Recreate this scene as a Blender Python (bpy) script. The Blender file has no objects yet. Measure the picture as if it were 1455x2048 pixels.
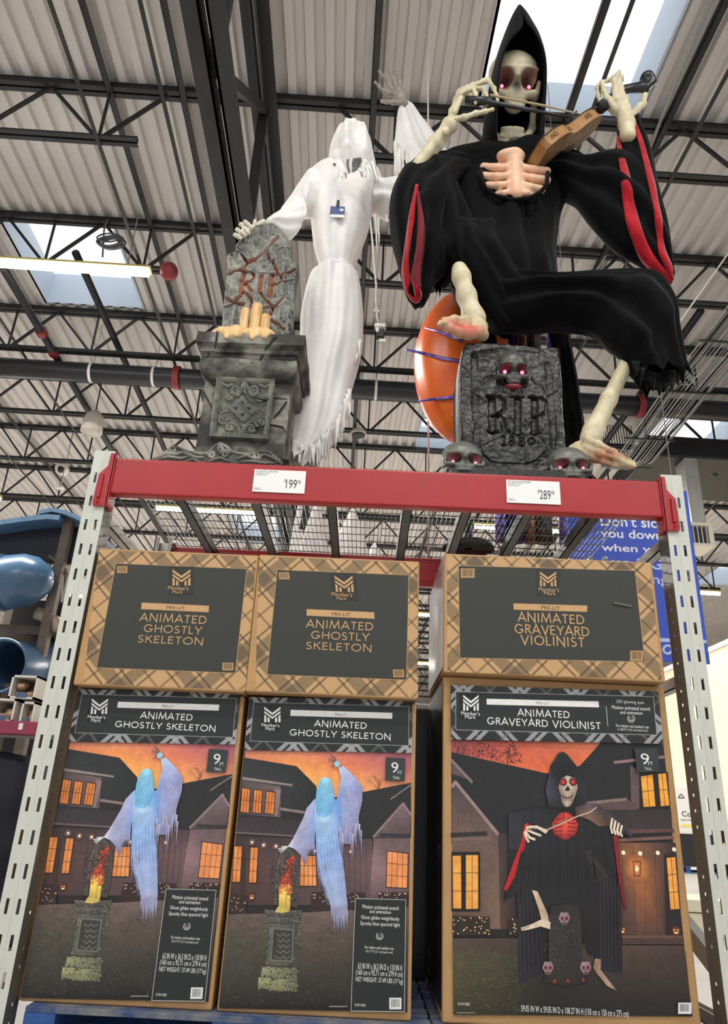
import bpy, bmesh, math, random
import numpy as np
from mathutils import Vector, Matrix, geometry

S = bpy.context.scene
COL = S.collection
random.seed(7)
rng = np.random.default_rng(7)

# ------------------------------------------------------------------ camera
CX, CY, FPX = 727.5, 1024.0, 1470.0
CAM = np.array([0.0, -2.8, 0.741])
def unit(v):
    v = np.asarray(v, float); return v / np.linalg.norm(v)
_y = unit([719 - CX, -(1640 - CY), -FPX])
_z = np.array([899 - CX, 3503.0, -FPX]); _z = unit(_z - _y * (_z @ _y))
_x = np.cross(_y, _z)
RW = np.stack([_x, _y, _z])                      # world = RW @ camera axes
cam_data = bpy.data.cameras.new('camera')
cam_data.sensor_fit = 'VERTICAL'; cam_data.sensor_height = 24.0
cam_data.lens = FPX * 24.0 / 2048.0
cam_data.clip_end = 300
cam = bpy.data.objects.new('camera', cam_data); COL.objects.link(cam)
cam.matrix_world = Matrix([list(RW[0]) + [CAM[0]], list(RW[1]) + [CAM[1]], list(RW[2]) + [CAM[2]], [0, 0, 0, 1]])
S.camera = cam
def P(px, py, Y):
    """the point of the plane y = Y seen at photo pixel (px, py)"""
    d = RW @ np.array([px - CX, -(py - CY), -FPX])
    return CAM + d * ((Y - CAM[1]) / d[1])
def PZ(px, py, Z):
    d = RW @ np.array([px - CX, -(py - CY), -FPX])
    return CAM + d * ((Z - CAM[2]) / d[2])

# ------------------------------------------------------------------ world, exposure
S.view_settings.view_transform = 'Standard'
try: S.view_settings.look = 'None'
except Exception: pass
S.view_settings.gamma = 1.0
S.view_settings.use_curve_mapping = False
S.view_settings.exposure = EXPOSURE = 0.0
W = bpy.data.worlds.new('sky'); S.world = W; W.use_nodes = True
bg = W.node_tree.nodes['Background']
bg.inputs['Color'].default_value = (0.93, 0.97, 1.0, 1)
bg.inputs['Strength'].default_value = 0.88

sun_data = bpy.data.lights.new('sun', 'SUN'); sun_data.energy = 1.6; sun_data.angle = math.radians(2); sun_data.color = (1, .98, .95)
sun = bpy.data.objects.new('sun', sun_data); COL.objects.link(sun); sun.location = (0, 20, 30); sun.rotation_euler = (math.radians(-18), 0, 0)
STRIP_POWER = 165.0      # watts of each four foot strip light

# ------------------------------------------------------------------ objects
def setp(o, label=None, cat=None, group=None, kind=None):
    if label: o['label'] = label
    if cat: o['category'] = cat
    if group: o['group'] = group
    if kind: o['kind'] = kind
    return o
def thing(name, label, cat, loc=(0, 0, 0), rotz=0.0, group=None):
    o = bpy.data.objects.new(name, None); COL.objects.link(o)
    o.empty_display_size = 0.1
    o.location = tuple(loc); o.rotation_euler = (0, 0, rotz)
    return setp(o, label, cat, group)
def world_loc(o):
    return np.array(o['_w']) if '_w' in o else np.array(o.location)
def link(name, verts, faces, mats, parent=None, world=True, origin=None, smooth=False, midx=None):
    """one mesh object; world=True: verts are world coordinates and are shifted to the parent's or own origin"""
    verts = np.asarray(verts, float).reshape(-1, 3)
    off = np.zeros(3)
    if world:
        p = parent
        while p is not None:
            off = off + np.array(p.location); p = p.parent
    own = np.zeros(3)
    if origin is not None: own = np.asarray(origin, float) - (off if world else 0)
    me = bpy.data.meshes.new(name)
    me.from_pydata((verts - off - own).tolist(), [], [tuple(int(i) for i in f) for f in faces])
    if not isinstance(mats, (list, tuple)): mats = [mats]
    for m in mats: me.materials.append(m)
    if midx is not None: me.polygons.foreach_set('material_index', [int(i) for i in midx])
    if smooth: me.polygons.foreach_set('use_smooth', [True] * len(me.polygons))
    me.update()
    o = bpy.data.objects.new(name, me); COL.objects.link(o)
    o.location = tuple(own)
    if parent is not None: o.parent = parent
    return o
def dup(src, loc=None, rotz=None, label=None, parent=None):
    c = src.copy(); COL.objects.link(c)
    if parent is not None: c.parent = parent
    if loc is not None: c.location = tuple(loc)
    if rotz is not None: c.rotation_euler = (0, 0, rotz)
    if label: c['label'] = label
    for ch in list(src.children): dup(ch, parent=c)
    return c

class MB:
    """mesh builder"""
    def __init__(s): s.v = []; s.f = []; s.m = []
    def add(s, verts, faces, m=0):
        b = len(s.v); s.v += [tuple(map(float, q)) for q in verts]
        s.f += [tuple(b + i for i in f) for f in faces]; s.m += [m] * len(faces)
        return s
    def box(s, x0, x1, y0, y1, z0, z1, m=0):
        v = [(x, y, z) for x in (x0, x1) for y in (y0, y1) for z in (z0, z1)]
        f = [(0, 1, 3, 2), (4, 6, 7, 5), (0, 4, 5, 1), (2, 3, 7, 6), (0, 2, 6, 4), (1, 5, 7, 3)]
        return s.add(v, f, m)
    def beam(s, a, b, w, h, up=(0, 0, 1), m=0):
        a, b = np.array(a, float), np.array(b, float); d = unit(b - a)
        u = np.array(up, float)
        if abs(d @ u) > .95: u = np.array([0, 1.0, 0])
        r = unit(np.cross(d, u)); u = np.cross(r, d)
        v = [q + r * sx * w / 2 + u * sz * h / 2 for q in (a, b) for sx, sz in ((-1, -1), (1, -1), (1, 1), (-1, 1))]
        f = [(0, 3, 2, 1), (4, 5, 6, 7), (0, 1, 5, 4), (1, 2, 6, 5), (2, 3, 7, 6), (3, 0, 4, 7)]
        return s.add(v, f, m)
    def tube(s, pts, r, n=10, m=0, cap=True, up=None, flat=1.0):
        pts = [np.array(p, float) for p in pts]
        rs = list(r) if isinstance(r, (list, tuple, np.ndarray)) else [r] * len(pts)
        u = None; rings = []
        for i, p in enumerate(pts):
            t = unit(pts[min(i + 1, len(pts) - 1)] - pts[max(i - 1, 0)])
            if u is None:
                u = np.array(up if up is not None else ([0, 0, 1] if abs(t[2]) < .9 else [0, 1, 0]), float)
            u = unit(u - t * (u @ t)); w = np.cross(t, u)
            rings.append([p + rs[i] * (math.cos(a) * w + flat * math.sin(a) * u) for a in [2 * math.pi * k / n for k in range(n)]])
        v = [q for R in rings for q in R]; f = []
        for i in range(len(pts) - 1):
            for k in range(n):
                k2 = (k + 1) % n
                f.append((i * n + k, i * n + k2, (i + 1) * n + k2, (i + 1) * n + k))
        if cap:
            f.append(tuple(range(n - 1, -1, -1))); f.append(tuple((len(pts) - 1) * n + k for k in range(n)))
        return s.add(v, f, m)
    def rings(s, rings, m=0, cap0=True, cap1=True, closed=True):
        n = len(rings[0]); v = [q for R in rings for q in R]; f = []
        for i in range(len(rings) - 1):
            for k in range(n if closed else n - 1):
                k2 = (k + 1) % n
                f.append((i * n + k, i * n + k2, (i + 1) * n + k2, (i + 1) * n + k))
        if cap0: f.append(tuple(range(n - 1, -1, -1)))
        if cap1: f.append(tuple((len(rings) - 1) * n + k for k in range(n)))
        return s.add(v, f, m)
    def lathe(s, c, prof, n=24, axis=(0, 0, 1), m=0):
        a = unit(axis); u = unit(np.cross(a, [0, 1, 0] if abs(a[1]) < .9 else [1, 0, 0])); w = np.cross(a, u)
        c = np.array(c, float)
        R = [[c + a * h + r * (math.cos(t) * u + math.sin(t) * w) for t in [2 * math.pi * k / n for k in range(n)]] for r, h in prof]
        return s.rings(R, m)
    def prism(s, poly, y0, y1, m=0):
        """poly: (x, z) outline extruded along y"""
        n = len(poly)
        v = [(x, y0, z) for x, z in poly] + [(x, y1, z) for x, z in poly]
        f = [(i, (i + 1) % n, n + (i + 1) % n, n + i) for i in range(n)]
        s.add(v, f, m)
        tris = geometry.tessellate_polygon([[Vector((x, z, 0)) for x, z in poly]])
        b = len(s.v) - 2 * n
        for t in tris:
            s.f.append(tuple(b + i for i in t)); s.m.append(m)
            s.f.append(tuple(b + n + i for i in reversed(t))); s.m.append(m)
        return s
    def make(s, name, mats, parent=None, world=True, origin=None, smooth=False, bevel=0.0, seg=2):
        o = link(name, s.v, s.f, mats, parent, world, origin, smooth, s.m)
        bm = bmesh.new(); bm.from_mesh(o.data)
        bmesh.ops.recalc_face_normals(bm, faces=bm.faces)
        bm.to_mesh(o.data); bm.free()
        if bevel:
            md = o.modifiers.new('bevel', 'BEVEL'); md.width = bevel; md.segments = seg; md.limit_method = 'ANGLE'
        return o

# ------------------------------------------------------------------ materials
def lin(c):
    c = c / 255.0
    return c / 12.92 if c <= 0.04045 else ((c + 0.055) / 1.055) ** 2.4
def rgb(r, g, b): return (lin(r), lin(g), lin(b))
MATS = {}
def mat(name, col, rough=0.6, metal=0.0, var=0.0, vscale=6.0, bump=0.0, bscale=40.0, spec=0.5, emit=None, estr=0.0, trans=0.0, var_col=None, sheen=0.0, stretch=None, pointy=None):
    if name in MATS: return MATS[name]
    m = bpy.data.materials.new(name); m.use_nodes = True; MATS[name] = m
    nt = m.node_tree; N = nt.nodes; b = N['Principled BSDF']
    b.inputs['Base Color'].default_value = (*col, 1); b.inputs['Roughness'].default_value = rough
    b.inputs['Metallic'].default_value = metal; b.inputs['Specular IOR Level'].default_value = spec
    if sheen: b.inputs['Sheen Weight'].default_value = sheen; b.inputs['Sheen Roughness'].default_value = 0.4
    if emit is not None:
        b.inputs['Emission Color'].default_value = (*emit, 1); b.inputs['Emission Strength'].default_value = estr
    tc = N.new('ShaderNodeTexCoord'); vec = tc.outputs['Object']
    if stretch is not None:
        mp = N.new('ShaderNodeMapping'); mp.inputs['Scale'].default_value = stretch
        nt.links.new(vec, mp.inputs['Vector']); vec = mp.outputs['Vector']
    if var or var_col is not None:
        n = N.new('ShaderNodeTexNoise'); n.inputs['Scale'].default_value = vscale; n.inputs['Detail'].default_value = 8; n.inputs['Roughness'].default_value = .65
        nt.links.new(vec, n.inputs['Vector'])
        r = N.new('ShaderNodeValToRGB'); r.color_ramp.elements[0].position = .36; r.color_ramp.elements[1].position = .66
        c2 = var_col if var_col is not None else tuple(min(1, c * (1 + var)) for c in col)
        c1 = col if var_col is not None else tuple(c * (1 - var) for c in col)
        r.color_ramp.elements[0].color = (*c1, 1); r.color_ramp.elements[1].color = (*c2, 1)
        nt.links.new(n.outputs['Fac'], r.inputs['Fac'])
        out = r.outputs['Color']
        if pointy is not None:
            g = N.new('ShaderNodeNewGeometry'); pr = N.new('ShaderNodeValToRGB')
            pr.color_ramp.elements[0].position = .50; pr.color_ramp.elements[0].color = (0, 0, 0, 1)
            pr.color_ramp.elements[1].position = .58; pr.color_ramp.elements[1].color = (1, 1, 1, 1)
            nt.links.new(g.outputs['Pointiness'], pr.inputs['Fac'])
            mx = N.new('ShaderNodeMix'); mx.data_type = 'RGBA'
            nt.links.new(pr.outputs['Color'], mx.inputs['Factor']); nt.links.new(out, mx.inputs['A'])
            mx.inputs['B'].default_value = (*pointy, 1); out = mx.outputs['Result']
        nt.links.new(out, b.inputs['Base Color'])
    if bump:
        n2 = N.new('ShaderNodeTexNoise'); n2.inputs['Scale'].default_value = bscale; n2.inputs['Detail'].default_value = 6
        nt.links.new(vec, n2.inputs['Vector'])
        bp = N.new('ShaderNodeBump'); bp.inputs['Strength'].default_value = bump; bp.inputs['Distance'].default_value = .01
        nt.links.new(n2.outputs['Fac'], bp.inputs['Height']); nt.links.new(bp.outputs['Normal'], b.inputs['Normal'])
    return m
def attr_mat(name, rough=0.4, spec=0.5, bump=0.0, bscale=60, attr='Col', lo=.82, hi=1.12, nscale=55):
    if name in MATS: return MATS[name]
    m = bpy.data.materials.new(name); m.use_nodes = True; MATS[name] = m
    nt = m.node_tree; N = nt.nodes; b = N['Principled BSDF']
    a = N.new('ShaderNodeAttribute'); a.attribute_name = attr
    tn = N.new('ShaderNodeTexCoord'); nn = N.new('ShaderNodeTexNoise'); nn.inputs['Scale'].default_value = nscale; nn.inputs['Detail'].default_value = 7; nn.inputs['Roughness'].default_value = .7
    nt.links.new(tn.outputs['Object'], nn.inputs['Vector'])
    mr = N.new('ShaderNodeMapRange'); mr.inputs['From Min'].default_value = .3; mr.inputs['From Max'].default_value = .7; mr.inputs['To Min'].default_value = lo; mr.inputs['To Max'].default_value = hi
    nt.links.new(nn.outputs['Fac'], mr.inputs['Value'])
    vm = N.new('ShaderNodeVectorMath'); vm.operation = 'SCALE'
    nt.links.new(a.outputs['Color'], vm.inputs[0]); nt.links.new(mr.outputs['Result'], vm.inputs['Scale'])
    nt.links.new(vm.outputs['Vector'], b.inputs['Base Color'])
    b.inputs['Roughness'].default_value = rough; b.inputs['Specular IOR Level'].default_value = spec
    if bump:
        tc = N.new('ShaderNodeTexCoord'); n2 = N.new('ShaderNodeTexNoise'); n2.inputs['Scale'].default_value = bscale
        nt.links.new(tc.outputs['Object'], n2.inputs['Vector'])
        bp = N.new('ShaderNodeBump'); bp.inputs['Strength'].default_value = bump; bp.inputs['Distance'].default_value = .005
        nt.links.new(n2.outputs['Fac'], bp.inputs['Height']); nt.links.new(bp.outputs['Normal'], b.inputs['Normal'])
    return m
def plaid_mat(name, base, bands, period, rough=.5):
    """tartan of 45 degree bands in object x, z; bands: (centre, half width, colour, opacity) in fractions of the period"""
    m = bpy.data.materials.new(name); m.use_nodes = True; MATS[name] = m
    nt = m.node_tree; N = nt.nodes; L = nt.links; b = N['Principled BSDF']
    b.inputs['Roughness'].default_value = rough
    tc = N.new('ShaderNodeTexCoord'); sx = N.new('ShaderNodeSeparateXYZ'); L.new(tc.outputs['Object'], sx.inputs[0])
    def math_(op, a, c):
        n = N.new('ShaderNodeMath'); n.operation = op
        for i, q in enumerate((a, c)):
            if q is None: continue
            if hasattr(q, 'links'): L.new(q, n.inputs[i])
            else: n.inputs[i].default_value = q
        return n.outputs[0]
    cur = None
    for op in ('ADD', 'SUBTRACT'):
        u = math_(op, sx.outputs['X'], sx.outputs['Z'])
        fr = math_('FRACT', math_('DIVIDE', math_('ADD', u, 20.0 * period), period), None)
        for c, w, colr, op_ in bands:
            d = math_('ABSOLUTE', math_('SUBTRACT', fr, c), None)
            msk = math_('MULTIPLY', math_('LESS_THAN', d, w), op_)
            mx = N.new('ShaderNodeMix'); mx.data_type = 'RGBA'
            L.new(msk, mx.inputs['Factor'])
            if cur is None: mx.inputs['A'].default_value = (*base, 1)
            else: L.new(cur, mx.inputs['A'])
            mx.inputs['B'].default_value = (*colr, 1); cur = mx.outputs['Result']
    L.new(cur, b.inputs['Base Color'])
    return m

M_BLACK = mat('black_painted_steel', rgb(38, 37, 39), .55, var=.25, vscale=3)
M_DECK = mat('white_roof_deck', rgb(212, 207, 203), .5, var=.05, vscale=1.5, stretch=(6, .6, 1))
M_WHITE = mat('white_paint', rgb(226, 224, 218), .5)
M_GALV = mat('galvanised_steel', rgb(172, 172, 166), .42, metal=.35, var=.08, vscale=5)
M_POST = mat('pale_grey_rack_paint', rgb(196, 197, 188), .4, var=.05, vscale=7, stretch=(3, 3, 1))
M_POSTSIDE = mat('grey_galvanised_flange', rgb(120, 118, 112), .38, metal=.6, var=.1, vscale=7)
M_RED = mat('red_rack_paint', rgb(160, 26, 34), .38, var=.08, vscale=4)
M_CHAN = mat('dark_steel_channel', rgb(70, 66, 62), .5, metal=.3, var=.15)
M_WIRE = mat('zinc_wire', rgb(96, 94, 90), .4, metal=.5)
M_CARD = mat('brown_cardboard', rgb(176, 137, 92), .75, var=.07, vscale=9, bump=.08, bscale=90)
M_PRINT = attr_mat('printed_card', rough=.38, spec=.4, lo=.93, hi=1.05)
M_PHOTO = attr_mat('printed_picture', rough=.36, spec=.45, lo=.78, hi=1.18, nscale=30)
M_REDPIPE = mat('red_coupling_paint', rgb(140, 40, 40), .45)

# ------------------------------------------------------------------ signed distance modelling
def cap(p, a, b, ra, rb=None):
    rb = ra if rb is None else rb
    a, b = np.asarray(a, float), np.asarray(b, float); ba = b - a; pa = p - a
    t = np.clip((pa @ ba) / max(ba @ ba, 1e-9), 0, 1)
    return np.linalg.norm(pa - t[..., None] * ba, axis=-1) - (ra + (rb - ra) * t)
def ell(p, c, r, R=None):
    q = p - np.asarray(c, float)
    if R is not None: q = q @ R
    r = np.asarray(r, float)
    k0 = np.linalg.norm(q / r, axis=-1); k1 = np.linalg.norm(q / (r * r), axis=-1)
    return k0 * (k0 - 1) / np.maximum(k1, 1e-6)
def rbox(p, c, r, rad=0.0, R=None):
    q = p - np.asarray(c, float)
    if R is not None: q = q @ R
    q = np.abs(q) - (np.asarray(r, float) - rad)
    return np.linalg.norm(np.maximum(q, 0), axis=-1) + np.minimum(q.max(-1), 0) - rad
def smin(a, b, k):
    if k <= 0: return np.minimum(a, b)
    h = np.clip(.5 + .5 * (b - a) / k, 0, 1)
    return b * (1 - h) + a * h - k * h * (1 - h)
def smax(a, b, k): return -smin(-a, -b, k)
def snet(f, lo, hi, h):
    """surface nets of f = 0"""
    ax = [np.arange(lo[i], hi[i] + h, h) for i in range(3)]
    G = np.stack(np.meshgrid(*ax, indexing='ij'), -1)
    V = f(G); s = V < 0
    n = np.array(V.shape) - 1
    acc = np.zeros((*n, 3)); cnt = np.zeros(tuple(n))
    corners = [(i, j, k) for i in (0, 1) for j in (0, 1) for k in (0, 1)]
    def sl(c): return tuple(slice(c[i], c[i] + n[i]) for i in range(3))
    for c in corners:
        for axis in range(3):
            if c[axis]: continue
            d = list(c); d[axis] = 1
            a, b = V[sl(c)], V[sl(d)]; x = (a < 0) != (b < 0)
            t = np.where(x, a / np.where(x, a - b, 1), 0)
            for i in range(3):
                acc[..., i] += np.where(x, c[i] + (t if i == axis else 0), 0)
            cnt += x
    act = cnt > 0
    idx = -np.ones(tuple(n), int); idx[act] = np.arange(act.sum())
    cell = np.argwhere(act)
    verts = np.asarray(lo) + (cell + acc[act] / cnt[act][:, None]) * h
    faces = []
    for axis in range(3):
        a1, a2 = (axis + 1) % 3, (axis + 2) % 3
        A = [slice(None)] * 3; B = [slice(None)] * 3
        A[axis] = slice(0, -1); B[axis] = slice(1, None)
        x = s[tuple(A)] != s[tuple(B)]
        e = np.argwhere(x)
        ok = (e[:, a1] > 0) & (e[:, a2] > 0) & (e[:, a1] < n[a1]) & (e[:, a2] < n[a2])
        e = e[ok]
        def at(o1, o2):
            q = e.copy(); q[:, a1] += o1; q[:, a2] += o2
            return idx[q[:, 0], q[:, 1], q[:, 2]]
        quad = np.stack([at(-1, -1), at(0, -1), at(0, 0), at(-1, 0)], 1)
        fl = s[tuple(A)][e[:, 0], e[:, 1], e[:, 2]]
        quad[~fl] = quad[~fl][:, ::-1]
        faces.append(quad)
    return verts, np.concatenate(faces)
# ================================================================== the building (turned 2 degrees against the rack)
BR = math.radians(2.0); _c, _s = math.cos(BR), math.sin(BR)
H = 7.85
def B2W(x, y, z): return np.array([_c * x - _s * y, _s * x + _c * y, z])
def bld(o): o.rotation_euler = (0, 0, BR); return o
def bthing(name, label, cat, x, y, z, group=None):
    return thing(name, label, cat, B2W(x, y, z), BR, group)

X0, X1, Y0, Y1 = -24.0, 24.0, -9.0, 46.0
mb = MB(); mb.box(X0, X1, Y0, Y1, -.12, 0)
M_FLOOR = mat('polished_concrete', rgb(168, 164, 160), .35, var=.1, vscale=1.2)
setp(bld(mb.make('floor', M_FLOOR, world=False)), kind='structure')

# roof deck with skylight openings: (x0, x1, y0, y1) in building axes
SKY = [(-4.92, -3.46, 4.80, 6.56), (1.04, 2.74, 1.0, 2.82), (1.2, 2.7, 9.40, 10.66), (-3.1, -1.5, 14.6, 16.9)]
for gx in (-14, -9.3, 5.6, 10.5, 15.5):  # more skylights, added in a grid for even lighting
    for gy in (-5.0, 1.0, 8.7, 16.5, 24.3, 32.0):
        SKY.append((gx, gx + 1.6, gy, gy + 1.8))
for gy in (-5.0, 24.3, 32.0):
    SKY.append((-3.9, -2.3, gy, gy + 1.8)); SKY.append((1.1, 2.7, gy, gy + 1.8))
ys = sorted({Y0, Y1, *[q[2] for q in SKY], *[q[3] for q in SKY]})
PITCH, DEPTH = 0.20, 0.058
prof = [(0, 0), (.085, 0), (.105, DEPTH), (.18, DEPTH)]
mb = MB()
for a, b in zip(ys[:-1], ys[1:]):
    holes = sorted((q[0], q[1]) for q in SKY if q[2] <= a + 1e-6 and q[3] >= b - 1e-6)
    spans = []; x = X0
    for h0, h1 in holes: spans.append((x, h0)); x = h1
    spans.append((x, X1))
    for s0, s1 in spans:
        xs = [(s0, None)]
        k = math.floor(s0 / PITCH)
        pts = []
        while k * PITCH < s1:
            for dx, dz in prof: pts.append((k * PITCH + dx, dz))
            k += 1
        pts.append((k * PITCH, 0))
        pts = [p for p in pts if s0 < p[0] < s1]
        if not pts: continue
        pts = [(s0, pts[0][1])] + pts + [(s1, pts[-1][1])]
        v = []; f = []
        for i, (px_, dz) in enumerate(pts):
            v += [(px_, a, H + dz), (px_, b, H + dz)]
            if i: f.append((2 * i - 2, 2 * i - 1, 2 * i + 1, 2 * i))
        mb.add(v, f)
setp(bld(mb.make('ceiling', M_DECK, world=False)), kind='structure')

M_SHAFT = mat('pale_skylight_shaft', rgb(205, 216, 228), .6)  # blue tint of the sky light put into the wall colour
def pane_mat():
    m = bpy.data.materials.new('prismatic_skylight_panel'); m.use_nodes = True
    nt = m.node_tree; N = nt.nodes; N.remove(N['Principled BSDF'])
    t = N.new('ShaderNodeBsdfTranslucent'); tr = N.new('ShaderNodeBsdfTransparent'); mx = N.new('ShaderNodeMixShader')
    tc = N.new('ShaderNodeTexCoord'); br = N.new('ShaderNodeTexBrick')
    br.offset = 0; br.inputs['Scale'].default_value = 1; br.inputs['Brick Width'].default_value = .2; br.inputs['Row Height'].default_value = .2
    br.inputs['Mortar Size'].default_value = .006
    br.inputs['Color1'].default_value = br.inputs['Color2'].default_value = (.97, .98, 1, 1); br.inputs['Mortar'].default_value = (.80, .82, .85, 1)
    nt.links.new(tc.outputs['Object'], br.inputs['Vector']); nt.links.new(br.outputs['Color'], t.inputs['Color'])
    nt.links.new(br.outputs['Color'], tr.inputs['Color'])
    mx.inputs[0].default_value = .04
    nt.links.new(t.outputs[0], mx.inputs[1]); nt.links.new(tr.outputs[0], mx.inputs[2])
    nt.links.new(mx.outputs[0], N['Material Output'].inputs['Surface'])
    return m
M_PANE = pane_mat()
for i, (a, b, c, d) in enumerate(SKY):
    mb = MB(); t = .03; up = .55
    mb.box(a - t, a, c - t, d + t, H, H + up); mb.box(b, b + t, c - t, d + t, H, H + up)
    mb.box(a, b, c - t, c, H, H + up); mb.box(a, b, d, d + t, H, H + up)
    w = setp(bld(mb.make('real_or_added_window_%d' % (i + 1), M_SHAFT, world=False)), kind='structure')
    v = [(a, c, H + up), (b, c, H + up), (b, d, H + up), (a, d, H + up)]
    link('pane', v, [(0, 1, 2, 3)], M_PANE, w, world=False)

# walls
M_WALL = mat('cream_wall_paint', rgb(224, 210, 182), .6, var=.03)
M_WALL2 = mat('pale_grey_wall', rgb(200, 196, 188), .6, var=.05)
mb = MB(); mb.box(X0, X1, Y1, Y1 + .2, 0, H); setp(bld(mb.make('wall_back', M_WALL2, world=False)), kind='structure')
mb = MB(); mb.box(X0 - .2, X0, Y0, Y1, 0, H); setp(bld(mb.make('wall_left', M_WALL2, world=False)), kind='structure')
mb = MB(); mb.box(X1, X1 + .2, Y0, Y1, 0, H); setp(bld(mb.make('wall_far_right', M_WALL2, world=False)), kind='structure')
mb = MB(); mb.box(9.75, 9.95, 9.0, 40.0, 0, 5.3); setp(bld(mb.make('wall_right', M_WALL, world=False)), kind='structure')
mb = MB(); mb.box(9.70, 10.0, 9.0, 40.0, 5.3, 5.42); setp(bld(mb.make('trim_1', M_WHITE, world=False)), kind='structure')

# ------------------------------------------------------------------ joists
ORD = ['first', 'second', 'third', 'fourth', 'fifth', 'sixth', 'seventh', 'eighth', 'ninth', 'tenth', 'eleventh', 'twelfth',
       'thirteenth', 'fourteenth', 'fifteenth', 'sixteenth', 'seventeenth', 'eighteenth', 'nineteenth', 'twentieth', 'twenty-first', 'twenty-second', 'twenty-third']
JD = 0.78
def make_joist(root, xa, xb, ba, bb, n0, n1):
    """top chord xa..xb, bottom chord ba..bb, local z = 0 at the deck; bottom nodes at 1.25 m"""
    m = MB(); m.box(xa, xb, -.065, -.012, -.075, -.005); m.box(xa, xb, .012, .065, -.075, -.005); m.box(xa, xb, -.07, .07, -.012, -.004)
    m.make('top_chord', M_BLACK, root, world=False)
    m = MB(); m.box(ba, bb, -.06, -.012, -JD, -JD + .008); m.box(ba, bb, -.02, -.012, -JD, -JD + .07)
    m.box(ba, bb, .012, .06, -JD, -JD + .008); m.box(ba, bb, .012, .02, -JD, -JD + .07)
    m.make('bottom_chord', M_BLACK, root, world=False)
    step = 1.25
    k = 0
    zt, zb = -.05, -JD + .04
    nodes = [n0 + i * step for i in range(int(round((n1 - n0) / step)) + 1)]
    for x in nodes:
        for tx in (x - step / 2, x, x + step / 2):
            if tx < xa - .01 or tx > xb + .01: continue
            MB().beam((x + (tx - x) * .05, 0, zb), (tx, 0, zt), .026 if tx == x else .034, .026 if tx == x else .034, up=(0, 1, 0)).make('web', M_BLACK, root, world=False)
JY = [2.82 + 1.95 * k for k in range(-4, 19)]
def jlabel(i, side):
    if i < 4: return 'black roof joist %s of the girder, %s one towards the camera' % (side, ORD[3 - i])
    return 'black roof joist %s of the girder, %s one back from the rack' % (side, ORD[i - 4])
protoL = protoR = None
for i, y in enumerate(JY):
    if protoL is None:
        protoL = bthing('roof_joist', jlabel(i, 'left'), 'joist', -1.3, y, H, 'black roof joists left of the girder')
        make_joist(protoL, -9.6, -.05, -9.6, -1.2, -9.1, -1.6)
        protoR = bthing('roof_joist', jlabel(i, 'right'), 'joist', -1.2, y, H, 'black roof joists right of the girder')
        make_joist(protoR, .05, 11.5, .75, 11.5, 1.35, 11.35)
    else:
        dup(protoL, B2W(-1.3, y, H), BR, jlabel(i, 'left')); dup(protoR, B2W(-1.2, y, H), BR, jlabel(i, 'right'))

# girder along y: deep truss
g = bthing('roof_girder', 'heavy black steel truss girder running away overhead left of the white ghost', 'girder', -1.25, 0, H)
zb, zt = 5.62 - H, 7.70 - H
m = MB()
for sx in (-1, 1): m.box(sx * .02, sx * .15, -9, 30, zb, zb + .02); m.box(sx * .02, sx * .04, -9, 30, zb, zb + .15)
m.make('bottom_chord', M_BLACK, g, world=False)
m = MB()
for sx in (-1, 1): m.box(sx * .02, sx * .14, -9, 30, zt - .02, zt); m.box(sx * .02, sx * .04, -9, 30, zt - .15, zt)
m.make('top_chord', M_BLACK, g, world=False)
y = -8.88
k = 0
while y < 29:
    MB().beam((0, y, zt - .08), (0, y, zb + .08), .10, .07, up=(0, 1, 0)).make('web', M_BLACK, g, world=False)
    MB().beam((0, y + .04, zb + .08), (0, y + 1.91, zt - .08), .09, .07, up=(1, 0, 0)).make('web', M_BLACK, g, world=False)
    y += 1.95; k += 1

# bridging bars along y under the deck
for x, ph in ((-6.9, 'far left, beyond the left skylight'), (-5.2, 'at the left edge of the left skylight'), (-2.90, 'over the strip light end'),
              (-2.12, 'just left of the girder'), (-.09, 'behind the white ghost'), (1.99, 'crossing the big skylight'),
              (3.06, 'right of the big skylight'), (5.3, 'at the upper right'), (7.4, 'farthest to the right')):
    b = bthing('bridging_bar', 'thin black bar running away under the roof, %s' % ph, 'roof bar', x, 0, H, 'bridging bars')
    m = MB(); m.box(-.035, .035, -9, 40, -.095, -.088); m.box(-.035, -.028, -9, 40, -.095, -.03); m.make('angle_bar', M_BLACK, b, world=False)
    m = MB(); m.box(-.02, .02, -9, 40, -JD - .012, -JD - .004); m.make('lower_bar', M_BLACK, b, world=False)

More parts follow.
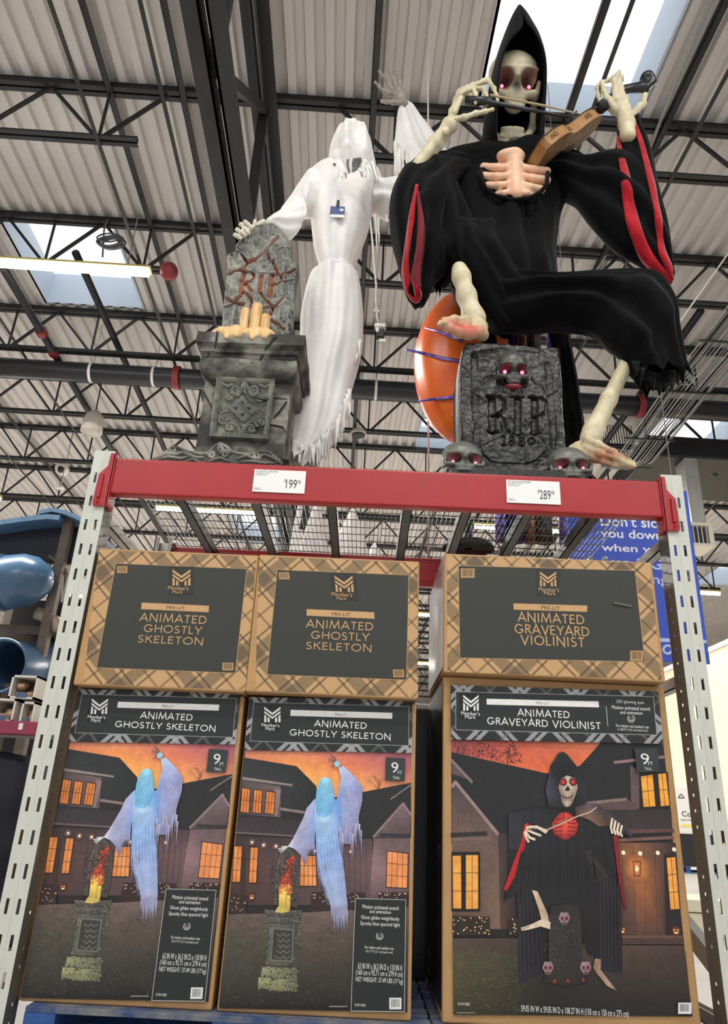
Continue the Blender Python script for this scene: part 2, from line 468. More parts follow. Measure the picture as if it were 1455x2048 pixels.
# ------------------------------------------------------------------ pipes
M_PIPE = mat('black_pipe_paint', rgb(36, 36, 40), .38, var=.2, vscale=4)
p = bthing('sprinkler_main_pipe', 'thick black sprinkler main pipe running across below the third joist', 'pipe', 0, 6.92, 6.86)
MB().tube([(-12, 0, 0), (12, 0, 0)], .15, 20).make('pipe', M_PIPE, p, world=False, smooth=True)
for x in (-2.85, 4.3, -7):
    MB().tube([(x - .05, 0, 0), (x + .05, 0, 0)], .185, 20).make('coupling', M_REDPIPE, p, world=False, bevel=.01)
for x in (-3.2, -4.15, 6.0, .2):
    m = MB(); m.tube([(x - .02, 0, 0), (x + .02, 0, 0)], .158, 20); m.tube([(x, 0, .15), (x, 0, .9)], .012, 6)
    m.make('hanger_strap', M_WHITE, p, world=False)
for x, z, r, cps, lab in ((-4.72, 7.075, .055, (6.25, 6.75, 10.1), 'black branch sprinkler pipe with red couplings hanging below the left skylight'),
                     (-3.86, 7.40, .05, (), 'black branch pipe crossing over the main pipe, right of the red-coupled one'),
                     (4.35, 7.10, .05, (7.3, 9.2), 'black branch sprinkler pipe at the right behind the cable bundle')):
    q = bthing('sprinkler_branch_pipe', lab, 'pipe', x, 0, z, 'branch sprinkler pipes')
    MB().tube([(0, 4.9, 0), (0, 16, 0)], r, 12).make('pipe', M_PIPE, q, world=False, smooth=True)
    for cy in cps: MB().tube([(0, cy - .05, 0), (0, cy + .05, 0)], r * 1.5, 14).make('coupling', M_REDPIPE, q, world=False, bevel=.006)

# ------------------------------------------------------------------ strip lights
M_TUBE = mat('lit_fluorescent_tube', (1, 1, 1), .4, emit=(1, .97, .9), estr=9.0)
M_YEL = mat('yellowed_reflector', rgb(226, 205, 120), .5)
slp = {}
def strip_light(x, y, z, L, label, power=STRIP_POWER, group='strip lights under the roof'):
    t = bthing('strip_light', label, 'light', x, y, z, group)
    m = MB(); m.box(-L / 2, L / 2, -.045, .045, .03, .075); m.box(-L / 2, L / 2, -.075, .075, .022, .03); m.make('housing', M_YEL, t, world=False)
    MB().tube([(-L / 2 + .02, 0, -.02), (L / 2 - .02, 0, -.02)], .045, 12).make('lamp_tube', M_TUBE, t, world=False, smooth=True)
    for hx in (-L / 2 + .3, L / 2 - .3): MB().box(hx - .006, hx + .006, -.006, .006, .07, H - z - .001).make('hanger_rod', M_GALV, t, world=False)
    ld = bpy.data.lights.new('strip_light_glow', 'AREA'); ld.shape = 'RECTANGLE'; ld.size = L; ld.size_y = .15; ld.energy = power * L / 1.2; ld.color = (1, .97, .92)
    lo = bpy.data.objects.new('strip_light_glow', ld); COL.objects.link(lo); lo.parent = t; lo.location = (0, 0, -.08)
    return t
strip_light(-3.95, 4.63, 6.93, 2.4, 'long lit strip light under the joist across the left skylight')
strip_light(-6.5, 4.63, 6.93, 2.4, 'lit strip light under the joist, left of the one across the left skylight')
for i, (x, y) in enumerate([(9.0, 16.3), (8.4, 24.5), (-3.2, 12.4), (-9, 12.4), (-3.2, 20.2), (-9, 20.2), (3.3, 20.2), (3.3, 28), (-3.2, 28), (-9, 28), (15, 24), (3.9, 12.4)]):
    strip_light(x, y, 6.93, 2.4, 'lit strip light far back under the roof, %s' % (
        ['on the right beyond the blue banner', 'in the far right over the cream wall', 'behind the ghost statue', 'far left, above the blue slide', 'second row back behind the ghost', 'second row back at far left',
         'second row back behind the reaper', 'third row back behind the reaper', 'third row back behind the ghost', 'third row back at far left', 'at the far right beyond the wall', 'behind the cable bundle'][i]), STRIP_POWER * (2 if i > 1 else .5))
for i, (x, y) in enumerate([(-4, -3.1), (0.5, -3.1), (5, -3.1), (-4, -7), (0.5, -7), (5, -7), (7.0, 2.7), (-9, 2.7)]):
    strip_light(x, y, 6.93, 2.4, 'lit strip light over the aisle in front of the rack, %s in order' % ORD[i], STRIP_POWER * .42, 'strip lights over the front aisle')

# ------------------------------------------------------------------ small hanging things
t = bthing('fire_alarm_bell', 'red round alarm bell at the right end of the left strip light', 'bell', -2.52, 4.60, 6.94)
MB().lathe((0, 0, 0), [(.001, -.07), (.05, -.068), (.10, -.045), (.115, 0), (.115, .03), (.02, .035)], 24, axis=(.25, .75, .6)).make('bell_dome', mat('red_bell_paint', rgb(150, 52, 54), .35), t, world=False, smooth=True)
MB().lathe((0, 0, 0), [(.03, .03), (.03, .12), (.001, .12)], 12, axis=(.25, .75, .6)).make('bell_mount', M_BLACK, t, world=False)

M_LAMPW = mat('aged_white_lamp_shade', rgb(214, 206, 190), .45, var=.06)
M_LENS = mat('wire_guard_lens', rgb(196, 190, 178), .25, var=.3, vscale=30)
t = bthing('high_bay_lamp', 'white bell-shaped high bay lamp hanging under the roof above the left upright', 'lamp', -4.5, 8.25, 6.98)
MB().lathe((0, 0, -.02), [(.02, 0), (.05, -.02), (.09, -.05), (.14, -.11), (.165, -.22), (.175, -.42), (.165, -.43)], 28).make('shade', M_LAMPW, t, world=False, smooth=True)
MB().lathe((0, 0, -.02), [(.17, -.42), (.16, -.44), (.10, -.455), (.001, -.46)], 28).make('lens', M_LENS, t, world=False, smooth=True)
MB().tube([(0, 0, -.03), (0, 0, .868)], .012, 6).make('hanger', M_BLACK, t, world=False)
t = bthing('ceiling_speaker', 'round white ceiling speaker hanging just above the left upright', 'speaker', -6.1, 11.2, 7.18)
MB().lathe((0, 0, 0), [(.001, .03), (.14, .02), (.155, 0), (.15, -.03), (.1, -.045), (.001, -.05)], 28, axis=(.1, .55, .8)).make('body', M_WHITE, t, world=False, smooth=True)
MB().lathe((.0, -.06, -.03), [(.001, -.07), (.06, -.05), (.075, 0)], 20, axis=(.1, .55, .8)).make('dark_dome', M_BLACK, t, world=False, smooth=True)
MB().tube([(0, .02, .02), (0, .02, .15)], .03, 8).make('mount', M_WHITE, t, world=False)
t = bthing('ceiling_speaker', 'round white ceiling speaker on the joist beside the ghost skirt', 'speaker', -.02, 8.55, 7.02)
MB().lathe((0, 0, 0), [(.001, .05), (.05, .05), (.09, .03), (.13, 0), (.14, -.06), (.13, -.07)], 28).make('body', M_LAMPW, t, world=False, smooth=True)
MB().lathe((0, 0, -.06), [(.125, 0), (.11, -.03), (.001, -.035)], 28).make('dark_rim', M_BLACK, t, world=False, smooth=True)

M_ROPE = mat('white_cord', rgb(226, 220, 208), .7)
M_GREYCABLE = mat('grey_cable', rgb(120, 120, 122), .5)
def cordthing(name, label, cat, pts, r, m, n=6, group=None):
    mb = MB(); mb.tube(pts, r, n)
    o = mb.make(name, m, None, True, origin=pts[-1], smooth=True)
    return setp(o, label, cat, group)
a, b = P(855, -60, 1.2), P(855, 905, 1.2)
b[2] = 2.1; b[0] = .33
cordthing('hanging_string', 'thin white string hanging straight down between the ghost and the reaper', 'string', [a, P(856, 400, 1.2), b], .006, M_ROPE)
cordthing('hanging_rope', 'white rope slanting down behind the reaper sleeve at the right', 'rope', [B2W(4.15, 2.88, 7.1), B2W(3.5, 2.88, 6.08), B2W(2.86, 2.9, 5.14), B2W(2.7, 2.95, 4.9)], .009, M_ROPE)
cordthing('hanging_cable', 'grey cable running down from the roof right of the big skylight', 'cable', [PZ(1425, -5, H - .1), PZ(1355, 150, H - .1), PZ(1290, 320, H - .1)], .02, M_GALV)
# coiled cables
def coil(name, label, c, r, turns, m, rt, ax1, ax2, seed):
    rr = np.random.default_rng(seed); mb = MB()
    for k in range(turns):
        r1, r2 = r * rr.uniform(.8, 1.1), r * rr.uniform(.65, .95); o = rr.normal(0, r * .12, 3); ph = rr.uniform(0, 6)
        pts = [c + o + r1 * math.cos(t + ph) * ax1 + r2 * math.sin(t + ph) * ax2 for t in np.linspace(0, 2 * math.pi, 25)]
        mb.tube(pts, rt, 5, cap=False)
    return mb
X_, Z_ = np.array([1.0, 0, 0]), np.array([0, .35, .93])
for lab, (px, py), Zc, r, tn, mm, tail in (
        ('coil of grey cable tied to the joist in front of the left skylight', (222, 485), 7.25, .16, 7, M_GREYCABLE, [(205, 515), (208, 460), (215, 440)]),
        ('coil of pale cable hanging under the roof behind the reaper waist', (1170, 560), 7.3, .17, 4, M_ROPE, [(1165, 575), (1190, 545), (1215, 505)]),
        ('coil of dark cable hanging above the air diffuser', (1422, 985), 6.9, .14, 6, M_BLACK, [(1440, 960), (1430, 920), (1425, 900)])):
    c = PZ(px, py, Zc)
    mb = coil('cable_coil', lab, c, r, tn, mm, .011, X_, Z_, px)
    mb.tube([PZ(q[0], q[1], Zc + i * .25) for i, q in enumerate(tail)], .012, 5)
    setp(mb.make('cable_coil', mm, None, True, origin=c, smooth=True), lab, 'cable')
# white lamp cord below the round speaker at left
c = PZ(128, 945, 6.9)
mb = MB(); mb.tube([c + [0, 0, .94], c + [0, 0, .35], c + [.06, 0, .2], c + [-.01, 0, .05], c + [0, 0, -.2], c + [-.02, 0, -.3]], .012, 6); mb.lathe(c + np.array([-.02, 0, -.33]), [(.001, .04), (.03, .03), (.1, 0), (.09, -.02), (.001, -.02)], 16)
setp(mb.make('pendant_cord', M_LAMPW, None, True, origin=c, smooth=True), 'white cord with a small cap dangling below the round speaker at left', 'cord')

# bundle of cables on a tray at the right
t = bthing('cable_bundle', 'wide bundle of grey cables running down under the roof at the right', 'cables', 4.6, 0, 6.58)
for k in range(14):
    x0 = -.33 + k * .05
    w = rng.normal(0, .012, 6)
    MB().tube([(x0 + .0 + w[0], 2.95, 1.2), (x0 + .03 + w[0], 3.2, .05 + w[1]), (x0 + w[2], 6.0, 0), (x0 + .10 + w[3], 8.2, w[4]), (x0 + .14, 8.95, .2), (x0 + .15, 9.1, 1.2)], .011, 5).make('cable', M_GREYCABLE if k % 3 else M_GALV, t, world=False, smooth=True)
for y in (4.8, 6.0, 7.4, 8.4):
    MB().box(-.38, .45, y, y + .03, -.03, -.012).make('cable_tie', M_BLACK, t, world=False)

# air diffuser and ducts at the right
t = bthing('air_diffuser', 'cream square air diffuser box with vertical blades at the end of the grey duct', 'vent', 5.53, 8.0, 5.22)
m = MB(); m.box(-.40, .24, .01, .5, .15, .21); m.box(-.40, .24, .01, .5, -.2, -.15); m.box(-.4, -.34, .01, .5, -.15, .15); m.box(.16, .24, .01, .5, -.15, .15); m.box(-.34, .16, .44, .5, -.15, .15)
m.make('diffuser_box', mat('cream_metal', rgb(232, 224, 204), .45), t, world=False, bevel=.01)
m = MB()
for k in range(7): m.box(-.30 + k * .07, -.28 + k * .07, .03, .3, -.15, .15)
m.make('blades', M_GALV, t, world=False)
MB().box(-.06, .17, .05, .42, .21, 1.40).make('duct_drop', M_GALV, t, world=False, bevel=.02)
t = bthing('main_air_duct', 'big black air duct box under the roof above the right upright', 'duct', 5.5, 8.75, 6.62)
MB().box(-.62, 6, -.7, 1.0, 0, .40).make('duct', mat('black_duct', rgb(24, 24, 27), .5), t, world=False, bevel=.03)
MB().tube([(-.4, -.05, .1), (-.1, -.2, .3), (.5, -.2, .2), (.8, -.1, .0)], .06, 8).make('flex_hose', mat('dark_blue_hose', rgb(60, 66, 78), .4), t, world=False, smooth=True)
# ================================================================== the pallet rack
LX0, LX1, RX0, RX1 = -1.197, -1.110, 1.206, 1.293     # post faces
ZTOP = 2.112                                           # top of the beams and of the wire decks
def post_mesh(xc, yf, mirror, back=False):
    """open channel post with two columns of slots in its face and round holes in its flanges"""
    w, d, top = .087, .10, 2.145
    x0, x1 = xc - w / 2, xc + w / 2
    mb = MB()
    cols = [xc - .020, xc + .020]; sw, sh, pitch = .0055, .0235, .1065
    nz = int(top / pitch) + 1
    zc0 = 2.018 - .1065 * 18
    ys = yf
    xs = [x0, cols[0] - sw, cols[0] + sw, cols[1] - sw, cols[1] + sw, x1]
    zs = [0.0]
    centers = [zc0 + i * pitch for i in range(30) if zc0 + i * pitch + sh < top - .01 and zc0 + i * pitch - sh > .02]
    for z in centers: zs += [z - sh, z + sh]
    zs.append(top)
    for a in range(5):
        for b in range(len(zs) - 1):
            if a in (1, 3) and b % 2 == 1: continue
            mb.add([(xs[a], ys, zs[b]), (xs[a + 1], ys, zs[b]), (xs[a + 1], ys, zs[b + 1]), (xs[a], ys, zs[b + 1])], [(0, 1, 2, 3)])
    # slot edges give the sheet its thickness
    for z in centers:
        for c in cols:
            q = [(c - sw, z - sh), (c + sw, z - sh), (c + sw, z + sh), (c - sw, z + sh)]
            for i in range(4):
                a, b = q[i], q[(i + 1) % 4]
                mb.add([(a[0], ys, a[1]), (b[0], ys, b[1]), (b[0], ys + .0025, b[1]), (a[0], ys + .0025, a[1])], [(0, 1, 2, 3)])
    # centre crease
    mb.box(xc - .003, xc + .003, ys - .0012, ys, 0, top)
    s = 1 if not back else -1
    for x in (x0, x1):                                  # flanges with a column of round holes
        r = .006; hy = yf + s * .052
        cell = .05325
        k = 0; z = 0.0
        while z < top - 1e-6:
            z2 = min(z + cell, top); zc = (z + z2) / 2
            ring = [(hy + r * math.cos(t), zc + r * math.sin(t)) for t in [math.pi / 8 + i * math.pi / 4 for i in range(8)]]
            ya, yb = sorted((yf, yf + s * d))
            sq = [(yb, zc), (yb, z2), ((ya + yb) / 2, z2), (ya, z2), (ya, zc), (ya, z), ((ya + yb) / 2, z), (yb, z)]
            sq = [(yb, zc + (z2 - zc) * .41), (yb - (yb - ya) * .3, z2), (ya + (yb - ya) * .3, z2), (ya, zc + (z2 - zc) * .41), (ya, zc - (z2 - zc) * .41), (ya + (yb - ya) * .3, z), (yb - (yb - ya) * .3, z), (yb, zc - (z2 - zc) * .41)]
            v = [(x, q[0], q[1]) for q in sq] + [(x, q[0], q[1]) for q in ring]
            f = [(i, (i + 1) % 8, 8 + (i + 1) % 8, 8 + (i + 7) % 8 if False else 8 + i) for i in range(8)]
            cz = [(x, yb, z2), (x, ya, z2), (x, ya, z), (x, yb, z)]
            v += cz; f += [(0, 1, 16), (2, 3, 17), (4, 5, 18), (6, 7, 19)]
            mb.add(v, f, 1)
            z = z2
        yl = yf + s * d
        xi = x + (.018 if x == x0 else -.018)
        mb.add([(x, yl, 0), (xi, yl, 0), (xi, yl, top), (x, yl, top)], [(0, 1, 2, 3)], 1)
    return mb
def upright(x0, x1, label):
    xc = (x0 + x1) / 2
    t = thing('rack_upright', label, 'rack upright', (xc, 0, 0))
    post_mesh(xc, 0.0, False).make('front_post', [M_POST, M_POSTSIDE], t)
    post_mesh(xc, 1.14, False, True).make('rear_post', [M_POST, M_POSTSIDE], t)
    for y in (0, 1.04):
        m = MB(); m.box(xc - .07, xc + .07, y - .03, y + .13, 0, .008); m.make('foot_plate', M_GALV, t)
    for z in (1.88, 1.30, .16):
        m = MB(); m.box(xc - .02, xc + .02, .1, 1.04, z - .02, z - .016); m.box(xc - .02, xc - .016, .1, 1.04, z - .02, z + .025); m.box(xc + .016, xc + .02, .1, 1.04, z - .02, z + .025)
        m.make('horizontal_brace', M_GALV, t)
    for z0, z1 in ((.70, .32),):
        ya, yb = (1.04, .1)
        m = MB(); m.beam((xc, ya, z0), (xc, yb, z1), .07, .036, up=(1, 0, 0)); m.make('diagonal_brace', M_GALV, t)
    return t
upright(LX0, LX1, 'pale grey slotted steel rack upright at the left of the boxes')
upright(RX0, RX1, 'pale grey slotted steel rack upright at the right of the boxes')

def beam(label, yf, back):
    t = thing('rack_beam', label, 'rack beam', ((LX0 + RX1) / 2, yf, 1.947))
    s = -1 if back else 1
    z0, z1 = 1.947, ZTOP
    m = MB(); m.box(LX1 + .001, RX0 - .001, min(yf, yf + s * .05), max(yf, yf + s * .05), z0, z1)
    m.make('beam_tube', M_RED, t, bevel=.008, seg=3)
    for side, xe in ((-1, LX1), (1, RX0)):
        m = MB()
        ya, yb = sorted((yf - s * .009, yf - s * .002))
        xa, xb = sorted((xe - side * .012, xe + side * .046))
        poly = [(xe - side * .012, 2.13), (xe + side * .012, 2.13), (xe + side * .014, 2.07), (xe + side * .03, 2.05), (xe + side * .046, 2.03), (xe + side * .05, 1.90), (xe + side * .044, 1.885), (xe - side * .012, 1.885)]
        m.prism(poly, ya, yb)
        ya, yb = sorted((yf - s * .009, yf + s * .06))
        m.box(*sorted((xe - side * .014, xe - side * .002)), ya, yb, 1.885, 2.13)
        m.box(*sorted((xe + side * .022, xe + side * .036)), *sorted((yf - s * .018, yf - s * .008)), 1.92, 2.03)
        m.make('end_connector', M_RED, t, bevel=.003)
        m = MB(); m.lathe((xe + side * .03, yf - s * .018, 1.905), [(.001, -.006), (.006, -.005), (.007, 0)], 10, axis=(0, 1, 0)); m.make('rivet', M_RED, t)
    return t
beam('red front rack beam carrying the two white price signs', -.004, False)
beam('red rear rack beam seen under the wire deck', 1.144, True)

# wire decks: channels along y and a grid of wires on top
def deck(name, label, xa, xb, chans):
    t = thing(name, label, 'wire deck', ((xa + xb) / 2, .56, 2.05), group='wire decks on the rack beams')
    for x in chans:
        m = MB(); m.box(x - .022, x + .022, .055, 1.085, 2.045, 2.049); m.box(x - .022, x - .018, .055, 1.085, 2.045, 2.10); m.box(x + .018, x + .022, .055, 1.085, 2.045, 2.10)
        m.make('support_channel', M_CHAN, t)
    m = MB(); nx = int(round((xb - xa) / .0225))
    for i in range(nx + 1):
        x = xa + (xb - xa) * i / nx; m.beam((x, -.002, 2.1135), (x, 1.142, 2.1135), .0032, .0032)
    ny = 10
    for j in range(ny + 1):
        y = .07 + j * (1.0 / ny); m.beam((xa, y, 2.1085), (xb, y, 2.1085), .004, .004)
    m.make('wire_mesh', M_WIRE, t)
    return t
deck('wire_deck', 'zinc wire mesh deck with dark channels on the rack beams, under the left tombstone', -1.10, .03, (-.88, -.535, -.19))
deck('wire_deck', 'zinc wire mesh deck with dark channels on the rack beams, under the reaper', .045, 1.19, (.155, .42, .70, 1.0))

# ------------------------------------------------------------------ pallets
M_BLUE = mat('blue_pallet_paint', rgb(40, 78, 138), .7, var=.25, vscale=8)
M_BLUEW = mat('worn_blue_pallet_board', rgb(40, 66, 110), .75, var_col=rgb(120, 120, 116), vscale=9)
def pallet(label, xa, xb, ya, yb, z0=0.0, name='pallet'):
    t = thing(name, label, 'pallet', ((xa + xb) / 2, (ya + yb) / 2, z0), group='blue pallets')
    n = 7; w = .1
    for i in range(n):
        y = ya + (yb - ya - w) * i / (n - 1)
        MB().box(xa, xb, y, y + w, z0 + .122, z0 + .140).make('deck_board', M_BLUEW, t, bevel=.002)
    for x in (xa, (xa + xb) / 2 - .05, xb - .1):
        MB().box(x, x + .1, ya, yb, z0 + .022, z0 + .122).make('stringer', M_BLUE, t)
    for y in (ya, (ya + yb) / 2 - .05, yb - .1):
        MB().box(xa, xb, y, y + w, z0, z0 + .022).make('bottom_board', M_BLUE, t)
    return t
pallet('blue wooden pallet on the floor under the two ghost skeleton boxes', -1.05, .26, .01, 1.0)
pallet('blue wooden pallet on the floor under the tall violinist box', .268, 1.16, .02, 1.0)

# ------------------------------------------------------------------ printed art
TEXTC = {}
def text_polys(s, bold=0.0):
    key = (s, bold)
    if key in TEXTC: return TEXTC[key]
    cu = bpy.data.curves.new('t', 'FONT'); cu.body = s; cu.offset = bold; cu.resolution_u = 3
    o = bpy.data.objects.new('t', cu); COL.objects.link(o)
    dg = bpy.context.evaluated_depsgraph_get(); dg.update()
    me = o.evaluated_get(dg).to_mesh()
    v = np.array([(q.co.x, q.co.y) for q in me.vertices]); f = [list(p.vertices) for p in me.polygons]
    o.evaluated_get(dg).to_mesh_clear()
    bpy.data.objects.remove(o); bpy.data.curves.remove(cu)
    lo, hi = v.min(0), v.max(0)
    TEXTC[key] = (lo, hi, v, f); return TEXTC[key]
def arc(cx, cy, rx, ry, a0, a1, n=10):
    return [(cx + rx * math.cos(math.radians(a0 + (a1 - a0) * i / n)), cy + ry * math.sin(math.radians(a0 + (a1 - a0) * i / n))) for i in range(n + 1)]
# geometric sans capitals: (advance, strokes) in cap heights
G = {
 'A': (.86, [[(.03, 0), (.43, 1), (.83, 0)], [(.19, .33), (.67, .33)]]),
 'N': (.88, [[(.1, 0), (.1, 1), (.78, 0), (.78, 1)]]),
 'I': (.30, [[(.15, 0), (.15, 1)]]),
 'M': (1.08, [[(.07, 0), (.2, 1), (.54, .12), (.88, 1), (1.01, 0)]]),
 'T': (.64, [[(.32, 0), (.32, 1)], [(.03, .94), (.61, .94)]]),
 'E': (.60, [[(.1, 0), (.1, 1)], [(.1, .94), (.55, .94)], [(.1, .52), (.52, .52)], [(.1, .06), (.55, .06)]]),
 'D': (.86, [[(.1, 0), (.1, 1)], [(.1, .94), (.32, .94)] + arc(.34, .5, .42, .44, 90, -90, 12) + [(.32, .06), (.1, .06)]]),
 'G': (1.0, [arc(.5, .5, .42, .45, 42, 350, 18), [(.92, .42), (.56, .42)]]),
 'H': (.84, [[(.1, 0), (.1, 1)], [(.74, 0), (.74, 1)], [(.1, .52), (.74, .52)]]),
 'O': (1.0, [arc(.5, .5, .43, .45, 0, 360, 24)]),
 'S': (.62, [arc(.31, .73, .20, .22, 35, 230, 10) + arc(.30, .27, .23, .22, 75, -150, 12)]),
 'L': (.54, [[(.1, 1), (.1, .06), (.52, .06)]]),
 'Y': (.76, [[(.38, 0), (.38, .45)], [(.03, 1), (.38, .43), (.73, 1)]]),
 'K': (.72, [[(.1, 0), (.1, 1)], [(.64, 1), (.12, .48)], [(.28, .62), (.70, 0)]]),
 'R': (.66, [[(.1, 0), (.1, 1)], [(.1, .94), (.3, .94)] + arc(.32, .73, .21, .21, 90, -90, 8) + [(.1, .52)], [(.3, .52), (.62, 0)]]),
 'V': (.80, [[(.03, 1), (.40, 0), (.77, 1)]]),
 'P': (.62, [[(.1, 0), (.1, 1)], [(.1, .94), (.3, .94)] + arc(.32, .71, .23, .23, 90, -90, 8) + [(.1, .48)]]),
 '-': (.4, [[(.06, .42), (.34, .42)]]), ' ': (.34, []),
}
class Art:
    """flat print: coloured polygons in layers a fraction of a millimetre apart; coordinates are in a picture frame mapped by fn"""
    EPS = 0.00018
    def __init__(s, fn): s.fn = fn; s.v = []; s.f = []; s.c = []; s.m = []; s.k = 1; s.n = 0; s.pm = 0
    def _add(s, uv, faces, cols, m=0):
        b = len(s.v); s.n += 1; y = -s.EPS * s.k - 6e-6 * (s.n % 22)
        s.v += [(u, y, w) for u, w in uv]
        for f in faces:
            s.f.append(tuple(b + i for i in f)); s.c += [cols[i] for i in f]; s.m.append(s.pm if m == 0 else m)
    def up(s, n=1): s.k += n; return s
    def poly(s, pts, c, m=0):
        uv = [s.fn(*p) for p in pts]
        cols = [rgb(*q) for q in c] if isinstance(c[0], (tuple, list)) else [rgb(*c)] * len(pts)
        if len(pts) <= 4 and m == 0 and len(pts) == 3: tr = [(0, 1, 2)]
        else: tr = geometry.tessellate_polygon([[Vector((u, w, 0)) for u, w in uv]])
        s._add(uv, tr, cols, m); return s
    def rect(s, x0, y0, x1, y1, c, m=0): return s.poly([(x0, y0), (x1, y0), (x1, y1), (x0, y1)], c, m)
    def quad(s, a, b, c_, d, col, m=0): return s.poly([a, b, c_, d], col, m)
    def line(s, pts, w, c, closed=False):
        uv = [np.array(s.fn(*p)) for p in pts]
        w = w * s.scale()
        if closed: uv = uv + [uv[0]]
        for a, b in zip(uv[:-1], uv[1:]):
            L = np.linalg.norm(b - a)
            if L < 1e-7: continue
            d = (b - a) / L; n = np.array([-d[1], d[0]]) * w / 2; e = d * w * .25
            s._add([a + n - e, b + n + e, b - n + e, a - n - e], [(0, 1, 2, 3)], [rgb(*c)] * 4)
        return s
    def scale(s):
        a, b = np.array(s.fn(500, 500)), np.array(s.fn(510, 500)); return np.linalg.norm(b - a) / 10
    def disc(s, x, y, r, c, n=12, c_edge=None):
        sc = s.scale(); o = np.array(s.fn(x, y))
        uv = [o] + [o + r * sc * np.array([math.cos(t), math.sin(t)]) for t in [2 * math.pi * i / n for i in range(n)]]
        s._add(uv, [(0, 1 + i, 1 + (i + 1) % n) for i in range(n)], [rgb(*c)] + [rgb(*(c_edge or c))] * n); return s
    def rows(s, R):
        """R: rows (list of (x, y, colour)) of equal length, a coloured grid"""
        n = len(R[0]); uv = [s.fn(x, y) for r in R for x, y, c in r]; cols = [rgb(*c) for r in R for x, y, c in r]
        f = [(i * n + k, i * n + k + 1, (i + 1) * n + k + 1, (i + 1) * n + k) for i in range(len(R) - 1) for k in range(n - 1)]
        s._add(uv, f, cols); return s
    def frame(s, a, b):
        """a = bottom left, b = top right in picture coordinates -> rectangle in print coordinates"""
        A0, B0, T0 = np.array(s.fn(*a)), np.array(s.fn(*b)), np.array(s.fn(a[0], b[1]))
        return A0, np.array([B0[0], (B0[1] + T0[1]) / 2])
    def text(s, txt, a, b, c, bold=0.0):
        lo, hi, v, f = text_polys(txt, bold); A, B = s.frame(a, b)
        s._add([A + (q - lo) / (hi - lo) * (B - A) for q in v], f, [rgb(*c)] * len(v)); return s
    def title(s, txt, a, b, c, w=.14, gap=.10):
        A, B = s.frame(a, b); adv = sum(G[q][0] + gap for q in txt) - gap - .0
        sx = (B[0] - A[0]) / adv; sy = B[1] - A[1]; x = 0
        for q in txt:
            for st in G[q][1]:
                pts = [np.array([A[0] + (x + u) * sx, A[1] + t * sy]) for u, t in st]
                hw = w * sy / 2
                n = len(pts); L = []; Rr = []
                cl = np.linalg.norm(pts[0] - pts[-1]) < 1e-6
                for i in range(n):
                    d1 = unit(pts[i] - pts[i - 1]) if i else (unit(pts[0] - pts[-2]) if cl else None)
                    d2 = unit(pts[i + 1] - pts[i]) if i < n - 1 else (unit(pts[1] - pts[0]) if cl else None)
                    d1 = d2 if d1 is None else d1; d2 = d1 if d2 is None else d2
                    n1 = np.array([-d1[1], d1[0]]); n2 = np.array([-d2[1], d2[0]])
                    mt = n1 + n2; mt = mt / max(mt @ mt, .35) * 2
                    L.append(pts[i] + mt * hw); Rr.append(pts[i] - mt * hw)
                s._add(L + Rr, [(i, i + 1, n + i + 1, n + i) for i in range(n - 1)], [rgb(*c)] * (2 * n))
            x += G[q][0] + gap
        return s
    def logo(s, x0, y0, x1, y1, c):
        """the split M mark in the box x0..x1, y0 (top)..y1 (bottom), then its two lines of writing under it"""
        X = lambda u: x0 + (x1 - x0) * u
        Y = lambda t: y1 + (y0 - y1) * t
        def q(*p): s.poly([(X(u), Y(t)) for u, t in p], c)
        for k in (0, 1):
            f = (lambda u: u) if k == 0 else (lambda u: 1 - u)
            q((f(.02), .99), (f(.02), .83), (f(.50), .44), (f(.50), .60)); q((f(.02), .73), (f(.02), .59), (f(.50), .20), (f(.50), .34))
            q((f(.02), 0), (f(.14), 0), (f(.14), .40), (f(.02), .50)); q((f(.22), 0), (f(.34), 0), (f(.34), .24), (f(.22), .34))
        return s
    def make(s, name, parent, mats, loc):
        me = bpy.data.meshes.new(name)
        me.from_pydata([tuple(map(float, q)) for q in s.v], [], s.f)
        for m in mats: me.materials.append(m)
        me.polygons.foreach_set('material_index', s.m)
        at = me.color_attributes.new('Col', 'FLOAT_COLOR', 'CORNER')
        arr = np.ones((len(s.c), 4), np.float32); arr[:, :3] = s.c
        at.data.foreach_set('color', arr.ravel())
        me.update()
        bm = bmesh.new(); bm.from_mesh(me)
        for f in bm.faces:
            f.normal_update()
            if f.normal.y > 0: f.normal_flip()
        bm.to_mesh(me); bm.free()
        o = bpy.data.objects.new(name, me); COL.objects.link(o); o.parent = parent; o.location = loc
        return o
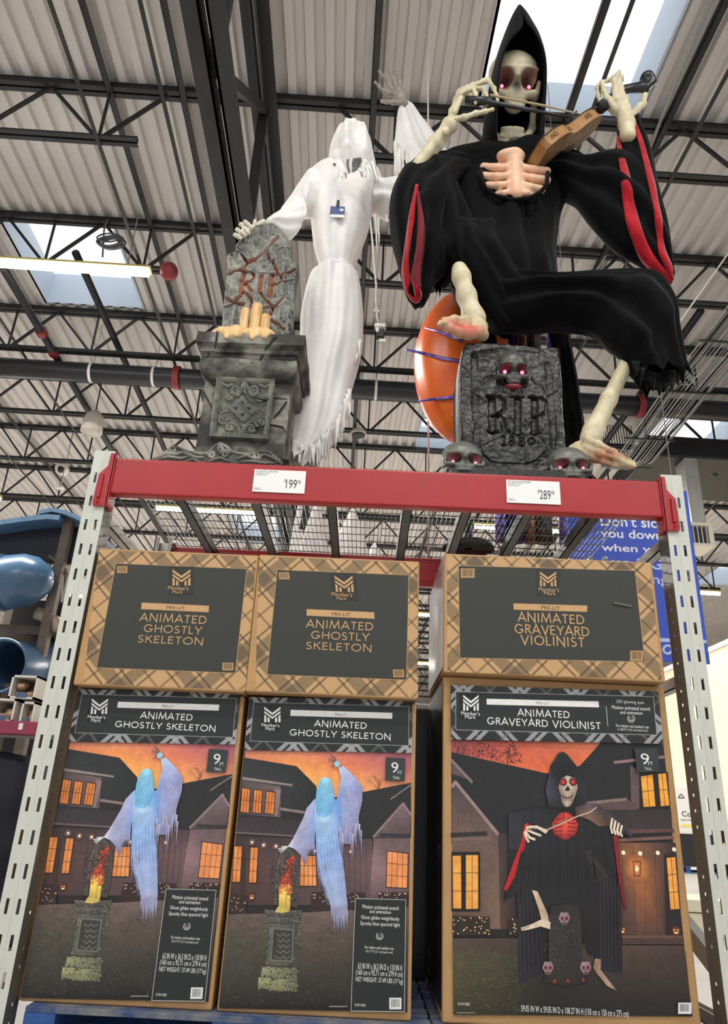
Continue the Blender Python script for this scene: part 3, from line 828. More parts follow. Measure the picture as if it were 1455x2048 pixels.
# ================================================================== the boxes
DK = (38, 42, 42); WHT = (226, 224, 220); TAN = (194, 154, 106)
PL_DARK = plaid_mat('dark_plaid_print', rgb(26, 29, 30), [(.30, .05, rgb(158, 156, 160), .85), (.45, .045, rgb(158, 156, 160), .85), (.85, .03, rgb(100, 102, 92), .55)], .215)
PL_TAN = plaid_mat('tan_plaid_print', rgb(190, 151, 104), [(.50, .115, rgb(66, 62, 50), .58), (.30, .018, rgb(44, 42, 36), .7), (.70, .018, rgb(44, 42, 36), .7), (.0, .02, rgb(60, 56, 42), .55), (1.0, .02, rgb(60, 56, 42), .55)], .295, rough=.6)
def box_shell(name, x0, x1, y0, y1, z0, z1, parent, m, wob=.003, seed=0):
    """a carton with slightly bulging, dented faces and a lid seam"""
    bm = bmesh.new()
    bmesh.ops.create_cube(bm, size=1)
    bmesh.ops.subdivide_edges(bm, edges=bm.edges[:], cuts=9, use_grid_fill=True)
    rr = np.random.default_rng(seed); ph = rr.uniform(0, 6, 6)
    for v in bm.verts:
        c = v.co; x = x0 + (c.x + .5) * (x1 - x0); y = y0 + (c.y + .5) * (y1 - y0); z = z0 + (c.z + .5) * (z1 - z0)
        fx = 1 - abs(2 * c.x) ** 8; fz = 1 - abs(2 * c.z) ** 8
        if c.y > .49: y += wob * fx * fz
        if abs(c.x) > .49: x += math.copysign(wob, -c.x) * .5 * math.sin(7 * c.z + ph[0]) * fz * 0 + 0
        v.co = (x, y, z)
    me = bpy.data.meshes.new(name); bm.to_mesh(me); bm.free(); me.materials.append(m if not isinstance(m, list) else m[0])
    if isinstance(m, list):
        for q in m[1:]: me.materials.append(q)
    o = bpy.data.objects.new(name, me); COL.objects.link(o)
    off = np.array(parent.location)
    me.transform(Matrix.Translation(Vector(-off))); o.parent = parent
    md = o.modifiers.new('bevel', 'BEVEL'); md.width = .007; md.segments = 3; md.limit_method = 'ANGLE'; md.angle_limit = math.radians(50)
    return o
M_DARKCARD = mat('black_printed_card', rgb(24, 23, 24), .3, var=.3, vscale=5)
M_TAPE = mat('clear_packing_tape', rgb(190, 160, 112), .12, spec=.7)
def carton(label, x0, x1, y0, y1, z0, z1, grp, seed, body=None):
    t = thing('cardboard_box', label, 'box', ((x0 + x1) / 2, y0, z0), group=grp)
    box_shell('carton', x0, x1, y0, y1, z0, z1, t, M_CARD, seed=seed) if body is None else box_shell('carton', x0, x1, y0, y1, z0, z1, t, body, seed=seed)
    return t

# ---------- small shared prints
def sticker(A, x0, y0, x1, y1, dark, light, seed, n=13):
    A.rect(x0, y0, x1, y1, light); A.up()
    rr = np.random.default_rng(seed); x = x0 + (x1 - x0) * .14
    while x < x0 + (x1 - x0) * .84:
        w = (x1 - x0) * rr.uniform(.015, .045); A.rect(x, y0 + (y1 - y0) * .12, x + w, y0 + (y1 - y0) * .8, dark); x += w + (x1 - x0) * rr.uniform(.02, .05)
def mark(A, x0, y0, x1, y1, c, ty, th, bx=None):
    """logo mark and its two lines of writing; ty = list of (bottom left, top right)"""
    A.logo(x0, y0, x1, y1, c)
    A.text("Member's", *ty[0], c); A.text('Mark', *ty[1], c)

def win(A, q, nx, ny, c=(232, 142, 66), c2=(214, 118, 52), fr=(34, 26, 26), w=3.0):
    """lit window in quad q (tl, tr, br, bl)"""
    tl, tr, br, bl = [np.array(p, float) for p in q]
    A.poly([tuple(tl), tuple(tr), tuple(br), tuple(bl)], [c, c2, c, c2]); A.up()
    for i in range(nx + 1): A.line([tuple(tl + (tr - tl) * i / nx), tuple(bl + (br - bl) * i / nx)], w * (1.5 if i in (0, nx) else .8), fr)
    for j in range(ny + 1): A.line([tuple(tl + (bl - tl) * j / ny), tuple(tr + (br - tr) * j / ny)], w * (1.5 if j in (0, ny) else .8), fr)
def scatter(A, n, x0, x1, y0, y1, cols, seed, size=(4, 10), inside=None):
    rr = np.random.default_rng(seed)
    for _ in range(n):
        x, y = rr.uniform(x0, x1), rr.uniform(y0, y1)
        if inside and not inside(x, y): continue
        s1, s2 = rr.uniform(*size), rr.uniform(.25, .6) * rr.uniform(*size); c = cols[rr.integers(len(cols))]; t = rr.uniform(0, 3.1)
        d = np.array([math.cos(t) * s1, math.sin(t) * s1 * .5]); e = np.array([-math.sin(t) * s2, math.cos(t) * s2 * .5])
        A.poly([(x - d[0], y - d[1]), (x + e[0], y + e[1]), (x + d[0], y + d[1])], c)
def fuzz(A, pts, r, n, cols, seed, size=(3, 8)):
    """small flecks around a list of points"""
    rr = np.random.default_rng(seed)
    for x, y in pts:
        for _ in range(n):
            a, q = rr.uniform(0, 6.28), r * math.sqrt(rr.uniform(0, 1))
            px_, py_ = x + q * math.cos(a), y + q * math.sin(a); s = rr.uniform(*size); t = rr.uniform(0, 6.28)
            A.poly([(px_ + s * math.cos(t + k * 2.1), py_ + s * math.sin(t + k * 2.1)) for k in range(3)], cols[rr.integers(len(cols))])
def pumpkin(A, x, y, r):
    A.disc(x, y, r, (150, 66, 30), 14, (70, 28, 18)); A.up()
    for dx in (-.4, .4): A.poly([(x + (dx - .22) * r, y - .1 * r), (x + dx * r, y - .5 * r), (x + (dx + .22) * r, y - .1 * r)], (255, 226, 160))
    A.poly([(x - .65 * r, y + .15 * r), (x - .3 * r, y + .3 * r), (x, y + .2 * r), (x + .3 * r, y + .3 * r), (x + .65 * r, y + .15 * r), (x + .3 * r, y + .65 * r), (x - .3 * r, y + .65 * r)], (255, 226, 160))
def smile_mark(A, x, y, r):
    A.line([(x + r * math.cos(t), y + r * math.sin(t)) for t in np.linspace(-1.2, 4.2, 18)], 3, WHT)
    for dx in (-.35, .35): A.poly([(x + (dx - .2) * r, y - .05 * r), (x + dx * r, y - .4 * r), (x + (dx + .2) * r, y - .05 * r)], WHT)
    A.line([(x - .55 * r, y + .25 * r), (x - .2 * r, y + .5 * r), (x + .2 * r, y + .5 * r), (x + .55 * r, y + .25 * r)], 3, WHT)

# ================================================================== tall ghost box print (picture frame = zoom of the middle box)
YT = 0.06
def ghost_print(fn):
    A = Art(fn)
    # whole picture, dark
    TL, TR, BR_, BL = (207, 75), (1190, 92), (1160, 1975), (22, 1952)
    A.pm = 2
    A.quad(TL, TR, BR_, BL, (40, 34, 34)); A.up()
    # sky
    A.rows([[(182, 394, (206, 124, 104)), (500, 399, (226, 138, 104)), (800, 404, (214, 118, 106)), (1183, 412, (150, 82, 104))],
            [(178, 470, (226, 134, 84)), (500, 470, (240, 150, 84)), (800, 480, (226, 126, 92)), (1183, 480, (176, 96, 104))],
            [(170, 560, (240, 160, 84)), (500, 570, (248, 176, 92)), (800, 580, (244, 162, 92)), (1182, 570, (206, 124, 104))],
            [(165, 680, (250, 180, 96)), (500, 690, (250, 186, 100)), (800, 690, (246, 172, 100)), (1180, 680, (216, 140, 108))]]); A.up()
    # bare tree
    rr = np.random.default_rng(5)
    for k in range(16):
        x, y = 985, 630; a = rr.uniform(-2.5, -.7); L = rr.uniform(12, 24)
        for j in range(4):
            x2, y2 = x + L * math.cos(a), y + L * math.sin(a); A.line([(x, y), (x2, y2)], 2.2, (150, 84, 66)); x, y, a = x2, y2, a + rr.normal(0, .35)
    A.up()
    # left roof
    A.rows([[(176, 438, (44, 46, 46)), (490, 490, (40, 42, 42)), (492, 490, (40, 42, 42))],
            [(165, 560, (52, 54, 54)), (470, 600, (46, 48, 48)), (610, 610, (34, 36, 38))],
            [(140, 820, (36, 36, 38)), (500, 780, (38, 40, 40)), (640, 800, (30, 30, 32))]])
    A.poly([(640, 690), (720, 680), (1183, 590), (1183, 900), (640, 900)], (38, 38, 40)); A.up()
    scatter(A, 260, 180, 560, 480, 800, [(50, 52, 52), (40, 42, 42), (58, 58, 58)], 11, (6, 16), lambda x, y: y > 470 + (x - 180) * .25)
    scatter(A, 160, 900, 1175, 660, 880, [(50, 50, 50), (44, 42, 44), (30, 30, 32)], 12, (6, 16)); A.up()
    # dormer with three windows
    A.poly([(165, 575), (395, 612), (395, 800), (148, 780)], [(88, 74, 76), (110, 92, 92), (104, 84, 84), (72, 60, 62)]); A.up()
    A.poly([(165, 555), (468, 600), (466, 612), (164, 572)], (150, 130, 128)); A.poly([(395, 740), (560, 765), (558, 780), (395, 757)], (140, 118, 116))
    A.poly([(360, 620), (398, 635), (375, 795), (355, 790)], (140, 116, 112)); A.up()
    for x0, x1 in ((155, 212), (228, 285), (302, 362)):
        win(A, ((x0 + 8, 620 + (x0 - 155) * .14), (x1 + 2, 628 + (x0 - 155) * .14), (x1 - 8, 775 + (x0 - 155) * .05), (x0 - 4, 768 + (x0 - 155) * .05)), 3, 2)
    A.up(2)
    # porch roof and porch
    A.rows([[(140, 795, (54, 46, 50)), (580, 815, (48, 42, 46)), (640, 815, (40, 36, 40))], [(132, 892, (66, 56, 60)), (560, 912, (60, 52, 56)), (640, 912, (48, 42, 44))]])
    A.rows([[(128, 912, (52, 42, 42)), (560, 930, (74, 58, 58)), (950, 930, (86, 66, 68))], [(110, 1090, (84, 58, 50)), (560, 1090, (96, 74, 76)), (950, 1090, (110, 84, 88))], [(88, 1330, (60, 42, 40)), (560, 1330, (86, 66, 68)), (950, 1330, (90, 70, 74))]]); A.up()
    for k in range(14): A.line([(150 + k * 36, 800), (138 + k * 32, 885)], 2, (36, 32, 36))
    A.line([(132, 892), (560, 918)], 9, (112, 94, 96)); A.up()
    # right gable
    A.poly([(955, 920), (1135, 722), (1180, 790), (1175, 920)], [(96, 76, 80), (120, 100, 104), (104, 86, 88), (84, 66, 70)])
    A.rows([[(958, 925, (110, 88, 92)), (1175, 925, (104, 84, 88))], [(945, 1100, (150, 118, 124)), (1170, 1100, (120, 94, 98))], [(935, 1290, (104, 80, 86)), (1168, 1290, (88, 68, 72))]]); A.up()
    A.line([(955, 918), (1135, 715), (1182, 785)], 12, (140, 122, 122)); A.line([(1000, 905), (1178, 910)], 16, (48, 44, 46)); A.line([(1060, 690), (1180, 605)], 10, (120, 104, 104)); A.up()
    win(A, ((1038, 1002), (1165, 1018), (1160, 1228), (1032, 1222)), 4, 3, (240, 156, 92), (232, 142, 84)); A.up()
    # porch columns, windows and lights
    A.poly([(165, 985), (190, 985), (180, 1260), (152, 1260)], (60, 44, 38)); A.up()
    win(A, ((115, 972), (166, 972), (152, 1192), (102, 1192)), 2, 3, (238, 150, 84)); win(A, ((214, 978), (262, 980), (250, 1196), (202, 1196)), 2, 3, (238, 150, 84))
    win(A, ((515, 1030), (610, 1030), (615, 1215), (510, 1215)), 4, 3, (240, 160, 96)); A.up(2)
    for x, y in ((224, 950), (294, 967), (368, 974), (602, 1003), (818, 1007)): A.disc(x, y, 20, (150, 110, 96), 12, (88, 66, 62)); 
    A.up()
    for x, y in ((224, 950), (294, 967), (368, 974), (602, 1003), (818, 1007)): A.disc(x, y, 7, (255, 244, 214), 10)
    for k in range(9): A.line([(640 + k * 34, 950), (640 + k * 34, 1250)], 2, (78, 60, 62))
    A.up()
    # hedges
    for poly in ([(92, 1266), (192, 1268), (190, 1385), (86, 1380)], [(585, 1250), (905, 1255), (905, 1300), (800, 1370), (570, 1368)], [(985, 1250), (1168, 1255), (1168, 1290), (985, 1288)]): A.poly(poly, (52, 36, 34))
    A.up()
    scatter(A, 120, 92, 190, 1268, 1378, [(60, 36, 34), (26, 18, 18), (48, 40, 34)], 21); scatter(A, 260, 590, 900, 1255, 1350, [(66, 38, 38), (26, 18, 18), (80, 52, 46)], 22); scatter(A, 90, 990, 1165, 1252, 1288, [(66, 38, 38), (26, 18, 18)], 23); A.up()
    for i in range(70):
        x, y = (rr.uniform(590, 900), rr.uniform(1256, 1310)) if i < 40 else ((rr.uniform(990, 1165), rr.uniform(1254, 1286)) if i < 58 else (rr.uniform(96, 188), rr.uniform(1280, 1370)))
        A.disc(x, y, 3, (244, 206, 170), 6)
    pumpkin(A, 222, 1278, 20); A.up()
    # lawn
    A.rows([[(80, 1385, (98, 84, 76)), (560, 1372, (112, 96, 90)), (1168, 1340, (98, 80, 78))], [(62, 1560, (78, 74, 62)), (560, 1560, (86, 76, 66)), (1163, 1560, (72, 62, 56))],
            [(40, 1760, (62, 60, 52)), (560, 1760, (58, 54, 48)), (1162, 1760, (48, 44, 40))], [(24, 1950, (34, 32, 30)), (560, 1962, (26, 24, 24)), (1160, 1974, (26, 24, 24))]]); A.up()
    scatter(A, 1500, 50, 830, 1400, 1930, [(84, 78, 62), (50, 48, 40), (66, 60, 50), (100, 92, 76), (42, 40, 34)], 31, (5, 15)); A.up()
    scatter(A, 26, 80, 830, 1420, 1680, [(150, 138, 122), (120, 108, 94)], 32, (5, 10)); A.up()
    # tombstone
    st = (70, 64, 58)
    A.rows([[(415, 985, (84, 78, 72)), (440, 978, (80, 74, 70)), (470, 1000, (70, 64, 60))], [(378, 1060, (100, 94, 86)), (440, 1060, (60, 54, 50)), (505, 1070, (80, 72, 66))], [(362, 1160, (90, 86, 80)), (430, 1160, (64, 56, 52)), (512, 1160, (84, 76, 70))], [(350, 1330, (76, 72, 66)), (430, 1330, (58, 48, 40)), (498, 1345, (72, 66, 60))]])
    A.rows([[(300, 1355, (110, 106, 98)), (420, 1362, (96, 92, 86)), (530, 1356, (84, 80, 76))], [(306, 1392, (72, 70, 66)), (420, 1400, (66, 64, 60)), (522, 1394, (58, 56, 54))], [(306, 1402, (104, 102, 96)), (420, 1410, (92, 90, 84)), (516, 1404, (78, 76, 72))], [(318, 1440, (74, 72, 68)), (420, 1445, (66, 64, 60)), (508, 1440, (60, 58, 54))]])
    A.rows([[(330, 1442, (104, 104, 98)), (420, 1446, (90, 90, 84)), (498, 1442, (70, 68, 64))], [(308, 1690, (96, 98, 86)), (410, 1695, (84, 84, 74)), (494, 1690, (64, 64, 58))]])
    A.rows([[(288, 1700, (150, 152, 120)), (400, 1706, (130, 132, 104)), (492, 1704, (110, 112, 92))], [(276, 1760, (140, 142, 104)), (400, 1770, (118, 120, 90)), (494, 1768, (96, 98, 80))]])
    A.rows([[(264, 1764, (176, 178, 130)), (400, 1774, (150, 152, 112)), (496, 1774, (116, 118, 94))], [(258, 1826, (104, 104, 76)), (390, 1850, (110, 110, 80)), (496, 1846, (70, 70, 58))]]); A.up()
    fuzz(A, [(400 + dx, 1080 + dy) for dx in (-30, 0, 60) for dy in range(0, 260, 40)], 40, 14, [(44, 40, 36), (104, 98, 88), (60, 54, 48)], 41, (4, 9))
    fuzz(A, [(330 + dx, 1480 + dy) for dx in (0, 60, 120, 150) for dy in range(0, 340, 40)], 36, 7, [(54, 52, 46), (120, 120, 104), (70, 70, 60)], 42, (4, 9))
    fuzz(A, [(290 + dx, 1720 + dy) for dx in (0, 50, 100, 150, 190) for dy in (0, 40, 80, 110)], 24, 6, [(110, 112, 84), (160, 162, 124), (124, 126, 96), (84, 84, 66)], 43, (4, 9))
    fuzz(A, [(320 + dx, 1375 + dy) for dx in (0, 60, 120, 180) for dy in (0, 30, 55)], 26, 10, [(60, 58, 54), (118, 114, 106)], 44, (3, 8)); A.up()
    A.poly([(352, 1470), (472, 1478), (464, 1668), (338, 1660)], (58, 58, 52)); A.up()
    A.line([(352, 1470), (472, 1478), (464, 1668), (338, 1660)], 6, (116, 118, 106), True)
    for t in range(5):
        y = 1500 + t * 34
        A.line([(370 + 12 * math.sin(t), y), (395, y + 18), (412, y), (430, y + 18), (452, y + 4)], 5, (110, 110, 96))
    A.up()
    # glowing cracks and flames
    rr = np.random.default_rng(77)
    A.poly([(444, 1078), (474, 1026), (484, 1040), (470, 1078), (454, 1092)], [(170, 40, 34), (210, 60, 46), (190, 46, 38), (150, 36, 32), (130, 30, 30)])
    A.rows([[(398, 1150, (86, 48, 42)), (430, 1140, (120, 50, 42)), (468, 1144, (96, 46, 40))], [(386, 1205, (130, 58, 44)), (425, 1200, (200, 84, 56)), (472, 1200, (120, 54, 44))], [(386, 1265, (200, 130, 60)), (425, 1255, (244, 180, 80)), (462, 1268, (160, 96, 56))]]); A.up()
    for i in range(230):
        y = rr.uniform(1030, 1262); t = (y - 1030) / 232; x = rr.normal(462 - 40 * t, 10 + 16 * t)
        if not 384 < x < 482: continue
        s_ = rr.uniform(3, 9); th = rr.uniform(0, 3.1)
        c = [(206, 56, 44), (150, 44, 38), (226, 110, 62), (84, 50, 42)][rr.integers(4)] if t < .75 else [(250, 196, 90), (236, 140, 62), (255, 226, 140), (206, 90, 50)][rr.integers(4)]
        A.poly([(x - s_ * .5, y + s_ * .4), (x + s_ * math.cos(th) * .4, y - s_ * 1.5), (x + s_ * .5, y + s_ * .4)], c)
    A.up()
    for x0, x1, y in ((388, 408, 1262), (408, 432, 1245), (434, 456, 1268)): A.rows([[(x0, y, (250, 220, 110)), (x1, y, (240, 196, 80))], [(x0 - 3, 1360, (200, 166, 70)), (x1 - 2, 1362, (176, 140, 56))]])
    A.poly([(362, 1372), (380, 1336), (440, 1345), (448, 1368), (410, 1376)], (206, 182, 96)); A.up()
    # ghost
    B1, B2, B3 = (150, 206, 240), (110, 160, 222), (168, 172, 214)
    A.rows([[(600, 690, (140, 180, 226)), (660, 690, (150, 206, 240)), (735, 690, (110, 160, 220))], [(558, 740, (172, 176, 216)), (660, 800, (190, 232, 250)), (745, 800, (112, 160, 224))],
            [(600, 830, (150, 190, 236)), (665, 850, (176, 224, 250)), (748, 850, (106, 150, 216))], [(612, 940, (120, 176, 236)), (670, 940, (140, 196, 246)), (742, 940, (96, 140, 214))],
            [(614, 1040, (120, 160, 222)), (690, 1040, (136, 172, 232)), (770, 1060, (126, 150, 216))], [(636, 1150, (150, 164, 210)), (700, 1150, (160, 180, 226)), (782, 1140, (140, 152, 206))],
            [(690, 1300, (160, 166, 200)), (735, 1290, (172, 182, 214)), (800, 1330, (146, 150, 190))], [(700, 1360, (140, 142, 172)), (745, 1400, (158, 162, 192)), (800, 1380, (138, 140, 176))]])
    # arms
    A.poly([(600, 700), (555, 740), (530, 810), (470, 930), (440, 975), (480, 990), (520, 1030), (545, 1090), (560, 1000), (600, 985), (606, 840)], [(160, 176, 216), (176, 180, 218), (170, 172, 210), (188, 192, 220), (200, 204, 226), (170, 172, 204), (140, 140, 176), (120, 118, 150), (140, 142, 184), (130, 140, 190), (140, 170, 226)])
    A.poly([(735, 690), (760, 560), (745, 500), (775, 490), (850, 560), (890, 620), (888, 700), (845, 900), (820, 960), (770, 960), (748, 860)], [(130, 160, 220), (176, 190, 230), (190, 212, 240), (190, 206, 236), (168, 172, 214), (150, 150, 196), (150, 148, 186), (128, 124, 156), (130, 126, 160), (130, 134, 180), (110, 150, 216)]); A.up()
    for i in range(14):                                   # tatters
        x = 752 + i * 10; y = 860 + 40 * math.sin(i); A.poly([(x - 5, y), (x + 5, y), (x + rr.uniform(-2, 4), y + rr.uniform(80, 190))], [(184, 180, 206), (160, 158, 192)][i % 2])
    for i in range(12):
        x = 704 + i * 8.5; y = 1350 + rr.uniform(-20, 30); A.poly([(x - 6, y), (x + 6, y), (x + rr.uniform(-2, 5), y + rr.uniform(60, 140))], (150, 152, 182))
    for i in range(7):
        x = 545 + i * 9; A.poly([(x - 5, 960), (x + 5, 960), (x, 1010 + rr.uniform(0, 90))], (150, 150, 186))
    for i in range(6):
        x = 622 + i * 9; A.poly([(x - 4, 1080), (x + 4, 1080), (x + 2, 1140 + rr.uniform(20, 110))], (146, 140, 170))
    for i in range(46):                                   # threads of the gauze
        t = i / 45; x = 604 + 140 * t; A.line([(x, 800 + 30 * math.sin(i * 2.1)), (620 + 150 * t + 6 * math.sin(i), 1080 + 40 * math.cos(i)), (680 + 115 * t, 1290 + 40 * math.sin(i * 1.7))], 2.2, [(176, 196, 232), (150, 174, 222), (164, 188, 230)][i % 3])
    for i in range(26):
        t = i / 25; A.line([(762 + 10 * t, 560 + 60 * t), (770 + 90 * t, 700 + 20 * math.sin(i * 2)), (758 + 110 * t, 880 + 30 * math.sin(i))], 2, [(180, 182, 216), (158, 160, 200)][i % 2])
        A.line([(590 - 30 * t, 720 + 40 * t), (560 - 60 * t, 840 + 50 * t), (560 - 90 * t, 985 - 10 * t)], 2, [(184, 190, 220), (162, 166, 206)][i % 2])
    # hair and hands
    A.rows([[(640, 565, (130, 206, 232)), (670, 556, (160, 224, 244)), (700, 575, (130, 200, 230))], [(612, 640, (96, 176, 214)), (665, 640, (150, 214, 240)), (716, 640, (110, 180, 220))], [(606, 720, (104, 170, 216)), (660, 720, (126, 196, 232)), (722, 700, (110, 170, 222))], [(614, 790, (110, 170, 224)), (660, 800, (130, 196, 240)), (700, 780, (104, 160, 222))]])
    A.up()
    for i in range(18): A.line([(628 + i * 4.6, 590 + 8 * (i % 3)), (612 + i * 5.6, 760 + 14 * (i % 4))], 2, (84, 150, 204) if i % 2 else (166, 220, 244))
    for a in ((700, 425), (686, 445), (715, 432), (684, 462), (700, 500)): A.line([(738, 478), ((738 + a[0]) / 2, (474 + a[1]) / 2 - 6), a], 5, (96, 92, 98))
    A.disc(738, 478, 18, (150, 206, 226), 10)
    for a in ((388, 1002), (384, 990), (398, 1012), (404, 976)): A.line([(440, 975), a], 6, (206, 208, 206))
    A.up()
    A.pm = 0
    # header
    A.quad(TL, TR, (1188, 412), (180, 394), DK, 1); A.up()
    A.quad((236, 106), (1170, 132), (1168, 368), (212, 340), DK); A.up()
    A.line([(236, 106), (1170, 132), (1168, 368), (212, 340)], 2.5, (170, 172, 170), True)
    A.quad((284, 118), (405, 122), (392, 280), (272, 276), (22, 24, 26)); A.up()
    A.quad((457, 152), (1070, 170), (1068, 206), (455, 188), WHT)
    A.title('ANIMATED', (598, 252), (918, 221), WHT); A.title('GHOSTLY SKELETON', (450, 306), (1062, 284), WHT) if False else None
    A.title('GHOSTLY SKELETON', (449, 305), (1062, 282), WHT)
    mark(A, 296, 132, 398, 226, WHT, [((281, 252), (391, 234)), ((305, 274), (364, 256))], 10)
    A.up(); A.text('PRE-LIT', (725, 187), (796, 173), (90, 88, 86)); A.up()
    # 9 ft tag
    A.quad((1030, 438), (1148, 444), (1144, 582), (1026, 578), (52, 58, 58)); A.up()
    A.text('9', (1062, 530), (1106, 468), WHT); A.text('FT', (1104, 540), (1128, 521), WHT); A.text('TALL', (1072, 568), (1117, 553), WHT); A.up()
    # panel of facts
    A.quad((847, 1288), (1150, 1296), (1142, 1970), (820, 1966), DK); A.up()
    A.line([(847, 1288), (1150, 1296), (1142, 1970), (820, 1966)], 3, (190, 192, 190), True)
    for s_, a, b in (('Motion activated sound', (889, 1348), (1106, 1330)), ('and animation', (932, 1376), (1062, 1357)), ('Ghost glides weightlessly', (880, 1418), (1112, 1394)), ('Spooky blue spectral light', (876, 1454), (1116, 1430)),
                     ('For indoor and outdoor use', (903, 1590), (1078, 1576)), ('10.17 FT (3.1 m) lead cord', (910, 1617), (1070, 1602)), ('63 IN W x 36.5 IN D x 110 IN H', (862, 1712), (1128, 1682)), ('(160 cm x 92.71 cm x 279.4 cm)', (849, 1757), (1132, 1722)), ('NET WEIGHT: 37.49 LBS (17 kg)', (848, 1796), (1134, 1766))):
        A.text(s_, a, b, WHT)
    smile_mark(A, 993, 1516, 20)
    A.text('SCAN HERE', (842, 1936), (908, 1922), WHT); A.rect(690, 1935, 800, 1942, (150, 148, 146))
    sticker(A, 1051, 1886, 1124, 1956, (60, 60, 60), (226, 226, 224), 3)
    return A
def mid_map(x, y):
    q = P(430 + x / 3.0214, 1370 + y / 3.0214, YT); return np.array([q[0] - MIDC[0], q[2] - MIDC[1]])
GW = dict(z0=.141, z1=1.157)
MIDX = (-.442, .196); MIDC = ((MIDX[0] + MIDX[1]) / 2, GW['z0'])
t_mid = carton('tall ghostly skeleton box in the middle, next to the gap before the violinist box', MIDX[0], MIDX[1], YT, .66, GW['z0'], GW['z1'], 'tall ghostly skeleton boxes', 1)
ghost_print(mid_map).make('printed_front', t_mid, [M_PRINT, PL_DARK, M_PHOTO], (0, 0, 0))
dup(t_mid, (-1.100 + .319 + .003, YT, GW['z0']), 0, 'tall ghostly skeleton box at the left, against the left rack upright')

# ================================================================== tall violinist box print
def violin_print(fn):
    A = Art(fn); rr = np.random.default_rng(9)
    TL, TR, BR_, BL = (152, 78), (1186, 112), (1362, 1736), (166, 1728)
    A.pm = 2
    A.quad(TL, TR, BR_, BL, (34, 30, 30)); A.up()
    A.rows([[(155, 352, (150, 70, 72)), (500, 358, (196, 92, 72)), (905, 362, (226, 130, 88)), (1215, 370, (226, 130, 88))], [(155, 440, (170, 80, 76)), (500, 450, (214, 98, 66)), (905, 450, (222, 112, 70)), (1220, 450, (226, 120, 80))], [(156, 560, (226, 120, 84)), (500, 560, (232, 118, 66)), (905, 560, (226, 110, 62)), (1230, 560, (220, 110, 70))]]); A.up()
    fuzz(A, [(200, 390), (215, 410), (290, 380), (285, 410), (370, 425), (445, 385), (455, 410), (430, 440), (480, 445), (350, 410)], 34, 40, [(70, 34, 40), (56, 30, 34), (100, 50, 50)], 51, (2, 6))
    A.line([(436, 470), (440, 420), (450, 390)], 4, (50, 26, 28)); A.line([(440, 430), (480, 420)], 3, (50, 26, 28)); A.up()
    # roofs
    A.poly([(155, 412), (640, 520), (800, 480), (905, 364), (1218, 372), (1262, 760), (1000, 870), (156, 870)], (32, 32, 34)); A.up()
    scatter(A, 500, 170, 1200, 460, 820, [(38, 38, 40), (28, 28, 30), (42, 42, 44)], 52, (6, 18), lambda x, y: y > 440 + (x - 155) * .22 if x < 640 else y > 520 + (640 - x) * .3 + 60); A.up()
    # left gable house
    A.poly([(158, 450), (262, 558), (158, 520)], (92, 74, 74)); A.poly([(158, 570), (176, 556), (385, 815), (158, 800)], [(70, 62, 62), (60, 54, 54), (104, 82, 76), (110, 86, 78)])
    A.rows([[(158, 800, (112, 88, 80)), (300, 806, (110, 86, 78)), (392, 820, (96, 76, 70))], [(160, 1000, (96, 76, 66)), (300, 1000, (104, 82, 72)), (396, 1000, (110, 88, 78))], [(161, 1300, (92, 68, 56)), (300, 1300, (104, 80, 66)), (400, 1300, (128, 100, 84))]])
    A.rows([[(396, 820, (70, 56, 52)), (470, 830, (50, 42, 42))], [(400, 1300, (84, 62, 50)), (480, 1300, (50, 40, 38))]]); A.up()
    A.line([(156, 452), (258, 562)], 14, (132, 110, 106)); A.line([(160, 585), (176, 562), (388, 822)], 16, (150, 126, 120))
    for x in (190, 220, 252): A.line([(x, 650 + (x - 190)), (x, 770)], 2, (74, 60, 56))
    A.line([(158, 828), (330, 820)], 20, (44, 38, 38)); A.line([(158, 850), (350, 846)], 10, (120, 98, 92)); A.up()
    A.rect(156, 912, 300, 1212, (26, 22, 20)); A.up()
    win(A, ((160, 930), (206, 928), (208, 1200), (162, 1198)), 1, 3, (244, 172, 76), (236, 156, 62)); win(A, ((226, 926), (292, 926), (292, 1200), (226, 1202)), 2, 3, (244, 172, 76), (236, 156, 62)); A.up(2)
    # right house
    A.poly([(1050, 480), (1095, 500), (1100, 700), (1055, 660)], (96, 78, 78)); A.poly([(830, 660), (1032, 645), (1090, 690), (1088, 704), (830, 702)], (90, 70, 68)); A.line([(835, 668), (1032, 648)], 14, (132, 110, 106)); A.line([(972, 464), (1225, 436)], 14, (140, 112, 110)); A.up()
    A.poly([(1095, 520), (1240, 512), (1252, 690), (1098, 690)], (30, 24, 24)); A.up()
    win(A, ((1102, 532), (1166, 522), (1180, 686), (1116, 690)), 2, 2, (246, 170, 62), (238, 156, 52)); win(A, ((1188, 520), (1232, 516), (1250, 682), (1202, 686)), 2, 2, (246, 170, 62), (238, 156, 52)); A.up(2)
    A.rows([[(830, 704, (54, 44, 46)), (1255, 700, (50, 40, 42))], [(830, 800, (62, 50, 50)), (1262, 800, (58, 46, 46))]])
    for k in range(12): A.line([(850 + k * 34, 706), (840 + k * 36, 796)], 2, (40, 34, 36))
    A.up(); A.line([(830, 815), (1266, 805)], 18, (92, 64, 62)); A.line([(950, 856), (1268, 840)], 14, (120, 86, 80)); A.up()
    A.rows([[(960, 866, (96, 64, 52)), (1085, 866, (130, 86, 60)), (1200, 866, (90, 62, 52)), (1278, 866, (40, 30, 30))], [(990, 1000, (110, 74, 54)), (1085, 1000, (176, 106, 60)), (1205, 1000, (96, 66, 52)), (1286, 1000, (40, 32, 30))], [(1000, 1340, (66, 48, 44)), (1100, 1340, (84, 60, 52)), (1225, 1340, (66, 50, 44)), (1310, 1340, (40, 32, 30))]]); A.up()
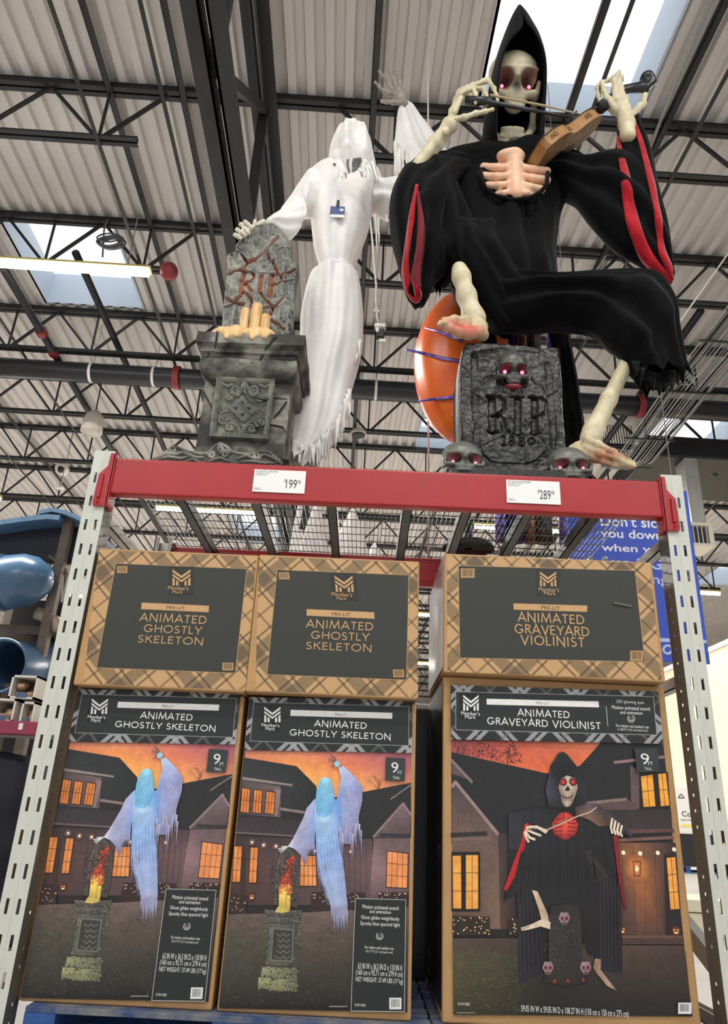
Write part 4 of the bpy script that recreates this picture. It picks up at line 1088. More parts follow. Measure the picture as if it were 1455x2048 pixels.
    for k in range(4): A.line([(1010 + k * 55, 900), (1020 + k * 55, 1320)], 2, (64, 46, 42))
    A.poly([(1218, 920), (1282, 920), (1312, 1330), (1228, 1330)], (34, 28, 28)); A.up()
    win(A, ((1230, 940), (1278, 935), (1300, 1200), (1250, 1204)), 2, 3, (246, 168, 72), (236, 150, 60)); A.up()
    A.disc(1084, 995, 60, (226, 140, 70), 18, (150, 92, 56)); A.up(); A.line([(1066, 960), (1102, 960), (1100, 1032), (1070, 1032)], 4, (70, 40, 26), True); A.poly([(1074, 1000), (1084, 975), (1094, 1000), (1084, 1014)], (255, 236, 190))
    for x, y in ((1016, 916), (1100, 920), (1188, 917), (1270, 900)): A.disc(x, y, 10, (255, 240, 210), 10)
    A.up()
    # hedges, steps and lawn
    A.poly([(160, 1232), (345, 1238), (350, 1330), (162, 1330)], (46, 35, 28)); A.poly([(440, 1250), (490, 1240), (490, 1335), (440, 1330)], (46, 35, 28)); A.rect(1000, 1330, 1312, 1345, (104, 74, 62)); A.rect(1010, 1345, 1316, 1375, (74, 54, 46)); A.up()
    scatter(A, 150, 162, 345, 1240, 1328, [(52, 38, 28), (22, 16, 14), (44, 40, 28)], 53)
    for i in range(34): A.disc(rr.uniform(165, 345), rr.uniform(1238, 1325), 3.2, (250, 206, 140), 6)
    for i in range(8): A.disc(rr.uniform(445, 488), rr.uniform(1245, 1328), 3.2, (250, 206, 140), 6)
    pumpkin(A, 1010, 1304, 20); pumpkin(A, 1280, 1308, 22); A.up()
    A.rows([[(162, 1345, (84, 68, 60)), (600, 1345, (66, 54, 48)), (1000, 1380, (84, 66, 58)), (1318, 1380, (72, 56, 50))], [(163, 1460, (84, 78, 54)), (600, 1450, (54, 48, 40)), (1000, 1450, (72, 58, 48)), (1330, 1450, (64, 50, 44))], [(164, 1600, (72, 66, 44)), (600, 1600, (38, 34, 30)), (1000, 1600, (46, 38, 34)), (1345, 1600, (48, 40, 36))], [(166, 1727, (54, 50, 36)), (600, 1730, (32, 30, 26)), (1000, 1733, (32, 28, 26)), (1362, 1736, (30, 26, 24))]]); A.up()
    scatter(A, 900, 170, 500, 1390, 1710, [(92, 84, 56), (60, 56, 38), (76, 70, 48), (110, 104, 76)], 54, (5, 13)); scatter(A, 260, 1000, 1330, 1400, 1700, [(60, 48, 40), (44, 36, 32), (70, 58, 48)], 55, (5, 13)); A.up()
    # reaper: cloak
    A.poly([(480, 960), (640, 940), (660, 1500), (490, 1580)], [(40, 34, 40), (24, 22, 24), (22, 20, 22), (44, 36, 48)]); A.poly([(860, 980), (980, 1000), (1016, 1540), (900, 1500), (840, 1400)], [(24, 22, 24), (30, 28, 30), (48, 42, 52), (34, 30, 36), (24, 22, 24)]); A.up()
    A.poly([(470, 720), (560, 690), (640, 680), (830, 680), (940, 760), (975, 870), (985, 1100), (990, 1290), (900, 1440), (840, 1430), (780, 1300), (640, 1290), (560, 1160), (480, 1120), (440, 1140), (415, 1160), (440, 1020), (440, 820)], [(40, 42, 48), (26, 26, 28), (20, 20, 22), (20, 20, 22), (26, 26, 28), (24, 24, 26), (24, 22, 24), (22, 20, 22), (22, 20, 22), (20, 18, 20), (18, 18, 20), (20, 20, 22), (26, 24, 26), (34, 32, 36), (26, 26, 28), (18, 18, 20), (24, 24, 26), (40, 42, 48)]); A.up()
    A.poly([(815, 905), (845, 905), (990, 1100), (985, 1150), (905, 1080), (850, 1000)], (44, 35, 37))
    for i in range(16): A.line([(822 + i * 10.5, 915 + i * 12.5), (850 + i * 9, 905 + i * 13)], 5, (66, 50, 50))
    for i in range(30):
        t = i / 29; A.line([(500 + 420 * t, 720 + 20 * math.sin(i)), (490 + 440 * t, 900), (480 + 480 * t + 10 * math.sin(i * 3), 1120 + 60 * math.sin(i))], 4, [(34, 33, 37), (14, 14, 15), (26, 25, 28)][i % 3])
    for i in range(12): A.line([(498 + i * 9, 1010 + 20 * i), (500 + i * 11, 1540 - i * 8)], 5, [(50, 43, 54), (30, 26, 32)][i % 2]); A.line([(900 + i * 9, 1040), (905 + i * 9.2, 1510)], 5, [(48, 42, 52), (28, 25, 30)][i % 2]); A.up()
    A.poly([(438, 720), (480, 715), (520, 760), (500, 900), (440, 900)], (44, 44, 52)); A.up()
    # hood
    A.rows([[(690, 418, (40, 40, 44)), (712, 410, (30, 30, 34)), (735, 425, (26, 26, 30))], [(650, 480, (30, 30, 34)), (715, 480, (18, 18, 20)), (795, 500, (24, 24, 28))], [(625, 600, (70, 68, 84)), (715, 600, (10, 10, 12)), (832, 600, (40, 40, 46))], [(640, 690, (30, 30, 34)), (720, 700, (12, 12, 14)), (828, 680, (28, 28, 32))]]); A.up()
    # skull
    A.rows([[(700, 545, (130, 112, 104)), (735, 530, (196, 178, 162)), (775, 545, (150, 130, 120))], [(690, 590, (140, 118, 106)), (738, 590, (206, 186, 168)), (786, 588, (170, 146, 132))], [(700, 628, (120, 100, 90)), (736, 630, (190, 168, 150)), (776, 625, (150, 128, 114))], [(706, 664, (130, 112, 98)), (734, 675, (200, 180, 160)), (758, 668, (150, 130, 114))], [(718, 684, (90, 76, 66)), (732, 688, (150, 130, 112)), (748, 684, (110, 94, 82))]]); A.up()
    for x in (713, 762): A.disc(x, 562, 19, (60, 20, 20), 14); A.up(); A.disc(x, 562, 14, (224, 70, 60), 14, (130, 26, 26)); A.up()
    A.poly([(736, 578), (722, 604), (736, 608), (748, 602)], (26, 18, 16)); A.line([(704, 628), (722, 642), (738, 644), (756, 634), (762, 622)], 4, (46, 34, 28))
    for k in range(6): A.line([(712 + k * 9, 630 + 4 * (k % 2)), (713 + k * 9, 656)], 2, (70, 56, 46))
    A.up()
    # chest
    A.rows([[(690, 722, (150, 34, 36)), (720, 712, (206, 64, 54)), (752, 724, (160, 36, 36))], [(656, 770, (190, 50, 46)), (722, 770, (226, 84, 66)), (788, 770, (190, 50, 46))], [(664, 815, (150, 36, 36)), (722, 815, (206, 70, 56)), (780, 815, (150, 36, 36))], [(700, 848, (100, 26, 26)), (722, 852, (150, 44, 40)), (744, 848, (100, 26, 26))]]); A.up()
    for k in range(5):
        y = 745 + k * 20
        for sg in (-1, 1): A.line([(722 + sg * 14, y), (722 + sg * 40, y + 6), (722 + sg * 60, y + 2)], 5, (120, 24, 26))
    A.line([(716, 700), (716, 750)], 4, (40, 12, 14)); A.up()
    # lining
    A.poly([(540, 765), (520, 775), (505, 860), (455, 990), (415, 1100), (430, 1110), (470, 1040), (500, 920), (522, 900), (530, 830)], [(226, 44, 44), (220, 40, 40), (206, 36, 38), (200, 34, 36), (180, 30, 34), (150, 26, 30), (170, 30, 32), (150, 26, 28), (120, 24, 26), (140, 26, 28)])
    A.poly([(962, 830), (985, 830), (1000, 1000), (1030, 1200), (1015, 1195), (985, 1020)], [(150, 30, 34), (120, 26, 30), (110, 26, 30), (100, 24, 30), (80, 22, 26), (140, 30, 34)]); A.up()
    # violin, bow and hands
    A.rows([[(770, 690, (60, 48, 58)), (840, 668, (90, 76, 92)), (890, 680, (60, 48, 58)), (950, 720, (70, 58, 66)), (1000, 770, (50, 42, 50)), (1062, 815, (84, 76, 94))], [(772, 730, (50, 34, 30)), (840, 750, (130, 96, 70)), (890, 785, (116, 82, 56)), (940, 780, (70, 52, 46)), (990, 800, (34, 28, 34)), (1050, 842, (40, 34, 44))]]); A.up()
    A.line([(626, 798), (760, 742), (880, 690)], 5, (120, 92, 84)); A.line([(630, 805), (770, 740), (850, 712), (880, 688)], 3.5, (226, 200, 180)); A.up()
    for a, b, c_ in (((530, 790), (580, 786), (632, 808)), ((528, 800), (560, 815), (600, 830)), ((524, 810), (545, 840), (570, 850)), ((520, 815), (530, 845), (540, 862)), ((545, 785), (585, 790), (626, 815))): A.line([a, b, c_], 11, (222, 204, 180)); 
    A.up(); A.line([(530, 800), (580, 800)], 3, (120, 100, 84)); 
    for k in range(4): A.line([(958 + k * 16, 745 + k * 12), (950 + k * 16, 790 + k * 8), (958 + k * 16, 818 + k * 5)], 10, (226, 210, 190))
    A.up()
    # tombstone
    A.rows([[(650, 1185, (40, 36, 34)), (725, 1170, (46, 42, 40)), (790, 1180, (36, 32, 32))], [(640, 1260, (56, 50, 48)), (725, 1260, (40, 38, 38)), (800, 1260, (50, 46, 44))], [(638, 1500, (50, 44, 42)), (725, 1500, (46, 42, 40)), (806, 1500, (44, 40, 38))], [(610, 1560, (40, 36, 34)), (725, 1580, (44, 38, 36)), (840, 1560, (38, 34, 32))]]); A.up()
    fuzz(A, [(645, 1300), (650, 1400), (700, 1330), (760, 1340), (730, 1420), (795, 1380), (690, 1460)], 40, 26, [(90, 84, 82), (30, 28, 28), (70, 64, 60)], 56, (2, 6)); A.up()
    for x, y in ((718, 1244), (636, 1490), (824, 1490)):
        A.rows([[(x - 18, y - 30, (150, 130, 140)), (x + 18, y - 30, (130, 112, 122))], [(x - 28, y, (170, 140, 150)), (x + 28, y, (150, 120, 130))], [(x - 12, y + 34, (120, 96, 104)), (x + 12, y + 34, (104, 84, 92))]]); A.up()
        for dx in (-11, 11): A.disc(x + dx, y, 8, (150, 40, 60), 8, (60, 16, 24))
        A.poly([(x - 4, y + 16), (x, y + 6), (x + 4, y + 16)], (40, 20, 24)); A.line([(x - 12, y + 26), (x + 12, y + 26)], 4, (70, 24, 34)); A.up()
    for x, y in ((668, 1558), (735, 1556), (812, 1550)): A.disc(x, y, 8, (206, 70, 44), 8, (90, 40, 30))
    # legs
    A.poly([(556, 1102), (584, 1110), (636, 1225), (640, 1260), (605, 1258), (590, 1200)], [(226, 200, 176), (200, 176, 150), (176, 150, 126), (206, 186, 160), (210, 190, 164), (190, 164, 140)]); A.poly([(600, 1250), (648, 1262), (646, 1298), (600, 1284), (540, 1300), (505, 1306), (500, 1290), (550, 1274)], (222, 204, 178))
    A.poly([(872, 1444), (900, 1448), (898, 1500), (960, 1580), (978, 1605), (930, 1580), (880, 1520), (862, 1490)], [(176, 140, 118), (150, 118, 100), (170, 136, 114), (190, 160, 140), (200, 172, 150), (176, 146, 124), (150, 122, 104), (140, 112, 96)]); A.up()
    for k in range(3): A.line([(540 + k * 4, 1290 - k * 5), (500 + k * 6, 1302 - k * 8)], 2, (120, 100, 84)); A.line([(945 + k * 7, 1570 - k * 2), (966 + k * 4, 1598 + k * 3)], 2, (110, 84, 72))
    A.up()
    A.pm = 0
    # header
    A.quad(TL, TR, (1212, 372), (153, 350), DK, 1); A.up()
    A.quad((176, 112), (1162, 136), (1180, 328), (176, 302), DK); A.up(); A.line([(176, 112), (1162, 136), (1180, 328), (176, 302)], 2.5, (170, 172, 170), True)
    A.quad((196, 118), (297, 118), (300, 252), (196, 250), (20, 22, 30)); A.up()
    A.quad((330, 147), (888, 160), (891, 190), (330, 176), WHT); A.line([(926, 186), (935, 284)], 3, (190, 190, 188))
    A.title('ANIMATED', (484, 232), (744, 204), WHT); A.title('GRAVEYARD VIOLINIST', (332, 274), (897, 252), WHT)
    mark(A, 211, 126, 292, 206, WHT, [((203, 228), (296, 210)), ((222, 246), (276, 230))], 10)
    A.up(); A.text('PRE-LIT', (578, 174), (640, 163), (90, 88, 86))
    for s_, a, b in (('LED glowing eyes', (978, 172), (1114, 155)), ('Motion activated sound', (956, 198), (1142, 184)), ('and animation', (996, 222), (1106, 208)), ('For indoor and outdoor use', (977, 288), (1138, 277)), ('11.48 FT (3.5 m) lead cord', (985, 308), (1132, 297))): A.text(s_, a, b, WHT)
    smile_mark(A, 1051, 247, 17)
    A.quad((1068, 396), (1182, 392), (1192, 510), (1078, 516), (52, 56, 56)); A.up()
    A.text('9', (1102, 474), (1138, 420), WHT); A.text('FT', (1138, 478), (1158, 462), WHT); A.text('TALL', (1118, 502), (1154, 490), WHT)
    A.text('59.05 IN W x 59.05 IN D x 108.27 IN H (150 cm x 150 cm x 275 cm)', (502, 1718), (1035, 1690), WHT)
    A.text('SCAN HERE', (186, 1676), (246, 1664), WHT); A.rect(180, 1712, 272, 1717, (140, 138, 130))
    sticker(A, 1284, 1664, 1351, 1720, (60, 60, 60), (226, 226, 224), 4)
    return A
VX = (.298, 1.146); VC = ((VX[0] + VX[1]) / 2, .141)
def vio_map(x, y):
    q = P(840 + x / 2.5086, 1340 + y / 2.5086, YT); return np.array([q[0] - VC[0], q[2] - VC[1]])
t_v = carton('tall graveyard violinist box at the right, printed with a robed skeleton playing the violin', VX[0], VX[1], YT, .72, .141, 1.268, None, 2)
violin_print(vio_map).make('printed_front', t_v, [M_PRINT, PL_DARK, M_PHOTO], (0, 0, 0))
m = MB(); m.box(VX[0] - .0015, VX[0] - .0005, YT + .02, .70, .17, 1.25); m.make('printed_side', M_DARKCARD, t_v)
Asd = Art(lambda x, y: np.array([x / 1000., y / 1000.]))
Asd.rect(60, 60, 150, 140, (190, 190, 190)); Asd.up(); Asd.rect(75, 80, 135, 120, (90, 90, 92)); Asd.text('ANIMATED', (120, 560), (420, 620), (96, 96, 100)); Asd.text('GRAVEYARD VIOLINIST', (40, 480), (520, 530), (96, 96, 100))
o = Asd.make('side_label', t_v, [M_PRINT], (VX[0] - .0018 - VC[0], .66, .0)); o.rotation_euler = (0, 0, -math.pi / 2); o.location[1] = .58

t_bk = carton('black printed box standing in the second row behind the gap between the boxes', -.02, .55, .75, 1.03, .141, 1.24, None, 8, M_DARKCARD)

# ================================================================== upper boxes
def upper_print(fn, corners, panel, logo, texts, strip, st1, st2, titles, seed):
    A = Art(fn); A.quad(*corners, TAN, 1); A.up()
    A.quad(*panel, (52, 54, 48)); A.up(); A.line(list(panel), 2, TAN, True); A.up()
    x0, y0, x1, y1 = logo; A.rect(x0 - 16, y0 - 12, x1 + 14, texts[1][0][1] + 8, (42, 43, 40)); A.up()
    mark(A, x0, y0, x1, y1, TAN, texts, 10); A.quad(*strip, TAN)
    for s_, a, b in titles: A.title(s_, a, b, TAN, w=.125)
    A.up(); (a, b) = st2; A.text('PRE-LIT', a, b, (50, 50, 44))
    for (a, b, c, d) in st1: sticker(A, a, b, c, d, (70, 56, 40), (176, 138, 92), seed)
    return A
YU = 0.0
def up_map(c, sc=2.2045, ox=160):
    def f(x, y):
        q = P(ox + x / sc, 880 + y / sc, YU); return np.array([q[0] - c[0], q[2] - c[1]])
    return f
UZ = (1.160, 1.706)
# left: measured on the left box, used for both ghost lids
UL = (-1.098, -.452); cL = ((UL[0] + UL[1]) / 2, UZ[0])
t_ul = carton('wide ghostly skeleton box lying on top of the left tall box, beside the left upright', UL[0], UL[1], YU, .58, UZ[0], UZ[1], 'ghostly skeleton boxes on top', 3)
upper_print(up_map(cL), [(84, 484), (778, 514), (728, 1104), (14, 1074)], [(158, 544), (735, 568), (684, 1028), (72, 1004)], (406, 570, 488, 642), [((387, 660), (480, 644)), ((407, 676), (454, 664))],
            [(272, 717), (568, 731), (567, 760), (269, 746)], [(163, 556, 209, 587), (627, 982, 676, 1016)], ((380, 745), (464, 733)),
            [('ANIMATED', (261, 798), (563, 770)), ('GHOSTLY', (278, 846), (540, 818)), ('SKELETON', (251, 892), (547, 866))], 5).make('printed_front', t_ul, [M_PRINT, PL_TAN], (0, 0, 0))
t_um = dup(t_ul, (-.128, YU, UZ[0] + .004), 0, 'wide ghostly skeleton box lying on top of the middle tall box')
# right
UR = (.292, 1.130); cR = ((UR[0] + UR[1]) / 2, 1.270)
t_ur = carton('wide graveyard violinist box in stretch wrap on top of the tall violinist box', UR[0], UR[1], YU, .64, 1.2715, 1.751, None, 4)
t_ur.location[2] = 1.270
upper_print(up_map(cR, 2.2214, 800), [(206, 512), (1108, 548), (1160, 1066), (210, 1030)], [(258, 558), (1042, 580), (1086, 986), (264, 968)], (618, 584, 694, 650), [((615, 672), (704, 655)), ((638, 688), (690, 674))],
            [(502, 726), (830, 736), (829, 764), (503, 754)], [(268, 571, 330, 613), (1020, 936, 1078, 982)], ((626, 753), (707, 738)),
            [('ANIMATED', (522, 806), (816, 772)), ('GRAVEYARD', (507, 858), (838, 824)), ('VIOLINIST', (535, 908), (816, 872))], 6).make('printed_front', t_ur, [M_PRINT, PL_TAN], (0, 0, 0))
M_WRAP = mat('stretch_wrap_glare', rgb(168, 166, 166), .18, var=.12, vscale=4, spec=.7, stretch=(1, 1, 3))  # pale grey holds the glare on the wrap as base colour
m = MB(); m.box(UR[0] - .003, UR[0] - .001, .01, .63, 1.29, 1.745); m.make('wrapped_side', M_WRAP, t_ur)
# torn dent in the lid print
m = MB(); q0, q1 = P(1225, 1206, YU), P(1262, 1213, YU)
m.beam((q0[0], -.004, q0[2]), (q1[0], -.0035, q1[2]), .004, .008); m.tube([(q0[0], -.005, q0[2] + .006), (q0[0] + .01, -.006, q0[2]), (q0[0] + .008, -.005, q0[2] - .008)], .002, 5)
m.make('torn_dent', mat('torn_card', rgb(96, 92, 84), .7), t_ur)

# ------------------------------------------------------------------ price signs
M_SIGN = mat('white_sign_card', rgb(232, 232, 230), .4)
def price_sign(label, px0, py0, px1, py1, price, cents, l1, cam_rows, tx):
    a, b = P(px0, py1, -.008), P(px1, py0, -.008)
    t = thing('price_sign', label, 'price sign', ((a[0] + b[0]) / 2, -.0075, a[2]), group='price signs on the red beam')
    MB().box(a[0], b[0], -.0095, -.0055, a[2], b[2]).make('card', M_SIGN, t)
    w, h = b[0] - a[0], b[2] - a[2]
    A = Art(lambda x, y: np.array([(x - .5) * w, y * h]))
    k = (30, 30, 32)
    A.text('$', (tx, .44), (tx + .028, .62), k); A.text(price, (tx + .035, .20), (tx + .24, .60), k); A.text(cents, (tx + .25, .42), (tx + .31, .58), k)
    A.text(l1, (.03, .88), (.46, .96), (60, 60, 62)); A.text("MEMBER'S MARK", (.03, .80), (.30, .855), (110, 110, 112)); A.text('LIFESIZE PROP', (.03, .725), (.24, .775), (110, 110, 112))
    A.text('000 000', (.03, .14), (.14, .18), (120, 120, 122)) if False else A.rect(.03, .10, .17, .125, (130, 130, 132)); A.rect(.03, .16, .12, .18, (150, 150, 152))
    A.make('printed_text', t, [M_PRINT], (0, -.0022, 0))
price_sign('white price sign for the ghostly skeleton on the red beam, reading 199', 504, 943, 612, 983, '199', '98', '9FT GHOSTLY SKELETON', None, .60)
price_sign('white price sign for the graveyard reaper on the red beam, reading 289', 1013, 964, 1118, 1005, '289', '98', '9FT GRAVEYARD REAPER', None, .58)
# ================================================================== tools for the props
from mathutils.bvhtree import BVHTree
def vnoise(x, y, scale, seed):
    r = np.random.default_rng(seed).uniform(-1, 1, (64, 64))
    u, v = np.asarray(x) * scale + 100, np.asarray(y) * scale + 100
    i, j = np.floor(u).astype(int), np.floor(v).astype(int); fu, fv = u - i, v - j
    fu = fu * fu * (3 - 2 * fu); fv = fv * fv * (3 - 2 * fv)
    g = lambda a, b: r[a % 64, b % 64]
    return (g(i, j) * (1 - fu) + g(i + 1, j) * fu) * (1 - fv) + (g(i, j + 1) * (1 - fu) + g(i + 1, j + 1) * fu) * fv
def fbm(x, y, scale, seed, oc=4):
    return sum(vnoise(x, y, scale * 2 ** k, seed + k) / 2 ** k for k in range(oc))
def segdist(x, z, pts):
    """distance of grid points to a polyline (world x, z)"""
    d = np.full(np.shape(x), 1e3)
    for a, b in zip(pts[:-1], pts[1:]):
        ax, az, bx, bz = a[0], a[1], b[0], b[1]; L = (bx - ax) ** 2 + (bz - az) ** 2 + 1e-12
        t = np.clip(((x - ax) * (bx - ax) + (z - az) * (bz - az)) / L, 0, 1)
        d = np.minimum(d, np.hypot(x - ax - t * (bx - ax), z - az - t * (bz - az)))
    return d
def bumpf(d, w): return np.clip(1 - (d / w) ** 2, 0, 1)
def spiral(cx, cy, r, turns, a0, sgn=1, r1=.15, n=26):
    return [(cx + r * (1 - (1 - r1) * t) * math.cos(a0 + sgn * 6.283 * turns * t), cy + r * (1 - (1 - r1) * t) * math.sin(a0 + sgn * 6.283 * turns * t)) for t in np.linspace(0, 1, n)]
def set_cols(o, cols):
    at = o.data.color_attributes.new('Col', 'FLOAT_COLOR', 'POINT')
    a = np.ones((len(cols), 4), np.float32); a[:, :3] = cols; at.data.foreach_set('color', a.ravel())
def relief(name, parent, left, right, Yf, thick, nx, nz, hfun, cfun, m, edge=.015, lean=0.0):
    """slab whose outline is left(z), right(z) (world point lists), front face y = Yf - h(x, z)"""
    left = sorted(left, key=lambda p: p[1]); right = sorted(right, key=lambda p: p[1])
    z0 = max(left[0][1], right[0][1]); z1 = min(left[-1][1], right[-1][1])
    zs = np.linspace(z0, z1, nz)
    xl = np.interp(zs, [p[1] for p in left], [p[0] for p in left]); xr = np.interp(zs, [p[1] for p in right], [p[0] for p in right])
    t = np.linspace(0, 1, nx)
    X = xl[:, None] + (xr - xl)[:, None] * t; Z = np.repeat(zs[:, None], nx, 1)
    h = hfun(X, Z)
    de = np.minimum(np.minimum(X - xl[:, None], xr[:, None] - X), (z1 - Z))
    h = h - edge * (1 - np.sqrt(np.clip(1 - (1 - np.clip(de / edge, 0, 1)) ** 2, 0, 1)))
    Y = Yf - h + lean * (Z - z0)
    V = np.stack([X, Y, Z], -1).reshape(-1, 3); F = []
    for i in range(nz - 1):
        b = i * nx
        F += [(b + k, b + k + 1, b + nx + k + 1, b + nx + k) for k in range(nx - 1)]
    n = len(V)
    loop = [i for i in range(nx)] + [i * nx + nx - 1 for i in range(1, nz)] + [(nz - 1) * nx + k for k in range(nx - 2, -1, -1)] + [i * nx for i in range(nz - 2, 0, -1)]
    B = V[loop].copy(); B[:, 1] = Yf + thick + lean * (B[:, 2] - z0)
    V = np.concatenate([V, B]); L = len(loop)
    F += [(loop[(k + 1) % L], loop[k], n + k, n + (k + 1) % L) for k in range(L)]
    F.append(tuple(n + k for k in range(L)))
    o = link(name, V, F, m, parent, True)
    o.data.polygons.foreach_set('use_smooth', [True] * (len(F) - 1) + [False]); 
    c = cfun(X, Z, h).reshape(-1, 3); c = np.concatenate([c, c[loop] * .8]); set_cols(o, c)
    return o
def mix(a, b, t): return np.asarray(a) * (1 - t[..., None]) + np.asarray(b) * t[..., None]
def sdf_obj(name, f, lo, hi, h, m, parent=None, xf=None, cfun=None):
    v, F = snet(f, lo, hi, h)
    w = v if xf is None else xf(v)
    o = link(name, w, F, m, parent, True, smooth=True)
    if xf is not None:
        bm = bmesh.new(); bm.from_mesh(o.data); bmesh.ops.recalc_face_normals(bm, faces=bm.faces); bm.to_mesh(o.data); bm.free()
    if cfun is not None: set_cols(o, cfun(v))
    return o
def bones(name, chains, m, parent, h=.006, k=.008, extra=None, knob=1.18, cfun=None, shaft=.86):
    """chains: lists of (world point, radius): bone shafts with knobbly joints, one continuous surface"""
    allp = np.array([p for ch in chains for p, r in ch]); R = max(r for ch in chains for p, r in ch) * 1.4 + .01
    def f(p):
        d = np.full(p.shape[:-1], 1e3)
        for ch in chains:
            for (a, ra), (b, rb) in zip(ch[:-1], ch[1:]):
                d = smin(d, cap(p, a, b, ra * shaft, rb * shaft), k)
            for a, ra in ch[1:]: d = smin(d, np.linalg.norm(p - np.asarray(a), axis=-1) - ra * knob * .9, k)
        if extra is not None: d = extra(p, d)
        return d
    return sdf_obj(name, f, allp.min(0) - R, allp.max(0) + R, h, m, parent, cfun=cfun)
def px_scale(p):
    """photo pixels per metre at a world point"""
    return FPX / (-(RW.T @ (np.asarray(p) - CAM))[2])
def smooth_rows(R, sub):
    R = np.array(R, float); out = []
    n = len(R)
    for i in range(n - 1):
        p0, p1, p2, p3 = R[max(i - 1, 0)], R[i], R[i + 1], R[min(i + 2, n - 1)]
        for s in range(sub):
            t = s / sub
            out.append(.5 * (2 * p1 + (p2 - p0) * t + (2 * p0 - 5 * p1 + 4 * p2 - p3) * t * t + (3 * p1 - p0 - 3 * p2 + p3) * t ** 3))
    out.append(R[-1]); return np.array(out)
def cloth(name, rows, m, parent, n=64, sub=4, fold=.05, nf=9, seed=1, cap0=True, cap1=True, hem=0.0, teeth=10, gap=None, thick=0.0, sharp=.8, drift=.25, front=1.0):
    """cloth body through cross-sections: each row = (ax, ay, bx, by, Y, depth): pixel ends of the section, its distance and its front-to-back depth.
    gap: per-row pixel x limits left open at the front"""
    rr = np.random.default_rng(seed)
    base = smooth_rows(rows, sub); G = None if gap is None else smooth_rows(gap, sub)
    rings = []; ph = rr.uniform(0, 6.28, 4)
    for i, (ax, ay, bx, by, Y, dp) in enumerate(base):
        A, B = P(ax, ay, Y), P(bx, by, Y); c = (A + B) / 2; a = (B - A) / 2; L = np.linalg.norm(a)
        view = unit(c - CAM); along = P(*((base[min(i + 1, len(base) - 1)][:2] + base[min(i + 1, len(base) - 1)][2:4]) / 2), base[min(i + 1, len(base) - 1)][4]) - P(*((base[max(i - 1, 0)][:2] + base[max(i - 1, 0)][2:4]) / 2), base[max(i - 1, 0)][4])
        b = np.cross(unit(a), unit(along)); b = unit(b); b = b if b[1] > 0 else -b
        b = b * dp / 2
        if gap is None: th = np.linspace(0, 2 * math.pi, n, endpoint=False)
        else:
            s = (base[i][2] - base[i][0]); u0 = np.clip((G[i][0] - base[i][0]) / s * 2 - 1, -.99, .99); u1 = np.clip((G[i][1] - base[i][0]) / s * 2 - 1, -.99, .99)
            th = np.linspace(-math.acos(u1), 2 * math.pi - math.acos(u0), n)      # front is the negative b side
            th = np.linspace(-math.acos(u1), -(2 * math.pi - math.acos(u0)) + 2 * math.pi + 2 * math.pi - 2 * math.pi, n) if False else np.linspace(-math.acos(u1), math.pi + (math.pi - (math.acos(u0) - 0)) * 0 + (2 * math.pi - math.pi - math.acos(u0)) * 0 + (2 * math.pi - (2 * math.pi - 0)) * 0 + math.pi - 0 + 0, n) if False else np.linspace(-math.acos(u1), 2 * math.pi - math.acos(u0), n)
        t = i / len(base)
        w = np.sin(nf * th + ph[0] + drift * 10 * t + 1.2 * np.sin(2 * th + ph[1])) + .6 * np.sin((nf * 2 - 1) * th + ph[2] - drift * 6 * t)
        w = np.sign(w) * np.abs(w) ** sharp
        amp = fold * (.35 + .65 * min(1, 2.2 * t)) * (1 - .8 * np.abs(np.cos(th)) ** 3)
        k = 1 + amp * w
        k = k + min(1, fold * 9) * .16 * vnoise(th * 1.6 + .0, np.full(len(th), t * 7.0), 1.0, seed + 50) * np.abs(np.sin(th)) + min(1, fold * 9) * .07 * vnoise(th * 5, np.full(len(th), t * 16.0) + th * 2, 1.0, seed + 60) * np.abs(np.sin(th))
        pts = c + np.cos(th)[:, None] * a * (1 + amp * .15 * w)[:, None] + np.sin(th)[:, None] * b * k[:, None]
        rings.append(pts)
    if hem:
        d = unit(rings[-1].mean(0) - rings[-3].mean(0))
        u = np.arange(n) * teeth / n; tooth = np.floor(u).astype(int); tri = 1 - np.abs(2 * (u - tooth) - 1)
        L = hem * (.08 + .92 * tri * rr.uniform(.3, 1.0, teeth + 1)[tooth])
        rings.append(rings[-1] + d * (L * .5)[:, None]); rings.append(rings[-2] + d * L[:, None])
        cap1 = False
    mb = MB(); mb.rings(rings, cap0=cap0 and gap is None, cap1=cap1 and gap is None, closed=gap is None)
    o = mb.make(name, m, parent, smooth=True)
    if thick:
        md = o.modifiers.new('thickness', 'SOLIDIFY'); md.thickness = thick; md.offset = 0
    o['_rings'] = len(rings)
    return o
def bvh_of(*obs):
    V = []; F = []
    for o in obs:
        off = np.array(o.location); p = o.parent
        while p is not None: off = off + np.array(p.location); p = p.parent
        b = len(V); V += [tuple(np.array(v.co) + off) for v in o.data.vertices]; F += [tuple(b + i for i in f.vertices) for f in o.data.polygons]
    return BVHTree.FromPolygons(V, F)
def on_surf(bvh, px_, py_, off, Yd):
    d = unit(P(px_, py_, Yd) - CAM); h = bvh.ray_cast(Vector(CAM), Vector(d))
    if h[0] is None: return P(px_, py_, Yd)
    return np.array(h[0]) - d * off
